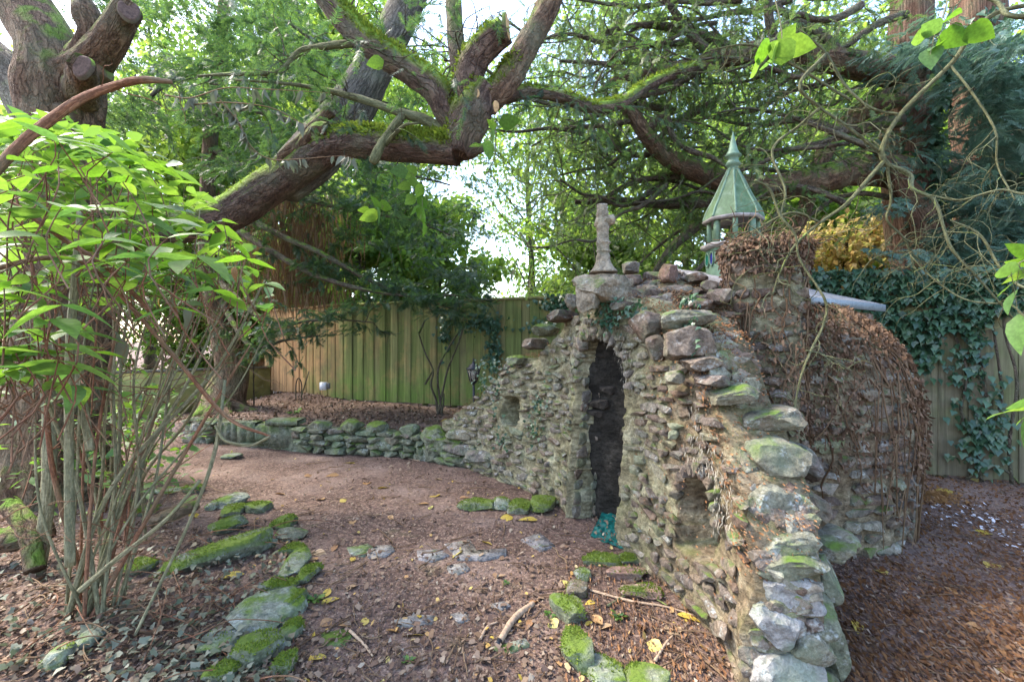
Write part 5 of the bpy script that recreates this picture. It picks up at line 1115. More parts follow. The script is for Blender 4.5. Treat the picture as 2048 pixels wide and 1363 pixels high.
# --- bare lichen covered branches of a tree standing outside the right edge
def lichen_tree():
    b = np.array((4.3, 2.9, 0)); root = thing('lichen_tree', 'bare lichen covered branches hanging in from the right', 'tree', b)
    mb = MB(); addtube(mb, [b, b+(0, 0, 1.3), b+(-.1, .05, 2.6), b+(-.3, .1, 3.9), b+(-.7, .1, 4.6)], [.13, .11, .10, .08, .05], 16, 40, .12); mb.build('trunk', M['bark_grey'], root, True)
    mb = MB(); tips = []
    top = b+np.array((-.15, .06, 2.9)); t2 = b+np.array((-.25, .1, 3.7)); t3 = b+np.array((-.02, .02, 1.8))
    def br(rows, r0=None, start=None, tw=6, ln=(.2, .6)):
        p, r = px_path(rows, .42)
        if start is not None: p = np.vstack((start, p)); r = np.concatenate(([r[0]*1.3], r))
        V, Q, T, UV = tube(p, r, 10, max(24, len(p)*10), .22, 3.0); o = obj('branch', V, [Q, np.array(T)], M['lichen_twig'], root, True, UV)
        tips.extend(twiglets(mb, p, None, int(tw*1.7), ln, .004, R2, .35, 2, jit=.42, sides=5)); return p
    br([(2048, 34, 3.0, 12), (1990, 2, 3.1, 9), (1900, -40, 3.2, 8)], None, t2, 2)
    br([(2010, 20, 3.1, 10), (1900, 130, 3.3, 10), (1800, 230, 3.4, 10), (1764, 300, 3.4, 12), (1778, 335, 3.4, 12)], None, t2, 6)
    br([(1778, 330, 3.4, 12), (1820, 350, 3.35, 10), (1826, 378, 3.3, 8), (1868, 400, 3.25, 8), (1886, 450, 3.2, 7), (1905, 500, 3.15, 7), (1960, 560, 3.1, 5), (2030, 640, 3.05, 3)], None, None, 8)
    br([(1770, 320, 3.4, 11), (1735, 360, 3.4, 9), (1690, 410, 3.4, 8), (1640, 445, 3.4, 7), (1590, 490, 3.3, 6), (1560, 545, 3.3, 4), (1545, 590, 3.3, 3)], None, None, 10)
    br([(1775, 335, 3.4, 8), (1782, 400, 3.4, 6), (1774, 440, 3.4, 5), (1810, 480, 3.4, 5), (1830, 540, 3.4, 3)], None, None, 7)
    br([(1640, 445, 3.4, 6), (1590, 425, 3.3, 6), (1545, 440, 3.3, 5), (1500, 470, 3.3, 3)], None, None, 6)
    br([(1650, 110, 3.5, 8), (1600, 170, 3.4, 8), (1640, 215, 3.4, 7), (1690, 250, 3.4, 7), (1755, 300, 3.4, 8)], None, None, 6)
    br([(1510, 360, 3.3, 6), (1540, 380, 3.3, 6), (1560, 430, 3.25, 6), (1590, 470, 3.2, 6), (1600, 520, 3.2, 5), (1650, 600, 3.1, 6), (1646, 650, 3.1, 6), (1620, 705, 3.1, 6), (1600, 760, 3.05, 5), (1583, 850, 3.0, 4)], None, None, 9, (.15, .4))
    br([(1560, 430, 3.25, 5), (1570, 380, 3.3, 6), (1545, 300, 3.35, 6), (1600, 250, 3.4, 6), (1640, 215, 3.4, 6)], None, None, 6)
    br([(1612, 700, 3.1, 4), (1650, 710, 3.1, 3), (1700, 740, 3.1, 2)], None, None, 3, (.1, .25))
    br([(2100, 380, 2.9, 6), (2000, 380, 3.0, 5), (1920, 400, 3.1, 5), (1860, 390, 3.2, 4)], None, top, 5)
    br([(2100, 580, 2.8, 7), (2010, 545, 2.95, 6), (1960, 470, 3.1, 6), (1900, 440, 3.2, 4)], None, t3+np.array((0, 0, .2)), 6)
    br([(2100, 640, 2.8, 5), (2020, 610, 2.9, 4), (1935, 600, 3.0, 4), (1870, 560, 3.1, 4), (1820, 510, 3.2, 3)], None, t3, 6)
    br([(1900, 130, 3.3, 6), (1940, 180, 3.2, 5), (1990, 260, 3.1, 5), (1995, 330, 3.1, 4), (2030, 400, 3.0, 3)], None, None, 5)
    br([(1700, 200, 3.5, 6), (1570, 120, 3.5, 6), (1500, 90, 3.5, 5), (1420, 100, 3.5, 3)], None, None, 7)
    br([(1800, 230, 3.4, 7), (1740, 215, 3.45, 6), (1690, 170, 3.5, 6), (1650, 105, 3.5, 5), (1600, 60, 3.5, 4)], None, None, 7)
    mb.build('twigs', M['lichen_twig'], root, True, 'stuff')
lichen_tree()

# --- sprigs of big leaves
LEAFM = {}
def leaf_mesh(key, mat, **k):
    if key not in LEAFM:
        V, T = leaf_arrays(**k); LEAFM[key] = mesh_np('leaf', V, T, M[mat], True)
    return LEAFM[key]
def put_leaf(root, me, p, d, L, roll=0., name='leaf'):
    Fr = frames_from(np.array([d]), np.array([roll]))[0]; return place(name, me, root, frame(Fr[:, 0], Fr[:, 1], Fr[:, 2], p, (L, L, L)))
BL = [leaf_mesh('big%d' % k, 'shrub_leaf', w=w, curl=c, fold=f) for k, (w, c, f) in enumerate([(.46, .12, .14), (.52, .25, .1), (.4, .18, .18), (.56, .05, .08), (.44, .34, .16)])]
RL = [leaf_mesh('round%d' % k, 'shrub_leaf', w=w, curl=c, fold=f) for k, (w, c, f) in enumerate([(.85, .15, .1), (.95, .3, .14), (.78, .1, .06)])]
def sprig(label, stem, leaves, Y, mesh=RL, up=None, name='leafy_sprig', r=.004, smat='stem'):
    p = [P(*q) for q in stem]; root = thing(name, label, 'plant', p[0]); mb = MB(); addtube(mb, p, np.linspace(r, r*.4, len(p)), 6, 30); mb.build('stem', M[smat], root, True)
    A = catmull(p, 60)
    for (px, py, s, dx, dz) in leaves:
        c = P(px, py, Y+R2.uniform(-.06, .06)); d = np.array((dx, R2.uniform(-.35, .2), dz)); d /= np.linalg.norm(d); L = s/F*Y; b = c-d*L*.5
        put_leaf(root, mesh[R2.integers(len(mesh))], b, d, L, R2.normal(0, .3)+ (1.2 if abs(dz) < .5 else .9)*(-1 if dx < 0 else 1)*.6)
        k = int(np.argmin(np.linalg.norm(A-b, axis=1))); mb = MB(); addtube(mb, [A[k], (A[k]+b)/2+np.array((0, 0, .01)), b], [r*.5, r*.4, r*.3], 5, 6); mb.build('stalk', M[smat], root, True)
sprig('sprig of big lime leaves hanging high left of the ivy clad trunk', [(1535, -60, 2.6), (1560, 40, 2.6), (1562, 90, 2.6), (1545, 130, 2.6)], [(1545, 120, 70, -.3, -.9), (1560, 100, 60, -.6, .5), (1600, 92, 60, 1, .0), (1520, 105, 55, -.8, -.3), (1530, 130, 40, -.9, -.5), (1508, 140, 50, -.7, -.8), (1575, 70, 40, .5, .9)], 2.6)
sprig('sprig of round lime leaves hanging at the upper right corner', [(1905, -60, 2.4), (1890, 20, 2.4), (1870, 70, 2.4), (1860, 110, 2.4)], [(1960, 65, 64, 1, -.2), (1905, 30, 46, .9, .6), (1860, 55, 48, -.9, .2), (1905, 75, 56, .8, -.2), (1862, 112, 48, -.3, -1), (1870, 90, 40, -.9, -.2), (1835, 75, 40, -1, -.3)], 2.4)
sprig('pale lime leaf sprig dangling right of the mossy elbow', [(955, 300, 4.3), (970, 285, 4.2), (985, 270, 4.15), (1000, 262, 4.1)], [(1020, 243, 46, 1, .1), (984, 248, 24, -.4, .8), (986, 274, 30, .1, -.5), (1003, 268, 30, .8, -.6), (976, 302, 40, -.3, -1)], 4.15, r=.003)
sprig('small leaf growing on the upper left riser of the mossy limb', [(770, 145, 4.3), (760, 135, 4.25), (752, 128, 4.2)], [(750, 126, 36, -.9, -.3)], 4.2, r=.002)
sprig('drooping chain of green leaves below the mossy limb', [(815, 335, 4.4), (835, 365, 4.35), (845, 410, 4.3), (835, 455, 4.3)], [(798, 342, 36, -1, 0), (820, 345, 34, -.6, -.6), (832, 366, 34, .7, -.3), (808, 372, 30, -.9, -.2), (846, 405, 34, .6, -.6), (838, 382, 30, -.5, -.7), (820, 400, 30, -.8, -.6), (845, 430, 36, .7, -.6), (850, 455, 34, .3, -1), (830, 420, 30, -.7, -.6)], 4.3, r=.003)
sprig('cluster of bluish green leaves left of the drooping chain', [(812, 380, 4.4), (780, 400, 4.35), (755, 425, 4.3)], [(752, 405, 34, -.3, .6), (738, 432, 44, -.8, -.3), (758, 432, 38, .2, -.9), (728, 420, 26, -1, .1), (772, 412, 34, .8, -.3)], 4.3, r=.003)
sprig('slender evergreen leaves poking in at the right edge below the fence top', [(2100, 500, 2.2), (2060, 515, 2.2), (2020, 535, 2.2)], [(2005, 540, 100, -1, -.05), (2035, 520, 80, -.9, .3), (2030, 548, 80, -.95, -.1), (2020, 570, 90, -.9, -.5), (2015, 600, 70, -.9, -.7), (2030, 665, 84, -.45, -.9), (2040, 500, 70, -.9, .5)], 2.2, BL, r=.004, name='evergreen_sprig')
sprig('lowest sprig of evergreen leaves at the right edge against the fence', [(2110, 800, 2.2), (2080, 815, 2.2), (2050, 820, 2.2)], [(2010, 818, 96, -1, .03), (2030, 805, 80, -1, .12), (2052, 860, 70, -.3, -.9), (2045, 835, 60, -.9, -.3)], 2.2, BL, r=.004, name='evergreen_sprig')
# evergreen stems outside the frame that carry the two sprigs
def evergreen():
    x = P(2110, 0, 2.2)[0]; root = thing('evergreen_shrub', 'evergreen shrub stem just outside the right edge', 'shrub', (x+.15, 2.2, 0)); mb = MB()
    addtube(mb, [(x+.15, 2.2, -.02), (x+.1, 2.22, .8), (x, 2.2, EYE-(810-CY)/F*2.2)], [.02, .016, .008], 8, 20); addtube(mb, [(x+.1, 2.22, .8), (x+.08, 2.25, 1.5), (x-.02, 2.2, EYE-(500-CY)/F*2.2)], [.014, .012, .007], 8, 20); mb.build('stem', M['stem'], root, True)
evergreen()
def withered():
    root = thing('withered_vine', 'withered vine with drooping grey green leaves strung in front of the mossy limb', 'vine', P(340, 170, 3.9)); W_ = [leaf_mesh('wil%d' % k, 'wilted', w=w, curl=c, fold=f) for k, (w, c, f) in enumerate([(.45, .35, .3), (.38, .5, .4), (.5, .2, .35)])]
    for rw in ([(330, 190, 3.9), (380, 196, 3.9), (450, 176, 3.9), (520, 178, 3.95), (600, 182, 4.0), (660, 186, 4.1)], [(380, 210, 3.9), (450, 205, 3.95), (540, 215, 4.0), (600, 245, 4.0), (625, 255, 4.0)], [(470, 230, 3.9), (500, 290, 3.9), (540, 318, 3.9), (600, 318, 3.95), (680, 312, 4.0), (708, 316, 4.05)], [(440, 200, 3.9), (480, 250, 3.9), (500, 300, 3.9)]):
        p = [P(*q) for q in rw]; mb = MB(); addtube(mb, p, np.linspace(.006, .002, len(p)), 6, 30); mb.build('stem', M['drybrown'], root, True); A = catmull(p, 60)
        for _ in range(26):
            k = R2.integers(4, 60); d = np.array((R2.normal(0, .35), R2.normal(0, .35), -1)); put_leaf(root, W_[R2.integers(3)], A[k], d, R2.uniform(.06, .13), R2.uniform(0, 6))
withered()

# ------------------------------------------------------------------ the big multi stemmed shrub on the left
def shrub():
    B = G(140, 1270); root = thing('leafy_shrub', 'tall many stemmed shrub with bright green pointed leaves', 'shrub', (B[0], B[1], 0)); r = np.random.default_rng(21)
    stems = []; red = []
    tops = [(95, 560, 2.7), (170, 600, 2.7), (250, 560, 2.8), (300, 500, 2.9), (360, 520, 2.9), (420, 540, 3.0), (470, 560, 3.0), (520, 600, 3.0), (545, 640, 2.9), (500, 690, 2.8), (340, 400, 2.9), (400, 420, 3.0), (450, 460, 3.0), (230, 420, 2.8), (60, 620, 2.5), (10, 500, 2.3), (130, 450, 2.8), (280, 620, 2.6), (380, 640, 2.7), (440, 660, 2.8), (200, 500, 2.5), (320, 560, 2.6), (480, 520, 3.1), (530, 560, 3.1), (30, 380, 2.4), (90, 330, 2.5), (180, 350, 2.6), (260, 330, 2.7), (330, 640, 3.0), (400, 600, 3.2)]
    for k, (px, py, Y) in enumerate(tops):
        if k % 3 == 1: b = np.array(G(r.uniform(215, 300), r.uniform(1000, 1090)))
        else: b = B+np.array((r.uniform(-.10, .16), r.uniform(-.08, .22), 0))
        b[2] = gz(b[0], b[1])-.03; t = P(px, py, Y); m1 = b*.62+t*.38; m1[0] = b[0]*.70+t[0]*.30+r.normal(0, .03); m1[1] += r.normal(0, .06); m2 = b*.28+t*.72+r.normal(size=3)*.035
        r0 = r.uniform(.008, .016); p = np.array([b, m1, m2, t]); V, Q, T, UV = tube(p, np.array((r0, r0*.8, r0*.6, r0*.32)), 10, 34, .14, 3.0)
        isred = (py < 400 and px < 300) or r.random() < .10; obj('stem', V, [Q, np.array(T)], M['stem_red' if isred else 'stem'], root, True, UV); stems.append(p)
    for rw in ([(-40, 375, 2.2, 10), (40, 290, 2.25, 10), (90, 248, 2.3, 10), (160, 200, 2.35, 9), (230, 172, 2.4, 8), (285, 160, 2.4, 7), (345, 164, 2.45, 4)], [(-30, 380, 2.0, 6), (60, 430, 2.1, 6), (130, 480, 2.2, 5), (220, 540, 2.3, 4), (300, 620, 2.4, 3)], [(140, 1130, 2.5, 9), (138, 900, 2.45, 8), (140, 700, 2.4, 8), (150, 560, 2.4, 7), (160, 420, 2.4, 5)], [(-20, 540, 2.1, 5), (100, 515, 2.2, 5), (190, 540, 2.3, 4), (330, 690, 2.5, 4), (450, 830, 2.6, 4), (540, 872, 2.6, 2)], [(180, 900, 2.6, 8), (160, 760, 2.6, 8), (150, 640, 2.6, 6)],
               [(540, 872, 2.6, 3), (500, 890, 2.6, 3), (450, 880, 2.6, 3), (430, 850, 2.6, 2)], [(400, 960, 2.55, 3), (330, 1040, 2.5, 4), (230, 1120, 2.5, 5), (160, 1180, 2.5, 6)], [(450, 760, 2.7, 3), (430, 900, 2.6, 4), (380, 1040, 2.6, 3), (270, 1270, 2.5, 3)]):
        p, q = px_path(rw); V, Q, T, UV = tube(p, q, 10, 50, .12, 3.0); obj('stem', V, [Q, np.array(T)], M['stem_red' if rw[0][1] < 560 else 'stem'], root, True, UV); stems.append(p)
    mb = MB(); shoots = []
    for p in stems[:30]: shoots += twiglets(mb, p, None, 3, (.25, .7), .0035, r, .0, 2, jit=.3, sides=5)
    for p in stems[30:34]: shoots += twiglets(mb, p, None, 3, (.2, .45), .003, r, .0, 1, jit=.3, sides=5)
    mb.build('shoots', M['stem_red'], root, True, 'stuff')
    n = 0; small = []; sd_ = []
    # individual leaves: pairs held nearly flat along invisible sprays of the crown seen from px/py windows
    def leafpair(px, py, Y, s, az, tilt):
        nonlocal n
        c = P(px, py, Y); L = s/F*Y
        for sg in (0, math.pi*r.uniform(.75, 1.1)):
            a = az+sg; d = np.array((math.cos(a), math.sin(a)*.8, tilt+r.normal(0, .12))); put_leaf(root, BL[r.integers(5)], c, d, L*r.uniform(.8, 1.15), r.normal(0, .3)); n += 1
            if n >= 292: return False
        return True
    def env(px): return np.interp(px, [-20, 60, 150, 250, 340, 420, 480, 540], [250, 225, 240, 260, 330, 400, 470, 520])
    bands = [(110, lambda: (r.uniform(-10, 500), None)), ]
    tw = MB(); cnt = 0
    while n < 292 and cnt < 1000:
        cnt += 1; px = -20+560*r.random()**1.35; top = env(px); py = top+r.random()**.75*(540 if px < 190 else 300); Y = r.uniform(1.75, 2.9)
        if py > 620 and px > 230: continue
        if py > 880: continue
        if px < 130 and py > 560: Y = r.uniform(1.6, 2.1)
        s = r.uniform(48, 98) if Y < 2.5 else r.uniform(42, 74)
        c = P(px, py, Y); addtube(tw, [c, c+np.array((r.normal(0, .06), r.normal(0, .06), -.12)), c+np.array((r.normal(0, .10), r.normal(0, .1), -.3))], [.002, .003, .0035], 5, 6, cap=False)
        if not leafpair(px, py, Y, s, r.uniform(0, math.pi), r.normal(-.06, .14)): break
    tw.build('leaf_stalks', M['stem_red'], root, True, kind='stuff')
    pos = []; dr = []
    for _ in range(1000):
        px = r.uniform(-40, 560)*r.uniform(.3, 1); py = env(px)+abs(r.normal(0, 170))
        if py > 660 and px > 150 and r.random() < .85: continue
        if py > 980: continue
        pos.append(P(px, py, r.uniform(2.6, 3.9))); a = r.uniform(0, 6.28); dr.append((math.cos(a), math.sin(a), r.normal(-.1, .3)))
    V, T = leaf_arrays(w=.48, n=3); V, T = scatter(V, T, np.array(pos), frames_from(np.array(dr), r.normal(0, .4, len(pos))), r.uniform(.09, .19, len(pos))); obj('inner_leaves', V, T, M['shrub_leaf_small'], root, True, kind='stuff')
    # a few withered and golden leaves caught in the stems
    for (px, py, s, mt) in ((470, 545, 46, 'tan_leaf'), (320, 605, 34, 'yellow_leaf'), (348, 605, 60, 'wilted'), (372, 630, 60, 'wilted'), (228, 680, 70, 'wilted'), (246, 700, 80, 'wilted'), (300, 560, 44, 'wilted')):
        s *= .68; me = leaf_mesh('caught_'+mt, mt, w=.46, curl=.45, fold=.38); put_leaf(root, me, P(px, py-s*.4, 2.45), (r.normal(0, .25), -.1, -1), s/F*2.45, r.uniform(-.6, .6), 'caught_leaf')
    for k in range(60):
        pass
shrub()
# second low growth of green leaves at the far left and the knotty old stem
def undergrowth():
    r = np.random.default_rng(31); b = np.array((-3.6, 3.9, 0)); root = thing('undergrowth_bush', 'loose green bush filling the gap behind the shrub stems', 'bush', b); pos = []; dr = []; mb = MB()
    for k in range(26):
        q = b+np.array((r.uniform(-1.0, 1.3), r.uniform(-.6, 2.6), 0)); q[0] = min(q[0], -.80*q[1]); t = q+np.array((r.normal(0, .3), r.normal(0, .3), r.uniform(.5, 1.5))); addtube(mb, [q, (q+t)/2+r.normal(size=3)*.06, t], [.008, .006, .003], 5, 10)
        for _ in range(34): u = r.uniform(.25, 1); pos.append(q*(1-u)+t*u+r.normal(size=3)*.13); a = r.uniform(0, 6.28); dr.append((math.cos(a), math.sin(a), r.normal(-.1, .3)))
    mb.build('stems', M['stem_red'], root, True)
    V, T = leaf_arrays(w=.5, n=3); V, T = scatter(V, T, np.array(pos), frames_from(np.array(dr), r.normal(0, .4, len(pos))), r.uniform(.07, .15, len(pos))); obj('leaves', V, T, M['shrub_leaf_small'], root, True, kind='stuff')
undergrowth()
def knotty():
    b = G(85, 1120); root = thing('knotty_stem', 'knotty old shrub stem with a pollarded head at the far left', 'shrub', b); mb = MB()
    p, q = px_path([(70, 1180, 3.2, 13), (95, 1000, 3.2, 12), (100, 860, 3.2, 11), (95, 780, 3.2, 12), (95, 752, 3.2, 20), (98, 728, 3.2, 15)]); addtube(mb, p, q, 14, 50, .2); mb.build('stem', M['stem'], root, True)
    mb = MB(); twiglets(mb, p[3:], None, 9, (.3, .7), .008, R2, -.1, 2); mb.build('shoots', M['stem_red'], root, True, 'stuff')
knotty()

# ------------------------------------------------------------------ bare shrub and bits by the fence
def bare_shrub():
    b = P(880, 822, 8.2); root = thing('bare_shrub', 'bare dark stems of a shrub in front of the board fence', 'shrub', (b[0], b[1], gz(b[0], b[1]))); z0 = b.copy(); z0[2] = float(gz(b[0], b[1]))
    for rw in ([(836, 662, 8.3), (850, 705, 8.3), (866, 740, 8.2), (862, 770, 8.2), (872, 800, 8.2)], [(932, 640, 8.3), (915, 690, 8.2), (895, 740, 8.2), (882, 800, 8.2)], [(925, 655, 8.4), (900, 690, 8.3), (876, 740, 8.2), (880, 800, 8.2)], [(850, 640, 8.4), (838, 665, 8.3)], [(866, 740, 8.2), (850, 768, 8.2)], [(888, 786, 8.2), (886, 812, 8.2)]):
        p = [P(*q) for q in rw]+([z0+np.array((R2.normal(0, .03), 0, -.03))] if rw[-1][1] >= 800 else []); mb = MB(); addtube(mb, p, np.linspace(.012, .022, len(p)), 8, 24, .15); mb.build('stem', M['bark_dark'], root, True)
bare_shrub()
def dead_sapling():
    z0 = P(508, 795, 9.4); z0[2] = float(gz(z0[0], z0[1])); root = thing('bare_sapling', 'thin bare sapling with fine twigs at the left end of the fence', 'sapling', z0); mb = MB(); p = [z0, P(507, 750, 9.4), P(506, 690, 9.4)]; addtube(mb, p, [.016, .012, .005], 8, 14); twiglets(mb, p, None, 16, (.15, .4), .005, R2, -.1, 2); mb.build('stem', M['bark_dark'], root, True)
dead_sapling()
def meter_box():
    c = P(652, 771, 9.75); root = thing('junction_box', 'small grey plastic box fixed low on the fence', 'box', c)
    V, Q = box(-.09, .03, -.10, -.02, -.075, .075); obj('cover', V+c, Q, M['petal'], root); V, Q = box(.032, .09, -.06, 0, -.06, .06); obj('back_box', V+c, Q, M['rubber'], root)
    for zz in (-.055, .055): V, Q = lathe([(0, 0), (.008, 0), (.008, .004), (0, .006)], 8); obj('screw', V[:, [0, 2, 1]]*np.array((1, -1, 1))+c+np.array((-.03, -.10, zz)), Q, M['rubber'], root)
meter_box()
def wire_hoop():
    p = [P(592, 800, 9.9), P(592, 768, 9.9), P(597, 756, 9.9), P(603, 768, 9.9), P(603, 800, 9.9)]; o = MB(); addtube(o, p, [.012]*5, 8, 30); q = o.build('wire_hoop', M['bark_dark']); tag(q, 'dark wire hoop standing at the foot of the fence', 'hoop')
    o = MB(); addtube(o, [P(602, 795, 9.8), P(618, 742, 9.9)], [.014, .01], 8, 6); tag(o.build('leaning_cane', M['bark_dark']), 'dark cane leaning beside the wire hoop', 'cane')
wire_hoop()

# ------------------------------------------------------------------ ivy on the fence and on the grotto
def fence_ivy():
    r = np.random.default_rng(41)
    root = thing('fence_ivy', 'dark ivy spilling over the weathered fence', 'ivy', (4.9, 5.6, 1.6)); pos = []; dr = []; n = np.array((-.48, -.87, 0))
    for _ in range(3600):
        px = r.uniform(1600, 2060); lo = np.interp(px, [1600, 1680, 1760, 1840, 1870, 1900, 1940, 1980, 2060], [600, 640, 690, 740, 720, 640, 690, 640, 600]); py = 545+(lo-545)*r.random()**1.5+r.normal(0, 6)
        if fbm(np.array((px*.012, py*.012, 0)), 1., 2) < -.22 and py > 610: continue
        a = (px-CX)/F; Y = (6.78+ (3.12)*.567)/(1+.567*a)   # on the fence line
        q = P(px, py, Y)+n*r.uniform(.03, .16)
        pos.append(q); dr.append(np.array((r.normal(0, .45), 0, -1))+n*.5+r.normal(size=3)*.25)
    for (cx_, cy_, sx, sy, m) in ((1950, 860, 22, 26, 110), (1985, 850, 18, 40, 80), (1960, 900, 26, 20, 60), (1945, 700, 18, 50, 120), (1840, 690, 20, 40, 80), (1905, 735, 12, 40, 40)):
        for _ in range(m):
            px, py = r.normal(cx_, sx), r.normal(cy_, sy); a = (px-CX)/F; Y = (6.78+3.12*.567)/(1+.567*a); pos.append(P(px, py, Y)+n*r.uniform(.03, .1)); dr.append(np.array((r.normal(0, .4), 0, -1))+n*.5)
    ivy_on(root, pos, dr, (.045, .105), rr=r)
    mb = MB()
    for rw in ([(1960, 960), (1955, 900), (1970, 800), (1955, 700), (1960, 600)], [(2020, 965), (2015, 880), (2030, 760), (2005, 660), (2010, 600)], [(1930, 955), (1975, 930), (2010, 940), (2035, 965)], [(1945, 880), (1920, 820), (1930, 740), (1900, 650)], [(1985, 850), (2000, 790), (1990, 700), (1975, 610)]):
        p = []
        for px, py in rw: a = (px-CX)/F; Y = (6.78+3.12*.567)/(1+.567*a); p.append(P(px, py, Y)+n*.05)
        addtube(mb, p, np.linspace(.02, .01, len(p)), 7, 24, .2)
    mb.build('stems', M['bark_dark'], root, True)
    root = thing('board_ivy', 'ivy tufts hanging on the green board fence behind the lantern', 'ivy', (0, 8.2, 2)); pos = []; dr = []
    for (cx_, cy_, sx, sy, m) in ((965, 640, 22, 12, 170), (985, 650, 8, 8, 60), (988, 700, 7, 22, 150), (890, 660, 8, 20, 110), (1120, 605, 20, 10, 160), (1085, 650, 18, 8, 70), (1140, 620, 10, 16, 80)):
        for _ in range(m):
            px, py = r.normal(cx_, sx), r.normal(cy_, sy); a = (px-CX)/F; Y = 8.36/(1+.41*a); pos.append(P(px, py, Y-.06-r.uniform(0, .07))); dr.append(np.array((r.normal(0, .4), -.4, -1)))
    ivy_on(root, pos, dr, (.05, .09), rr=r)
    root = thing('wall_ivy', 'small ivy trailing over the ruined wall around the doorway', 'ivy', (.7, 4, 1.8)); pos = []; dr = []
    for (cx_, cy_, sx, sy, m) in ((1232, 615, 26, 14, 110), (1220, 640, 16, 14, 50), (1085, 825, 7, 26, 70), (1075, 860, 7, 14, 30), (1005, 800, 8, 40, 60), (1000, 730, 16, 6, 50), (975, 750, 10, 16, 50), (1400, 600, 12, 8, 26), (1290, 612, 10, 8, 26), (1402, 655, 8, 14, 26), (1412, 690, 8, 14, 22), (1012, 880, 10, 12, 30)):
        for _ in range(m):
            px, py = r.normal(cx_, sx), r.normal(cy_, sy)
            for it in (0,):
                z = 1.3; 
                for q in range(4):
                    s_ = s_px(px, z) if q == 0 or True else s_; Y = float(face(np.array(s_), z)[1]); z = EYE-(py-CY)/F*Y
                    if q > 0: break
            nn = facen(s_); pos.append(P(px, py, Y)+nn*r.uniform(.05, .09)); dr.append(np.array((r.normal(0, .5), 0, -1))+nn*.6+r.normal(size=3)*.3)
    ivy_on(root, pos, dr, (.022, .05), rr=r, mat='ivy')
fence_ivy()

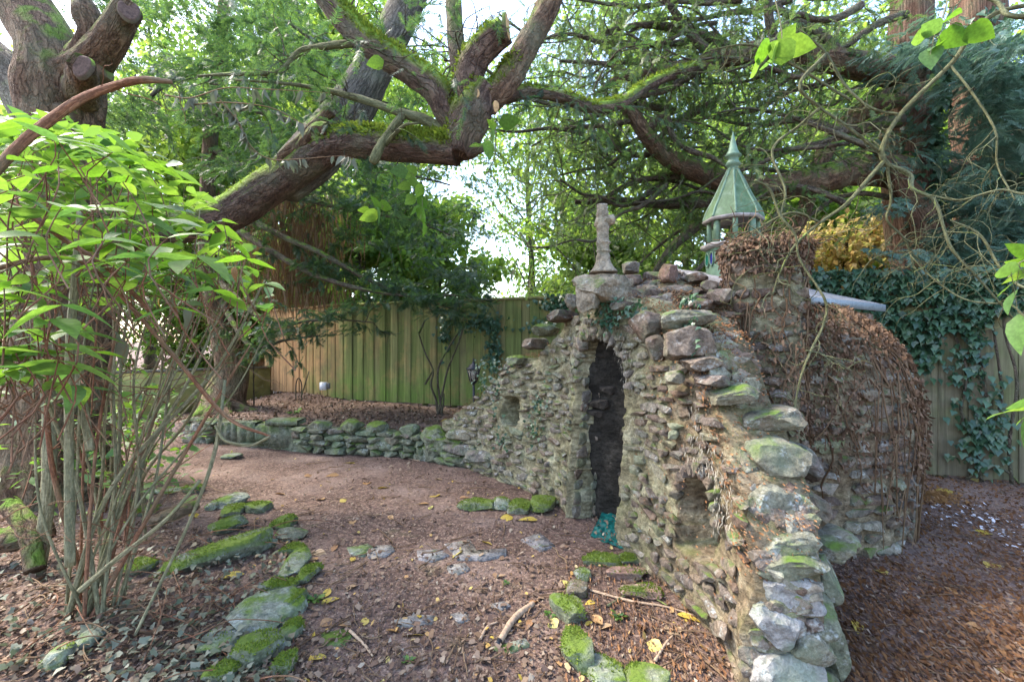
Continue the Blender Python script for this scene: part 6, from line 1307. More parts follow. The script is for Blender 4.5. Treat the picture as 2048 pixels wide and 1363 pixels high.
# ------------------------------------------------------------------ dry creeper, hanging roots and needle drifts on the masonry
def creepers():
    r = np.random.default_rng(51)
    flake = (np.array([(-.3, 0, 0), (.3, 0, .05), (.15, 1, .25), (-.2, .7, -.1)]), np.array([(0, 1, 2), (0, 2, 3)]))
    root = thing('dry_creeper', 'dry brown creeper and curled dead leaves clinging to the beehive chamber and pier', 'creeper', (2.2, 3.6, 1)); pos = []; dr = []; mb = MB()
    pr = catmull([(a, z, 0) for a, z in DP], 80)[:, :2]
    for _ in range(19000):
        a = math.radians(r.uniform(-150, 0)); k = r.integers(0, 76) if r.random() < .8 else r.integers(45, 78); rr_, z = pr[k]; c = np.array((DC[0]+rr_*math.cos(a), DC[1]+rr_*math.sin(a), z))
        dens = fbm(c*np.array((1, 1, .8)), 2.2, 3)+.25*sstep(1.2, 1.6, z)+.35*sstep(-70, -20, math.degrees(a))*sstep(.5, 1.1, z)-.25*sstep(.8, .2, z)
        if r.random() > .42+1.7*dens-.3*sstep(1.0, .3, z): continue
        n = np.array((math.cos(a), math.sin(a), .25 if z < 1.3 else 1.0)); n /= np.linalg.norm(n); pos.append(c+n*r.uniform(.02, .085)); dr.append(np.array((r.normal(0, .6), 0, -1))+n*r.uniform(-.1, .7)+r.normal(size=3)*.4)
    for _ in range(3600):
        a = math.radians(r.uniform(-200, 90)); z = TTOP-abs(r.normal(0, .1)) if r.random() < .5 else r.uniform(.8, TTOP); c = tower_pt(np.array(a), z)
        if fbm(c, 2.4, 3) < .05 and z < TTOP-.25: continue
        t0 = np.array((TC[0], TC[1], z)); n = (c-t0)/np.linalg.norm(c-t0); pos.append(c+n*r.uniform(.01, .06)+np.array((0, 0, r.uniform(0, .04)))); dr.append(np.array((r.normal(0, .5), 0, -1))+n*.4+r.normal(size=3)*.45)
    for _ in range(1300):
        q = r.uniform(-1, 1, 2)*.28; pos.append(np.array((TC[0]+q[0], TC[1]+q[1], TTOP+r.uniform(0, .07)-.5*(abs(q[0])+abs(q[1]))**3))); dr.append(r.normal(size=3)*np.array((1, 1, .35)))
    V, T = scatter(*flake, np.array(pos), frames_from(np.array(dr), r.uniform(0, 6, len(pos))), np.stack((r.uniform(.005, .028, len(pos)), r.uniform(.02, .075, len(pos)), r.uniform(.02, .05, len(pos))), 1)); obj('dead_leaves', V, T, M['root'], root, kind='stuff')
    for _ in range(75):
        a = math.radians(r.uniform(-150, -5)); k = r.integers(20, 76); p = []
        for j in range(9):
            rr_, z = pr[int(max(0, min(79, k-j*r.uniform(2, 5))))]; a += r.normal(0, .05); p.append((DC[0]+(rr_+.05)*math.cos(a), DC[1]+(rr_+.05)*math.sin(a), z+r.normal(0, .01)))
        addtube(mb, p, np.linspace(.008, .003, 9), 5, 24, cap=False)
    for _ in range(60):
        a = math.radians(r.uniform(-175, 30)); z = r.uniform(1.2, TTOP); p = []
        for j in range(7): p.append(tower_pt(np.array(a), z, .04)); a += r.normal(0, .12); z -= r.uniform(.02, .14)
        addtube(mb, p, np.linspace(.007, .002, 7), 5, 20, cap=False)
    for _ in range(110):
        a = r.uniform(0, 6.28); p = [np.array((TC[0]+.28*math.cos(a), TC[1]+.28*math.sin(a), TTOP+.02))]; d = np.array((-math.cos(a), -math.sin(a), .3))
        for j in range(6): d = d+r.normal(size=3)*.6; d[2] -= .15; d /= np.linalg.norm(d); p.append(p[-1]+d*.06); p[-1][2] = max(p[-1][2], TTOP)
        addtube(mb, p, np.linspace(.006, .002, 7), 5, 18, cap=False)
    mb.build('creeper_stems', M['drybrown'], root, True)
    # roots and rusty needles heaped on the mound
    root = thing('root_mat', 'rusty mat of roots and conifer needles over the rubble mound', 'root mat', (1.5, 3.7, 1.8)); pos = []; dr = []; mb = MB()
    for _ in range(17000):
        x, y = r.uniform(.75, 1.85), r.uniform(2.8, 4.9); z = float(mound_z(np.array(x), np.array(y)))
        if z < .7 or (y > 3.7 and z < 1.65) or (x < 1.0 and z < 1.7) or r.random() > .55+.9*float(fbm(np.array((x, y, 0.)), 3, 2)): continue
        pos.append((x, y, z+r.uniform(0, .03))); dr.append(r.normal(size=3)*np.array((1, 1, .5))+np.array((-.2, -.3, -.3)))
    V, T = scatter(*flake, np.array(pos), frames_from(np.array(dr), r.uniform(0, 6, len(pos))), np.stack((r.uniform(.007, .02, len(pos)), r.uniform(.03, .08, len(pos)), r.uniform(.01, .03, len(pos))), 1)); obj('needles', V, T, M['needles'], root, kind='stuff')
    for _ in range(150):
        x, y = r.uniform(1.1, 1.75), r.uniform(2.95, 4.0); a = r.uniform(3.6, 5.2); p = []
        for j in range(7): p.append((x, y, float(mound_z(np.array(x), np.array(y)))+.02)); a += r.normal(0, .5); x += .05*math.cos(a); y += .05*math.sin(a)
        addtube(mb, p, np.linspace(.006, .002, 7), 5, 16, cap=False)
    mb.build('roots', M['drybrown'], root, True)
    # needle and root litter lying on the wall tops and in the crannies; pale roots bearding the arch
    root = thing('wall_debris', 'rusty needles and pale hanging roots on the ruined wall', 'debris', (.7, 4, 1)); pos = []; dr = []
    for _ in range(9000):
        s_ = r.uniform(0, LEN); o = r.uniform(-THK, .03); h = float(hs(np.array(s_))); pos.append(face(np.array(s_), h, o)+np.array((0, 0, r.uniform(.0, .06)))); dr.append(r.normal(size=3)*np.array((1, 1, .3)))
    for _ in range(1500):
        s_ = s_at(3.3)+r.uniform(-.3, 1.2); z = r.uniform(.9, 1.0)*float(hs(np.array(min(s_, LEN)))) if r.random() < .5 else r.uniform(.2, 1.6)
        if s_ > LEN or z > float(hs(np.array(s_))) or (z < 1.2 and r.random() < .6): continue
        pos.append(face(np.array(s_), z, r.uniform(.02, .06))); dr.append(np.array((0, 0, -1))+r.normal(size=3)*.6)
    V, T = scatter(*flake, np.array(pos), frames_from(np.array(dr), r.uniform(0, 6, len(pos))), np.stack((r.uniform(.003, .009, len(pos)), r.uniform(.02, .05, len(pos)), r.uniform(.01, .02, len(pos))), 1)); obj('needles', V, T, M['needles'], root, kind='stuff')
    pos = []; dr = []
    for _ in range(450):
        an = r.uniform(-.1, math.pi+.1); k = r.uniform(0, .16); s_ = SD+math.cos(an)*(DW+k); z = DSP+math.sin(an)*(DTOP-DSP+k)+r.uniform(-.02, .05)
        if z > float(hs(np.array(s_))): continue
        pos.append(face(np.array(s_), z, r.uniform(.02, .07))); dr.append(np.array((r.normal(0, .25), r.normal(0, .25), -1))+facen(s_)*r.uniform(-.05, .3))
    for _ in range(4200):
        s_ = r.uniform(.2, LEN-.05); z = float(hs(np.array(s_)))*r.uniform(.45, .97)
        if float(fbm(face(np.array(s_), z), 2.2, 2)) < .12: continue
        if abs(s_-SD) < DW and z < float(door_top(np.array(s_))): continue
        if abs(s_-N2[0]) < N2[2]+.02 and abs(z-N2[1]) < N2[3]+.03: continue
        if abs(s_-N1[0]) < N1[2] and abs(z-N1[1]) < N1[3]: continue
        pos.append(face(np.array(s_), z, r.uniform(.02, .06))); dr.append(np.array((r.normal(0, .25), r.normal(0, .25), -1))+facen(s_)*.15)
    V, T = scatter([(-.05, 0, 0), (.05, 0, 0), (.02, .5, .06), (0, 1, 0)], [(0, 1, 2), (0, 2, 3)], np.array(pos), frames_from(np.array(dr), r.uniform(0, 6, len(pos))), np.stack((np.full(len(pos), .03), r.uniform(.03, .10, len(pos)), np.full(len(pos), .04)), 1)); obj('hanging_roots', V, T, M['paleroot'], root, kind='stuff')
creepers()
# ------------------------------------------------------------------ edging stones, paving, debris on the ground
R3 = np.random.default_rng(61)
def moss_tuft(rock, root, m):
    """moss blades rooted on the upward faces of a rock"""
    v = np.zeros(len(rock.data.vertices)*3); rock.data.vertices.foreach_get('co', v); v = v.reshape(-1, 3)+np.array(woff(rock)); t = np.array([p.vertices[:] for p in rock.data.polygons])
    A, B, Cc = v[t[:, 0]], v[t[:, 1]], v[t[:, 2]]; nn = np.cross(B-A, Cc-A); ar = np.linalg.norm(nn, axis=1); nn = nn/(ar[:, None]+1e-12)
    w = ar*np.clip((nn[:, 2]+.15)*1.1, 0, 1); k = R3.choice(len(t), m, p=w/w.sum()); u = R3.random((m, 2)); f = u.sum(1) > 1; u[f] = 1-u[f]
    q = A[k]+(B-A)[k]*u[:, :1]+(Cc-A)[k]*u[:, 1:]; keep = vnoise(q, 9.)+.5*vnoise(q, 23.) < .22; q = q[keep]; n_ = nn[k][keep]
    V, T = scatter([(-.28, 0, 0), (.28, 0, 0), (0, 1, .2)], [(0, 1, 2)], q-n_*.002, frames_from(n_+R3.normal(size=q.shape)*.5, R3.uniform(0, 6, len(q))), R3.uniform(.008, .02, len(q))); obj('moss', V, T, M['moss'], root, kind='stuff')
def edge_stone(x0, y0, x1, y1, label, mat='edge', moss=0, grp=None, hk=.9, rot=None, kind='edging_stone', sl=0.0, long=1.0):
    pxc = (x0+x1)/2; g = G(pxc, y1-.10*(y1-y0)); Y = g[1]; u = Y/F; w = (x1-x0)*u; ang = math.atan2(EYE, Y)
    H = (y1-y0)*u; h = min(H*hk, .22)*.55; d = max(w*.6, (H-h*math.cos(ang))/max(.25, math.sin(ang)))*long; d = min(d, .75)
    gz0 = float(gz(g[0], g[1]+d/2)); c = np.array((g[0], g[1]+d*.45, gz0+h*.42)); root = thing(kind, label, 'stone', (c[0], c[1], gz0), grp)
    rt = R3.uniform(-.25, .25) if rot is None else rot
    rk_ = boulder('rock', c, (w*1.16, d*1.12, h*1.25), M[mat], root, int(x0+y0), rot=rt, tilt=(R3.uniform(-.08, .08), sl), rough=.14)
    if moss: moss_tuft(rk_, root, int(moss*min(1800, 500+6500*w*d)))
E = 'stones edging the left side of the path'; E2 = 'stones edging the right side of the path'; E3 = 'mossy stones before the doorway'
for a in [(421, 985, 470, 1018, 'dark green squared block at the far end of the left edging', 'edge', 0, E), (409, 997, 431, 1022, 'small green cube stone beside the dark squared block', 'edge', .2, E), (440, 1002, 474, 1034, 'mossy stone just in front of the dark squared block', 'mossy', .8, E), (418, 1032, 463, 1078, 'mossy upright stone behind the long mossy slab', 'mossy', 1, E, .9, -.5),
          (352, 1062, 404, 1196, 'long leaning slab thick with bright moss on its top edge', 'mossy', .9, E, .8, -.62, 'edging_stone', .3, 1.25), (482, 1000, 528, 1028, 'low moss covered stone at the far path edge', 'mossy', 1, E), (538, 1030, 576, 1062, 'square mossy stone left of the path by the grey rock', 'mossy', 1, E), (545, 1056, 598, 1086, 'grey rock with wilted leaves left of the path', 'cap', 0, E),
          (474, 1080, 530, 1112, 'flat grey stone lying in the litter left of the edging row', 'edge', 0, E, .4), (557, 1088, 602, 1116, 'mossy capped stone at the head of the long grey block', 'mossy', .9, E), (549, 1104, 590, 1168, 'long grey green block set on edge beside the path', 'edge', .1, E, .5), (586, 1128, 618, 1180, 'mossy stone hugging the path side of the long grey block', 'mossy', 1, E, .7), (523, 1162, 584, 1200, 'round cushion of bright green moss on a stone', 'mossy', 1.3, E, 1.1),
          (458, 1190, 562, 1276, 'large flat sloping slab among the left edging', 'edge', 0, E, .6, -.35, 'edging_stone', .22, 1.1), (560, 1180, 592, 1234, 'narrow mossy stone against the large flat slab', 'mossy', .8, E, .8), (388, 1264, 460, 1318, 'low greenish slab left of the mossy boulder', 'edge', .1, E, .4), (455, 1266, 528, 1348, 'mossy boulder below the large flat slab', 'mossy', .9, E), (398, 1324, 456, 1375, 'mossy stone at the bottom edge left of the path', 'mossy', 1, E), (558, 1237, 588, 1290, 'moss clump on the path side of the large flat slab', 'mossy', 1, E), (540, 1298, 578, 1354, 'mossy stone at the foot of the boulder by the path', 'mossy', .9, E),
          (237, 1147, 290, 1184, 'dark mossy stone lying right of the shrub base', 'mossy', .9, E), (297, 972, 352, 990, 'flat grey slab behind the shrub stems', 'edge', .1, E, .4), (360, 970, 394, 990, 'low mossy stone behind the shrub stems', 'mossy', 1, E), (70, 1316, 110, 1375, 'green stone at the bottom left corner', 'edge', .3, E), (138, 1284, 175, 1332, 'dark green stone under the shrub base', 'edge', .3, E), (250, 1010, 300, 1036, 'mossy stone among the stems behind the shrub', 'mossy', .9, E), (440, 905, 470, 920, 'small stone lying on the path before the fluted blocks', 'edge', 0, E),
          (1174, 1100, 1240, 1132, 'moss cushion stone left of the brick slab at the doorstep', 'mossy', 1, E3), (1242, 1100, 1278, 1128, 'moss topped stone against the wall right of the doorstep', 'mossy', 1, E3), (1219, 1128, 1292, 1161, 'thick worn brown slab near the wall foot', 'brick', .25, E2, .9, .1), (1250, 1166, 1326, 1202, 'square brick with a mossy top near the wall foot', 'brick', 1.1, E2, .8, -.1), (1154, 1132, 1184, 1162, 'small grey green edging stone nearest the doorstep', 'edge', .2, E2), (1137, 1154, 1176, 1198, 'smooth grey edging stone between the mossy ones', 'cap', .1, E2, .9),
          (1114, 1188, 1164, 1256, 'rounded mossy boulder in the right edging', 'mossy', .7, E2), (1131, 1266, 1192, 1362, 'long mossy block at the near end of the right edging', 'mossy', .9, E2, .7), (1184, 1318, 1258, 1385, 'slab with a mossy top at the bottom of the picture', 'edge', .5, E2, .5), (1264, 1334, 1345, 1395, 'bright moss mound at the bottom edge by the wing wall', 'mossy', 1.3, E2),
          (922, 998, 986, 1026, 'long mossy stone left of the doorway', 'mossy', 1, E3), (986, 998, 1020, 1028, 'grey mossy stone second from the left before the doorway', 'edge', .5, E3), (1018, 1003, 1060, 1036, 'green mossy stone third from the left before the doorway', 'mossy', .8, E3), (1062, 992, 1110, 1034, 'tall mossy stone touching the wall left of the doorway', 'mossy', .8, E3)]:
    edge_stone(*a)
# flagstones half buried in the path
FG = 'flagstones sunk in the path'
def flag(poly, label, mat='flag', t=.012):
    p = np.array([G(*q) for q in poly]); c = p.mean(0); n = len(p); m = []
    for k in range(n):
        a, b = p[k], p[(k+1) % n]
        for u in np.linspace(0, 1, 5)[:-1]: q = a*(1-u)+b*u; q = q+(q-c)*.07*nz(q, 9.); m.append(q)
    m = np.array(m); z = float(np.mean([gz(q[0], q[1]) for q in m]))+t*.7+.004
    V = [(q[0], q[1], z+.003*nz(q, 8)) for q in m]+[(q[0]+(q[0]-c[0])*.03, q[1]+(q[1]-c[1])*.03, z-.08) for q in m]; k = len(m)
    V.append((c[0], c[1], z+.002)); T = [(2*k, j, (j+1) % k) for j in range(k)]; Q = [(j, k+j, k+(j+1) % k, (j+1) % k) for j in range(k)]
    o = obj('flagstone', np.array(V), [np.array(Q), np.array(T)], M[mat]); tag(o, label, 'paving stone', FG)
flag([(888, 1090), (940, 1080), (945, 1105), (1012, 1098), (1014, 1110), (960, 1121), (915, 1120)], 'grey L shaped slate flag in the middle of the path', t=.010)
flag([(733, 1108), (752, 1095), (782, 1094), (789, 1104), (770, 1117), (736, 1118)], 'pale pinkish flag left of the slate flag')
flag([(833, 1104), (880, 1101), (899, 1114), (862, 1126), (836, 1122)], 'pale worn flag between the pinkish flag and the slate', t=.006)
flag([(893, 1134), (930, 1128), (940, 1140), (915, 1152), (898, 1149)], 'small grey flag just below the slate flag', t=.006)
flag([(788, 1240), (830, 1230), (872, 1231), (862, 1249), (796, 1253)], 'broad pale flag in the near part of the path', t=.006)
flag([(901, 1232), (930, 1226), (944, 1242), (918, 1250)], 'small flag right of the broad pale flag', t=.006)
flag([(976, 1212), (1008, 1205), (1022, 1214), (998, 1227)], 'pale flag near the bare stick', t=.006)
flag([(694, 1098), (735, 1090), (747, 1096), (728, 1116), (700, 1112)], 'mossy grey flag beside the pinkish flag', 'edge', t=.004)
flag([(640, 1262), (690, 1254), (706, 1268), (690, 1288), (645, 1286)], 'mossy sunken flag at the near left of the path', 'mossy', t=.004)
flag([(976, 1306), (1050, 1286), (1060, 1300), (1020, 1318)], 'greenish flag under the end of the bare stick', 'edge', t=.005)
flag([(1040, 1078), (1080, 1064), (1110, 1090), (1080, 1100)], 'purplish flag before the doorway', t=.005)

# stick, tarpaulin, feathers
def stick():
    a, b, c = G(998, 1300), G(1030, 1245), G(1066, 1214); mb = MB(); z = [float(gz(q[0], q[1]))+.022 for q in (a, b, c)]
    root = thing('bare_stick', 'pale debarked stick with a charred end lying on the path', 'stick', a); pts = [np.array((q[0], q[1], zz)) for q, zz in zip((a, b, c), z)]
    addtube(mb, pts, [.016, .019, .017], 10, 26, .18); mb.build('wood', M['stick'], root, True); mb = MB(); addtube(mb, [pts[0]+(pts[0]-pts[1])*.10, pts[0]+(pts[1]-pts[0])*.02], [.014, .0175], 10, 5, .2); mb.build('charred_end', M['black'], root, True)
stick()
def tarp():
    xs, ys = np.meshgrid(np.linspace(0, 1, 40), np.linspace(0, 1, 34)); c = [np.array((.64, 3.97)), np.array((.885, 3.70)), np.array((1.12, 4.12)), np.array((.84, 4.40))]
    X = (c[0][0]*(1-xs)+c[1][0]*xs)*(1-ys)+(c[3][0]*(1-xs)+c[2][0]*xs)*ys; Y = (c[0][1]*(1-xs)+c[1][1]*xs)*(1-ys)+(c[3][1]*(1-xs)+c[2][1]*xs)*ys
    p = np.stack((X, Y, X*0), -1); Z = gz(X, Y)+.02+.035*fbm(p, 8, 4)+.02*fbm(p, 30, 2)+.07*ys; V = np.stack((X, Y, Z), -1).reshape(-1, 3); i = np.arange(33)[:, None]*40+np.arange(39)[None]
    o = obj('tarpaulin', V, np.stack((i, i+1, i+41, i+40), -1).reshape(-1, 4), M['tarp'], None, True); tag(o, 'crumpled teal tarpaulin on the doorway floor', 'tarpaulin')
    mb = MB(); addtube(mb, [P(1195, 1010, 4.5), P(1242, 1045, 4.1)], [.012, .009], 8, 8, .2); tag(mb.build('stray_stick', M['stick']), 'thin stick leaning inside the dark doorway', 'stick')
tarp()

# ------------------------------------------------------------------ litter
def onground(x, y, e=.0): return np.stack((x, y, gz(x, y)+e), -1)
def region_points(n, X, Yp, zb=0.0):
    px = R3.uniform(X[0], X[1], n); py = Yp[0]+(Yp[1]-Yp[0])*R3.random(n); Yd = F*(EYE-zb)/(py-CY); return (px-CX)/F*Yd, Yd
FL = (np.array([(-.32, 0, 0), (.3, .05, .06), (.34, .7, .1), (0, 1, 0), (-.3, .6, .08)]), np.array([(0, 1, 2), (0, 2, 4), (4, 2, 3)]))
BIT = (np.array([(-.5, 0, 0), (.5, .1, .1), (.1, 1, .15)]), np.array([(0, 1, 2)]))
def lay(name, mat, x, y, L, asp=1.0, tmpl=FL, e=(.002, .02), tilt=.3, label=None, cat=None):
    n = len(x); pos = onground(x, y)+np.stack((0*x, 0*x, R3.uniform(e[0], e[1], n)), -1); a = R3.uniform(0, 6.28, n); d = np.stack((np.cos(a), np.sin(a), R3.normal(0, tilt, n)), 1)
    s = R3.uniform(L[0], L[1], n); V, T = scatter(*tmpl, pos, frames_from(d, R3.normal(0, tilt*1.3, n)), np.stack((s*asp, s, s), 1)); o = obj(name, V, T, M[mat], None, kind='stuff'); o['label'] = label or 'scattered brown leaf litter'; 
    return o
inside = lambda x, y: (((x-DC[0])**2+(y-DC[1])**2) < 1.24**2) | ((x > np.interp(y, [2.2, 2.5, 2.9, 3.4, 3.8, 4.2, 4.7, 5.5, 6.3], [1.08, 1.1, 1.06, .96, .85, .52, .44, -.1, -.8])) & (x < np.interp(y, [2.2, 2.5, 2.9, 3.4, 3.8, 4.2, 4.7, 5.5, 6.3], [1.08, 1.1, 1.06, .96, .85, .52, .44, -.1, -.8])+.38) & (y > 2.2) & (y < 6.3))
x, y = region_points(16000, (-60, 2100), (800, 1390)); k = ~inside(x, y); lay('leaf_litter', 'litter', x[k], y[k], (.012, .035), .6, BIT, label='brown crumbled leaf litter over the whole ground')
x, y = region_points(30000, (250, 1650), (840, 1390)); k = ~inside(x, y); lay('soil_crumbs', 'litter', x[k], y[k], (.006, .016), .7, BIT, (.0, .008), label='fine crumbs of bark and soil on the path')
x, y = region_points(16000, (250, 1000), (770, 900), .38); k = (y > np.interp(x, RX, RY)+.05); lay('bed_litter', 'litter', x[k], y[k], (.03, .09), .5, FL, label='brown dead leaves covering the raised bed')
x, y = region_points(12000, (1600, 2110), (950, 1390)); k = ~inside(x, y); lay('needle_litter', 'needles', x[k], y[k], (.015, .05), .16, BIT, label='rusty conifer needles on the ground beside the beehive chamber')
x, y = region_points(2200, (1130, 1560), (1120, 1390)); k = ~inside(x, y); lay('needle_litter', 'needles', x[k], y[k], (.02, .06), .14, BIT, label='rusty conifer needles at the foot of the wing wall')
x, y = region_points(2600, (-40, 620), (1040, 1390)); lay('dead_leaves', 'litter', x, y, (.018, .05), .7, FL, (.002, .03), .4, 'brown dead leaves under the shrub')
x, y = region_points(1700, (-40, 580), (1090, 1390)); k = R3.random(len(x)) < .25+.9*np.exp(-((x+1.35)/.6)**2); lay('withered_ivy', 'wilted', x[k], y[k], (.025, .056), 1.0, LEAF_IVY, (.01, .06), .5, 'withered grey green ivy leaves under the shrub')
x, y = region_points(520, (620, 1150), (900, 1380)); k = ~inside(x, y); lay('dead_leaves', 'litter', x[k], y[k], (.03, .06), .8, FL, (.004, .02), .25, 'small brown dead leaves on the path')
x, y = region_points(330, (1840, 2100), (1010, 1110)); k = R3.random(len(x)) < np.exp(-((x-4.25)/.45)**2); lay('feather_scatter', 'petal', x[k], y[k], (.015, .06), .35, FL, (.004, .02), .2, 'white feathers scattered on the ground right of the beehive chamber')
x, y = region_points(900, (1800, 1900), (965, 1010)); x = R3.normal(4.28, .14, 700); y = R3.normal(4.95, .12, 700); lay('golden_needles', 'tan_leaf', x, y, (.02, .06), .15, BIT, (.0, .04), .4, 'golden heap of dead conifer sprays by the fence')
x = R3.uniform(.66, 1.1, 160); y = R3.uniform(3.75, 4.3, 160); lay('tarp_litter', 'litter', x, y, (.02, .05), .5, FL, (.02, .08), .3, 'dead leaves blown onto the teal tarpaulin')
x, y = region_points(210, (420, 1500), (890, 1380)); k = ~inside(x, y); lay('small_yellow_leaves', 'yellow_scatter', x[k], y[k], (.022, .05), .75, FL, (.004, .02), .3, 'small yellow leaves sprinkled over the path')
# twigs
def ground_twigs():
    mb = MB()
    for k in range(620):
        px = R3.uniform(-20, 2060); py = R3.uniform(880, 1380); g = G(px, py); x, y = g[0], g[1]
        if inside(np.array(x), np.array(y)): continue
        a = R3.uniform(0, 6.28); L = R3.uniform(.06, .34)*(1.5 if px < 600 else 1); p = []; b = R3.normal(0, .35)
        for j in range(5): p.append((x, y, float(gz(x, y))+.008+.02*R3.random()*(1.6 if px < 600 else .5))); a += b*.4+R3.normal(0, .2); x += L/4*math.cos(a); y += L/4*math.sin(a)
        r0 = R3.uniform(.0018, .006); addtube(mb, p, np.linspace(r0, r0*.5, 5), 5, 12, cap=False)
    o = mb.build('fallen_twigs', M['drybrown'], None, True, 'stuff'); o['label'] = 'thin brown twigs strewn over the ground'
    mb = MB()
    for k in range(46):
        g = G(R3.uniform(60, 600), R3.uniform(1060, 1370)); x, y = g[0], g[1]; a = R3.uniform(0, 6.28); L = R3.uniform(.3, .8); p = []; b = R3.normal(0, .3); hh = R3.uniform(.02, .12)
        for j in range(6): p.append((x, y, float(gz(x, y))+.01+hh*math.sin(math.pi*j/5))); a += b+R3.normal(0, .15); x += L/5*math.cos(a); y += L/5*math.sin(a)
        addtube(mb, p, np.linspace(.004, .002, 6), 5, 18, cap=False)
    o = mb.build('dry_runners', M['stem_red'], None, True, 'stuff'); o['label'] = 'dry vine runners arching over the litter under the shrub'
ground_twigs()
for k, (rw, lb) in enumerate((([(1215, 1213), (1260, 1190), (1300, 1196), (1335, 1214)], 'mossy green twig lying before the square brick'), ([(1180, 1180), (1260, 1204), (1330, 1216), (1390, 1232)], 'long brown twig crossing the corner by the wing wall'), ([(740, 895), (800, 912), (840, 925), (800, 912)][:3], 'pale curved twig on the path below the retaining wall'), ([(1310, 1320), (1330, 1290), (1345, 1275)], 'broken pale twig near the moss mound'), ([(1225, 1385), (1262, 1345), (1290, 1320)], 'short green twig at the bottom right of the path'), ([(700, 1262), (730, 1290), (745, 1315)], 'brown forked twig on the near path'), ([(960, 1290), (975, 1262), (995, 1252)], 'thin crooked twig left of the bare stick'))):
    mb = MB(); addtube(mb, [G(*q)+np.array((0, 0, .012+.0*k+float(gz(*G(*q)[:2])))) for q in rw], np.linspace(.009, .005, len(rw)), 7, 24, .2); tag(mb.build('fallen_twig', M['lichen_twig' if k in (0, 4) else 'stick'], None, True), lb, 'twig')
# fallen trunk pieces left of the shrub
def logs():
    for k, (rw, lb) in enumerate((([(-60, 1085, 3.4, 22), (40, 1075, 3.4, 24), (105, 1050, 3.5, 20)], 'old log lying behind the shrub at the far left'), ([(70, 1140, 3.1, 18), (60, 1060, 3.2, 20), (20, 1010, 3.3, 16)], 'broken root stub leaning on the old log'), ([(300, 1045, 3.6, 12), (360, 1022, 3.7, 13), (395, 1008, 3.8, 10)], 'short dark log behind the left edging'))):
        p, q = px_path(rw); mb = MB(); addtube(mb, p, q, 16, 40, .2); tag(mb.build('fallen_log', M['bark'], None, True), lb, 'log')
logs()
# individual fallen leaves that stand out
FLY = [leaf_mesh('fy%d' % k, 'yellow_leaf', w=w, curl=c, fold=f) for k, (w, c, f) in enumerate([(.6, .2, .12), (.5, .1, .25), (.75, .3, .15)])]
FLT = [leaf_mesh('ft%d' % k, 'tan_leaf', w=w, curl=c, fold=f) for k, (w, c, f) in enumerate([(.5, .25, .25), (.7, .35, .2), (.45, .15, .3)])]
ANCH = [(462, 1150, 'the large flat sloping slab'), (912, 1100, 'the L shaped slate flag'), (760, 1105, 'the pinkish flag'), (870, 985, 'the mossy doorway stones'), (1050, 1015, 'the grey doorway stones'), (1110, 1060, 'the purplish flag by the door'), (1140, 1220, 'the rounded mossy boulder'), (1160, 1175, 'the smooth grey edging stone'), (1160, 1310, 'the long mossy block'), (820, 1240, 'the broad pale flag'), (1030, 1260, 'the bare stick'), (20, 1250, 'the shrub base'), (170, 1200, 'the shrub stems'), (620, 1310, 'the mossy boulder by the path'), (600, 1150, 'the long grey green block'), (1290, 1240, 'the wing wall foot'), (1290, 1185, 'the square mossy brick'), (400, 1035, 'the mossy upright stone'), (1890, 975, 'the golden heap by the fence'), (1975, 1060, 'the white feathers'), (1740, 1150, 'the foot of the beehive chamber'), (1690, 1230, 'the outer side of the wing wall'), (2000, 1330, 'the bottom right corner'), (890, 880, 'the end of the retaining wall'), (760, 915, 'the middle of the retaining wall'), (570, 1045, 'the square mossy stone'), (640, 1105, 'the mossy flag'), (680, 960, 'the open far part of the path'), (1075, 900, 'the small hole in the wall'), (690, 1250, 'the mossy sunken flag'), (930, 1140, 'the small grey flag'), (1345, 1290, 'the moss mound')]
USED = set()
def leaf_label(look, px, py):
    for (ax, ay, nm) in sorted(ANCH, key=lambda q: (q[0]-px)**2+(2*(q[1]-py))**2)[:6]:
        dx, dy = px-ax, (py-ay)*2
        w = ('right of ' if dx > 0 else 'left of ') if abs(dx) > abs(dy) else ('in front of ' if dy > 0 else 'just beyond ')
        l = look+' lying '+w+nm
        if l not in USED: USED.add(l); return l
    return look+' lying on bare brown ground'
yel = [(462, 1166, 30), (912, 1110, 22), (870, 992, 20), (975, 1022, 16), (862, 1017, 14), (975, 1088, 18), (1010, 1043, 22), (1056, 1044, 26), (1102, 1250, 24), (1133, 1165, 20), (1176, 1252, 16), (824, 1268, 34), (706, 1122, 16), (8, 1246, 30), (170, 1198, 18), (640, 1310, 22), (655, 1190, 22), (1302, 1290, 28), (1378, 1236, 30), (1180, 1206, 14), (604, 1150, 24), (395, 1030, 20), (1880, 985, 30), (1965, 960, 24), (890, 880, 16), (1085, 890, 16), (768, 975, 16), (690, 1000, 14), (730, 1240, 20), (850, 905, 14), (663, 1203, 26), (1960, 1065, 26), (2010, 1345, 34), (1715, 1255, 30), (1985, 1130, 26), (1760, 1140, 20), (780, 912, 14), (700, 925, 14)]
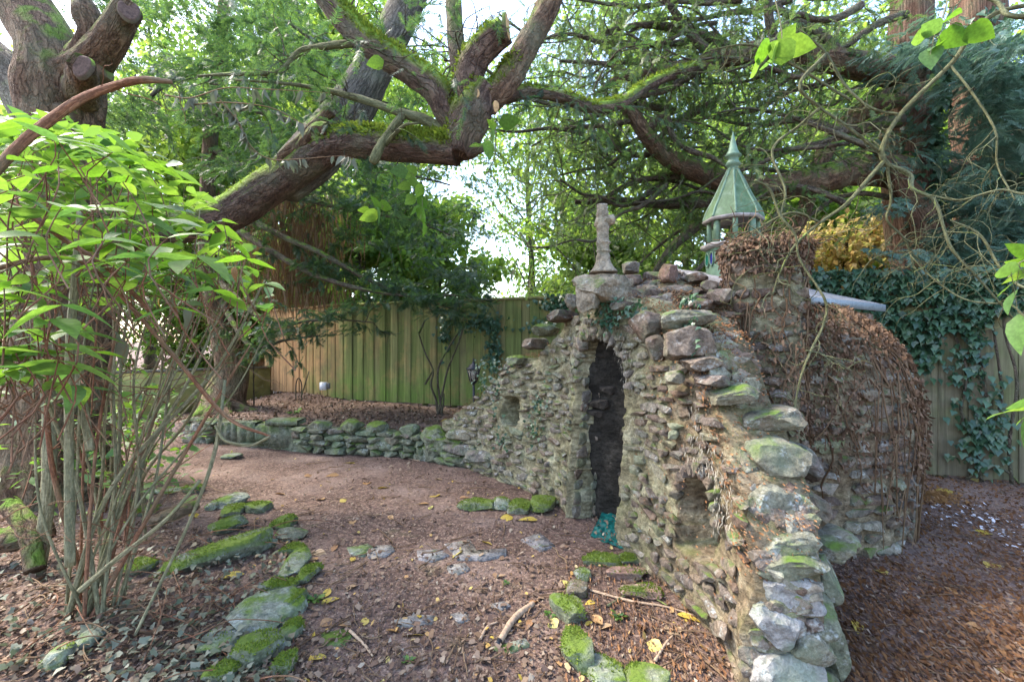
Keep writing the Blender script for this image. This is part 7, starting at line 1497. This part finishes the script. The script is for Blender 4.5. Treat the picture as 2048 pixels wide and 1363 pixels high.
tan = [(790, 1262, 22), (780, 1038, 16), (705, 1045, 16), (665, 950, 16), (735, 965, 16), (660, 1245, 24), (690, 1250, 20), (1205, 1254, 26), (1250, 1234, 26), (1290, 1258, 24), (1346, 1255, 34), (1190, 1240, 30), (600, 1370, 40), (560, 1350, 24), (1730, 1208, 30), (1905, 1180, 26), (1640, 1170, 22), (700, 1180, 24), (640, 1110, 22), (625, 1126, 20), (670, 1100, 18), (590, 1230, 22), (1060, 1250, 22), (1070, 1200, 18), (845, 1010, 16), (930, 1000, 14), (980, 925, 14), (640, 995, 16), (560, 985, 16), (520, 1012, 16), (85, 1070, 40), (1945, 1250, 24), (880, 960, 14), (1100, 985, 16), (620, 950, 14), (1000, 1150, 16)]
for lst, mm, lb, gp in ((yel, FLY, 'yellow autumn leaf', 'yellow leaves fallen on the ground'), (tan, FLT, 'orange brown leaf', 'orange brown leaves fallen on the ground')):
    for (px, py, s) in lst:
        g = G(px, py); a = R3.uniform(0, 6.28); d = np.array((math.cos(a), math.sin(a), R3.normal(0.1, .1))); L = s*g[1]/F*1.6; p = g+np.array((0, 0, float(gz(g[0], g[1]))+.012)); Fr = frames_from(np.array([d]), np.array([R3.normal(0, .25)]))[0]
        o = place('fallen_leaf', mm[R3.integers(3)], None, frame(Fr[:, 0], Fr[:, 1], Fr[:, 2], p-d*L*.5, (L, L, L))); tag(o, leaf_label(lb, px, py), 'leaf', gp)
# small green seedlings
def seedlings():
    for k, (px, py, s, lb) in enumerate(((630, 1205, 30, 'tuft of small green leaves at the left path edge'), (818, 1332, 22, 'tiny green seedling at the bottom of the path'), (1012, 1165, 12, 'tiny green sprout right of the small grey flag'), (1100, 1235, 22, 'green sprout beside the rounded mossy boulder'), (590, 832, 20, 'little green plant on the raised bed'), (1240, 1235, 26, 'pale green fern tuft before the wing wall'), (385, 985, 26, 'green leafy tuft behind the left edging'))):
        g = G(px, py) if py > 880 else P(px, py, 8.6); root = thing('seedling', lb, 'plant', (g[0], g[1], float(gz(g[0], g[1])))); b = np.array((g[0], g[1], float(gz(g[0], g[1])))); V, T = leaf_arrays(w=.7, n=3); L = s*g[1]/F; n = 16
        a = R3.uniform(0, 6.28, n); dr = np.stack((np.cos(a), np.sin(a), R3.uniform(.0, .7, n)), 1); pos = b+dr*L*.35*R3.random((n, 1))+np.array((0, 0, .01)); V, T = scatter(V, T, pos, frames_from(dr, R3.normal(0, .3, n)), R3.uniform(.35, .6, n)*L); obj('leaves', V, T, M['shrub_leaf_small'], root, True, kind='stuff')
        mb = MB(); addtube(mb, [b+(0, 0, -.01), b+(0, 0, .01), b+(0, 0, L*.25)], [.003]*3, 5, 5); mb.build('stem', M['stem'], root)
seedlings()
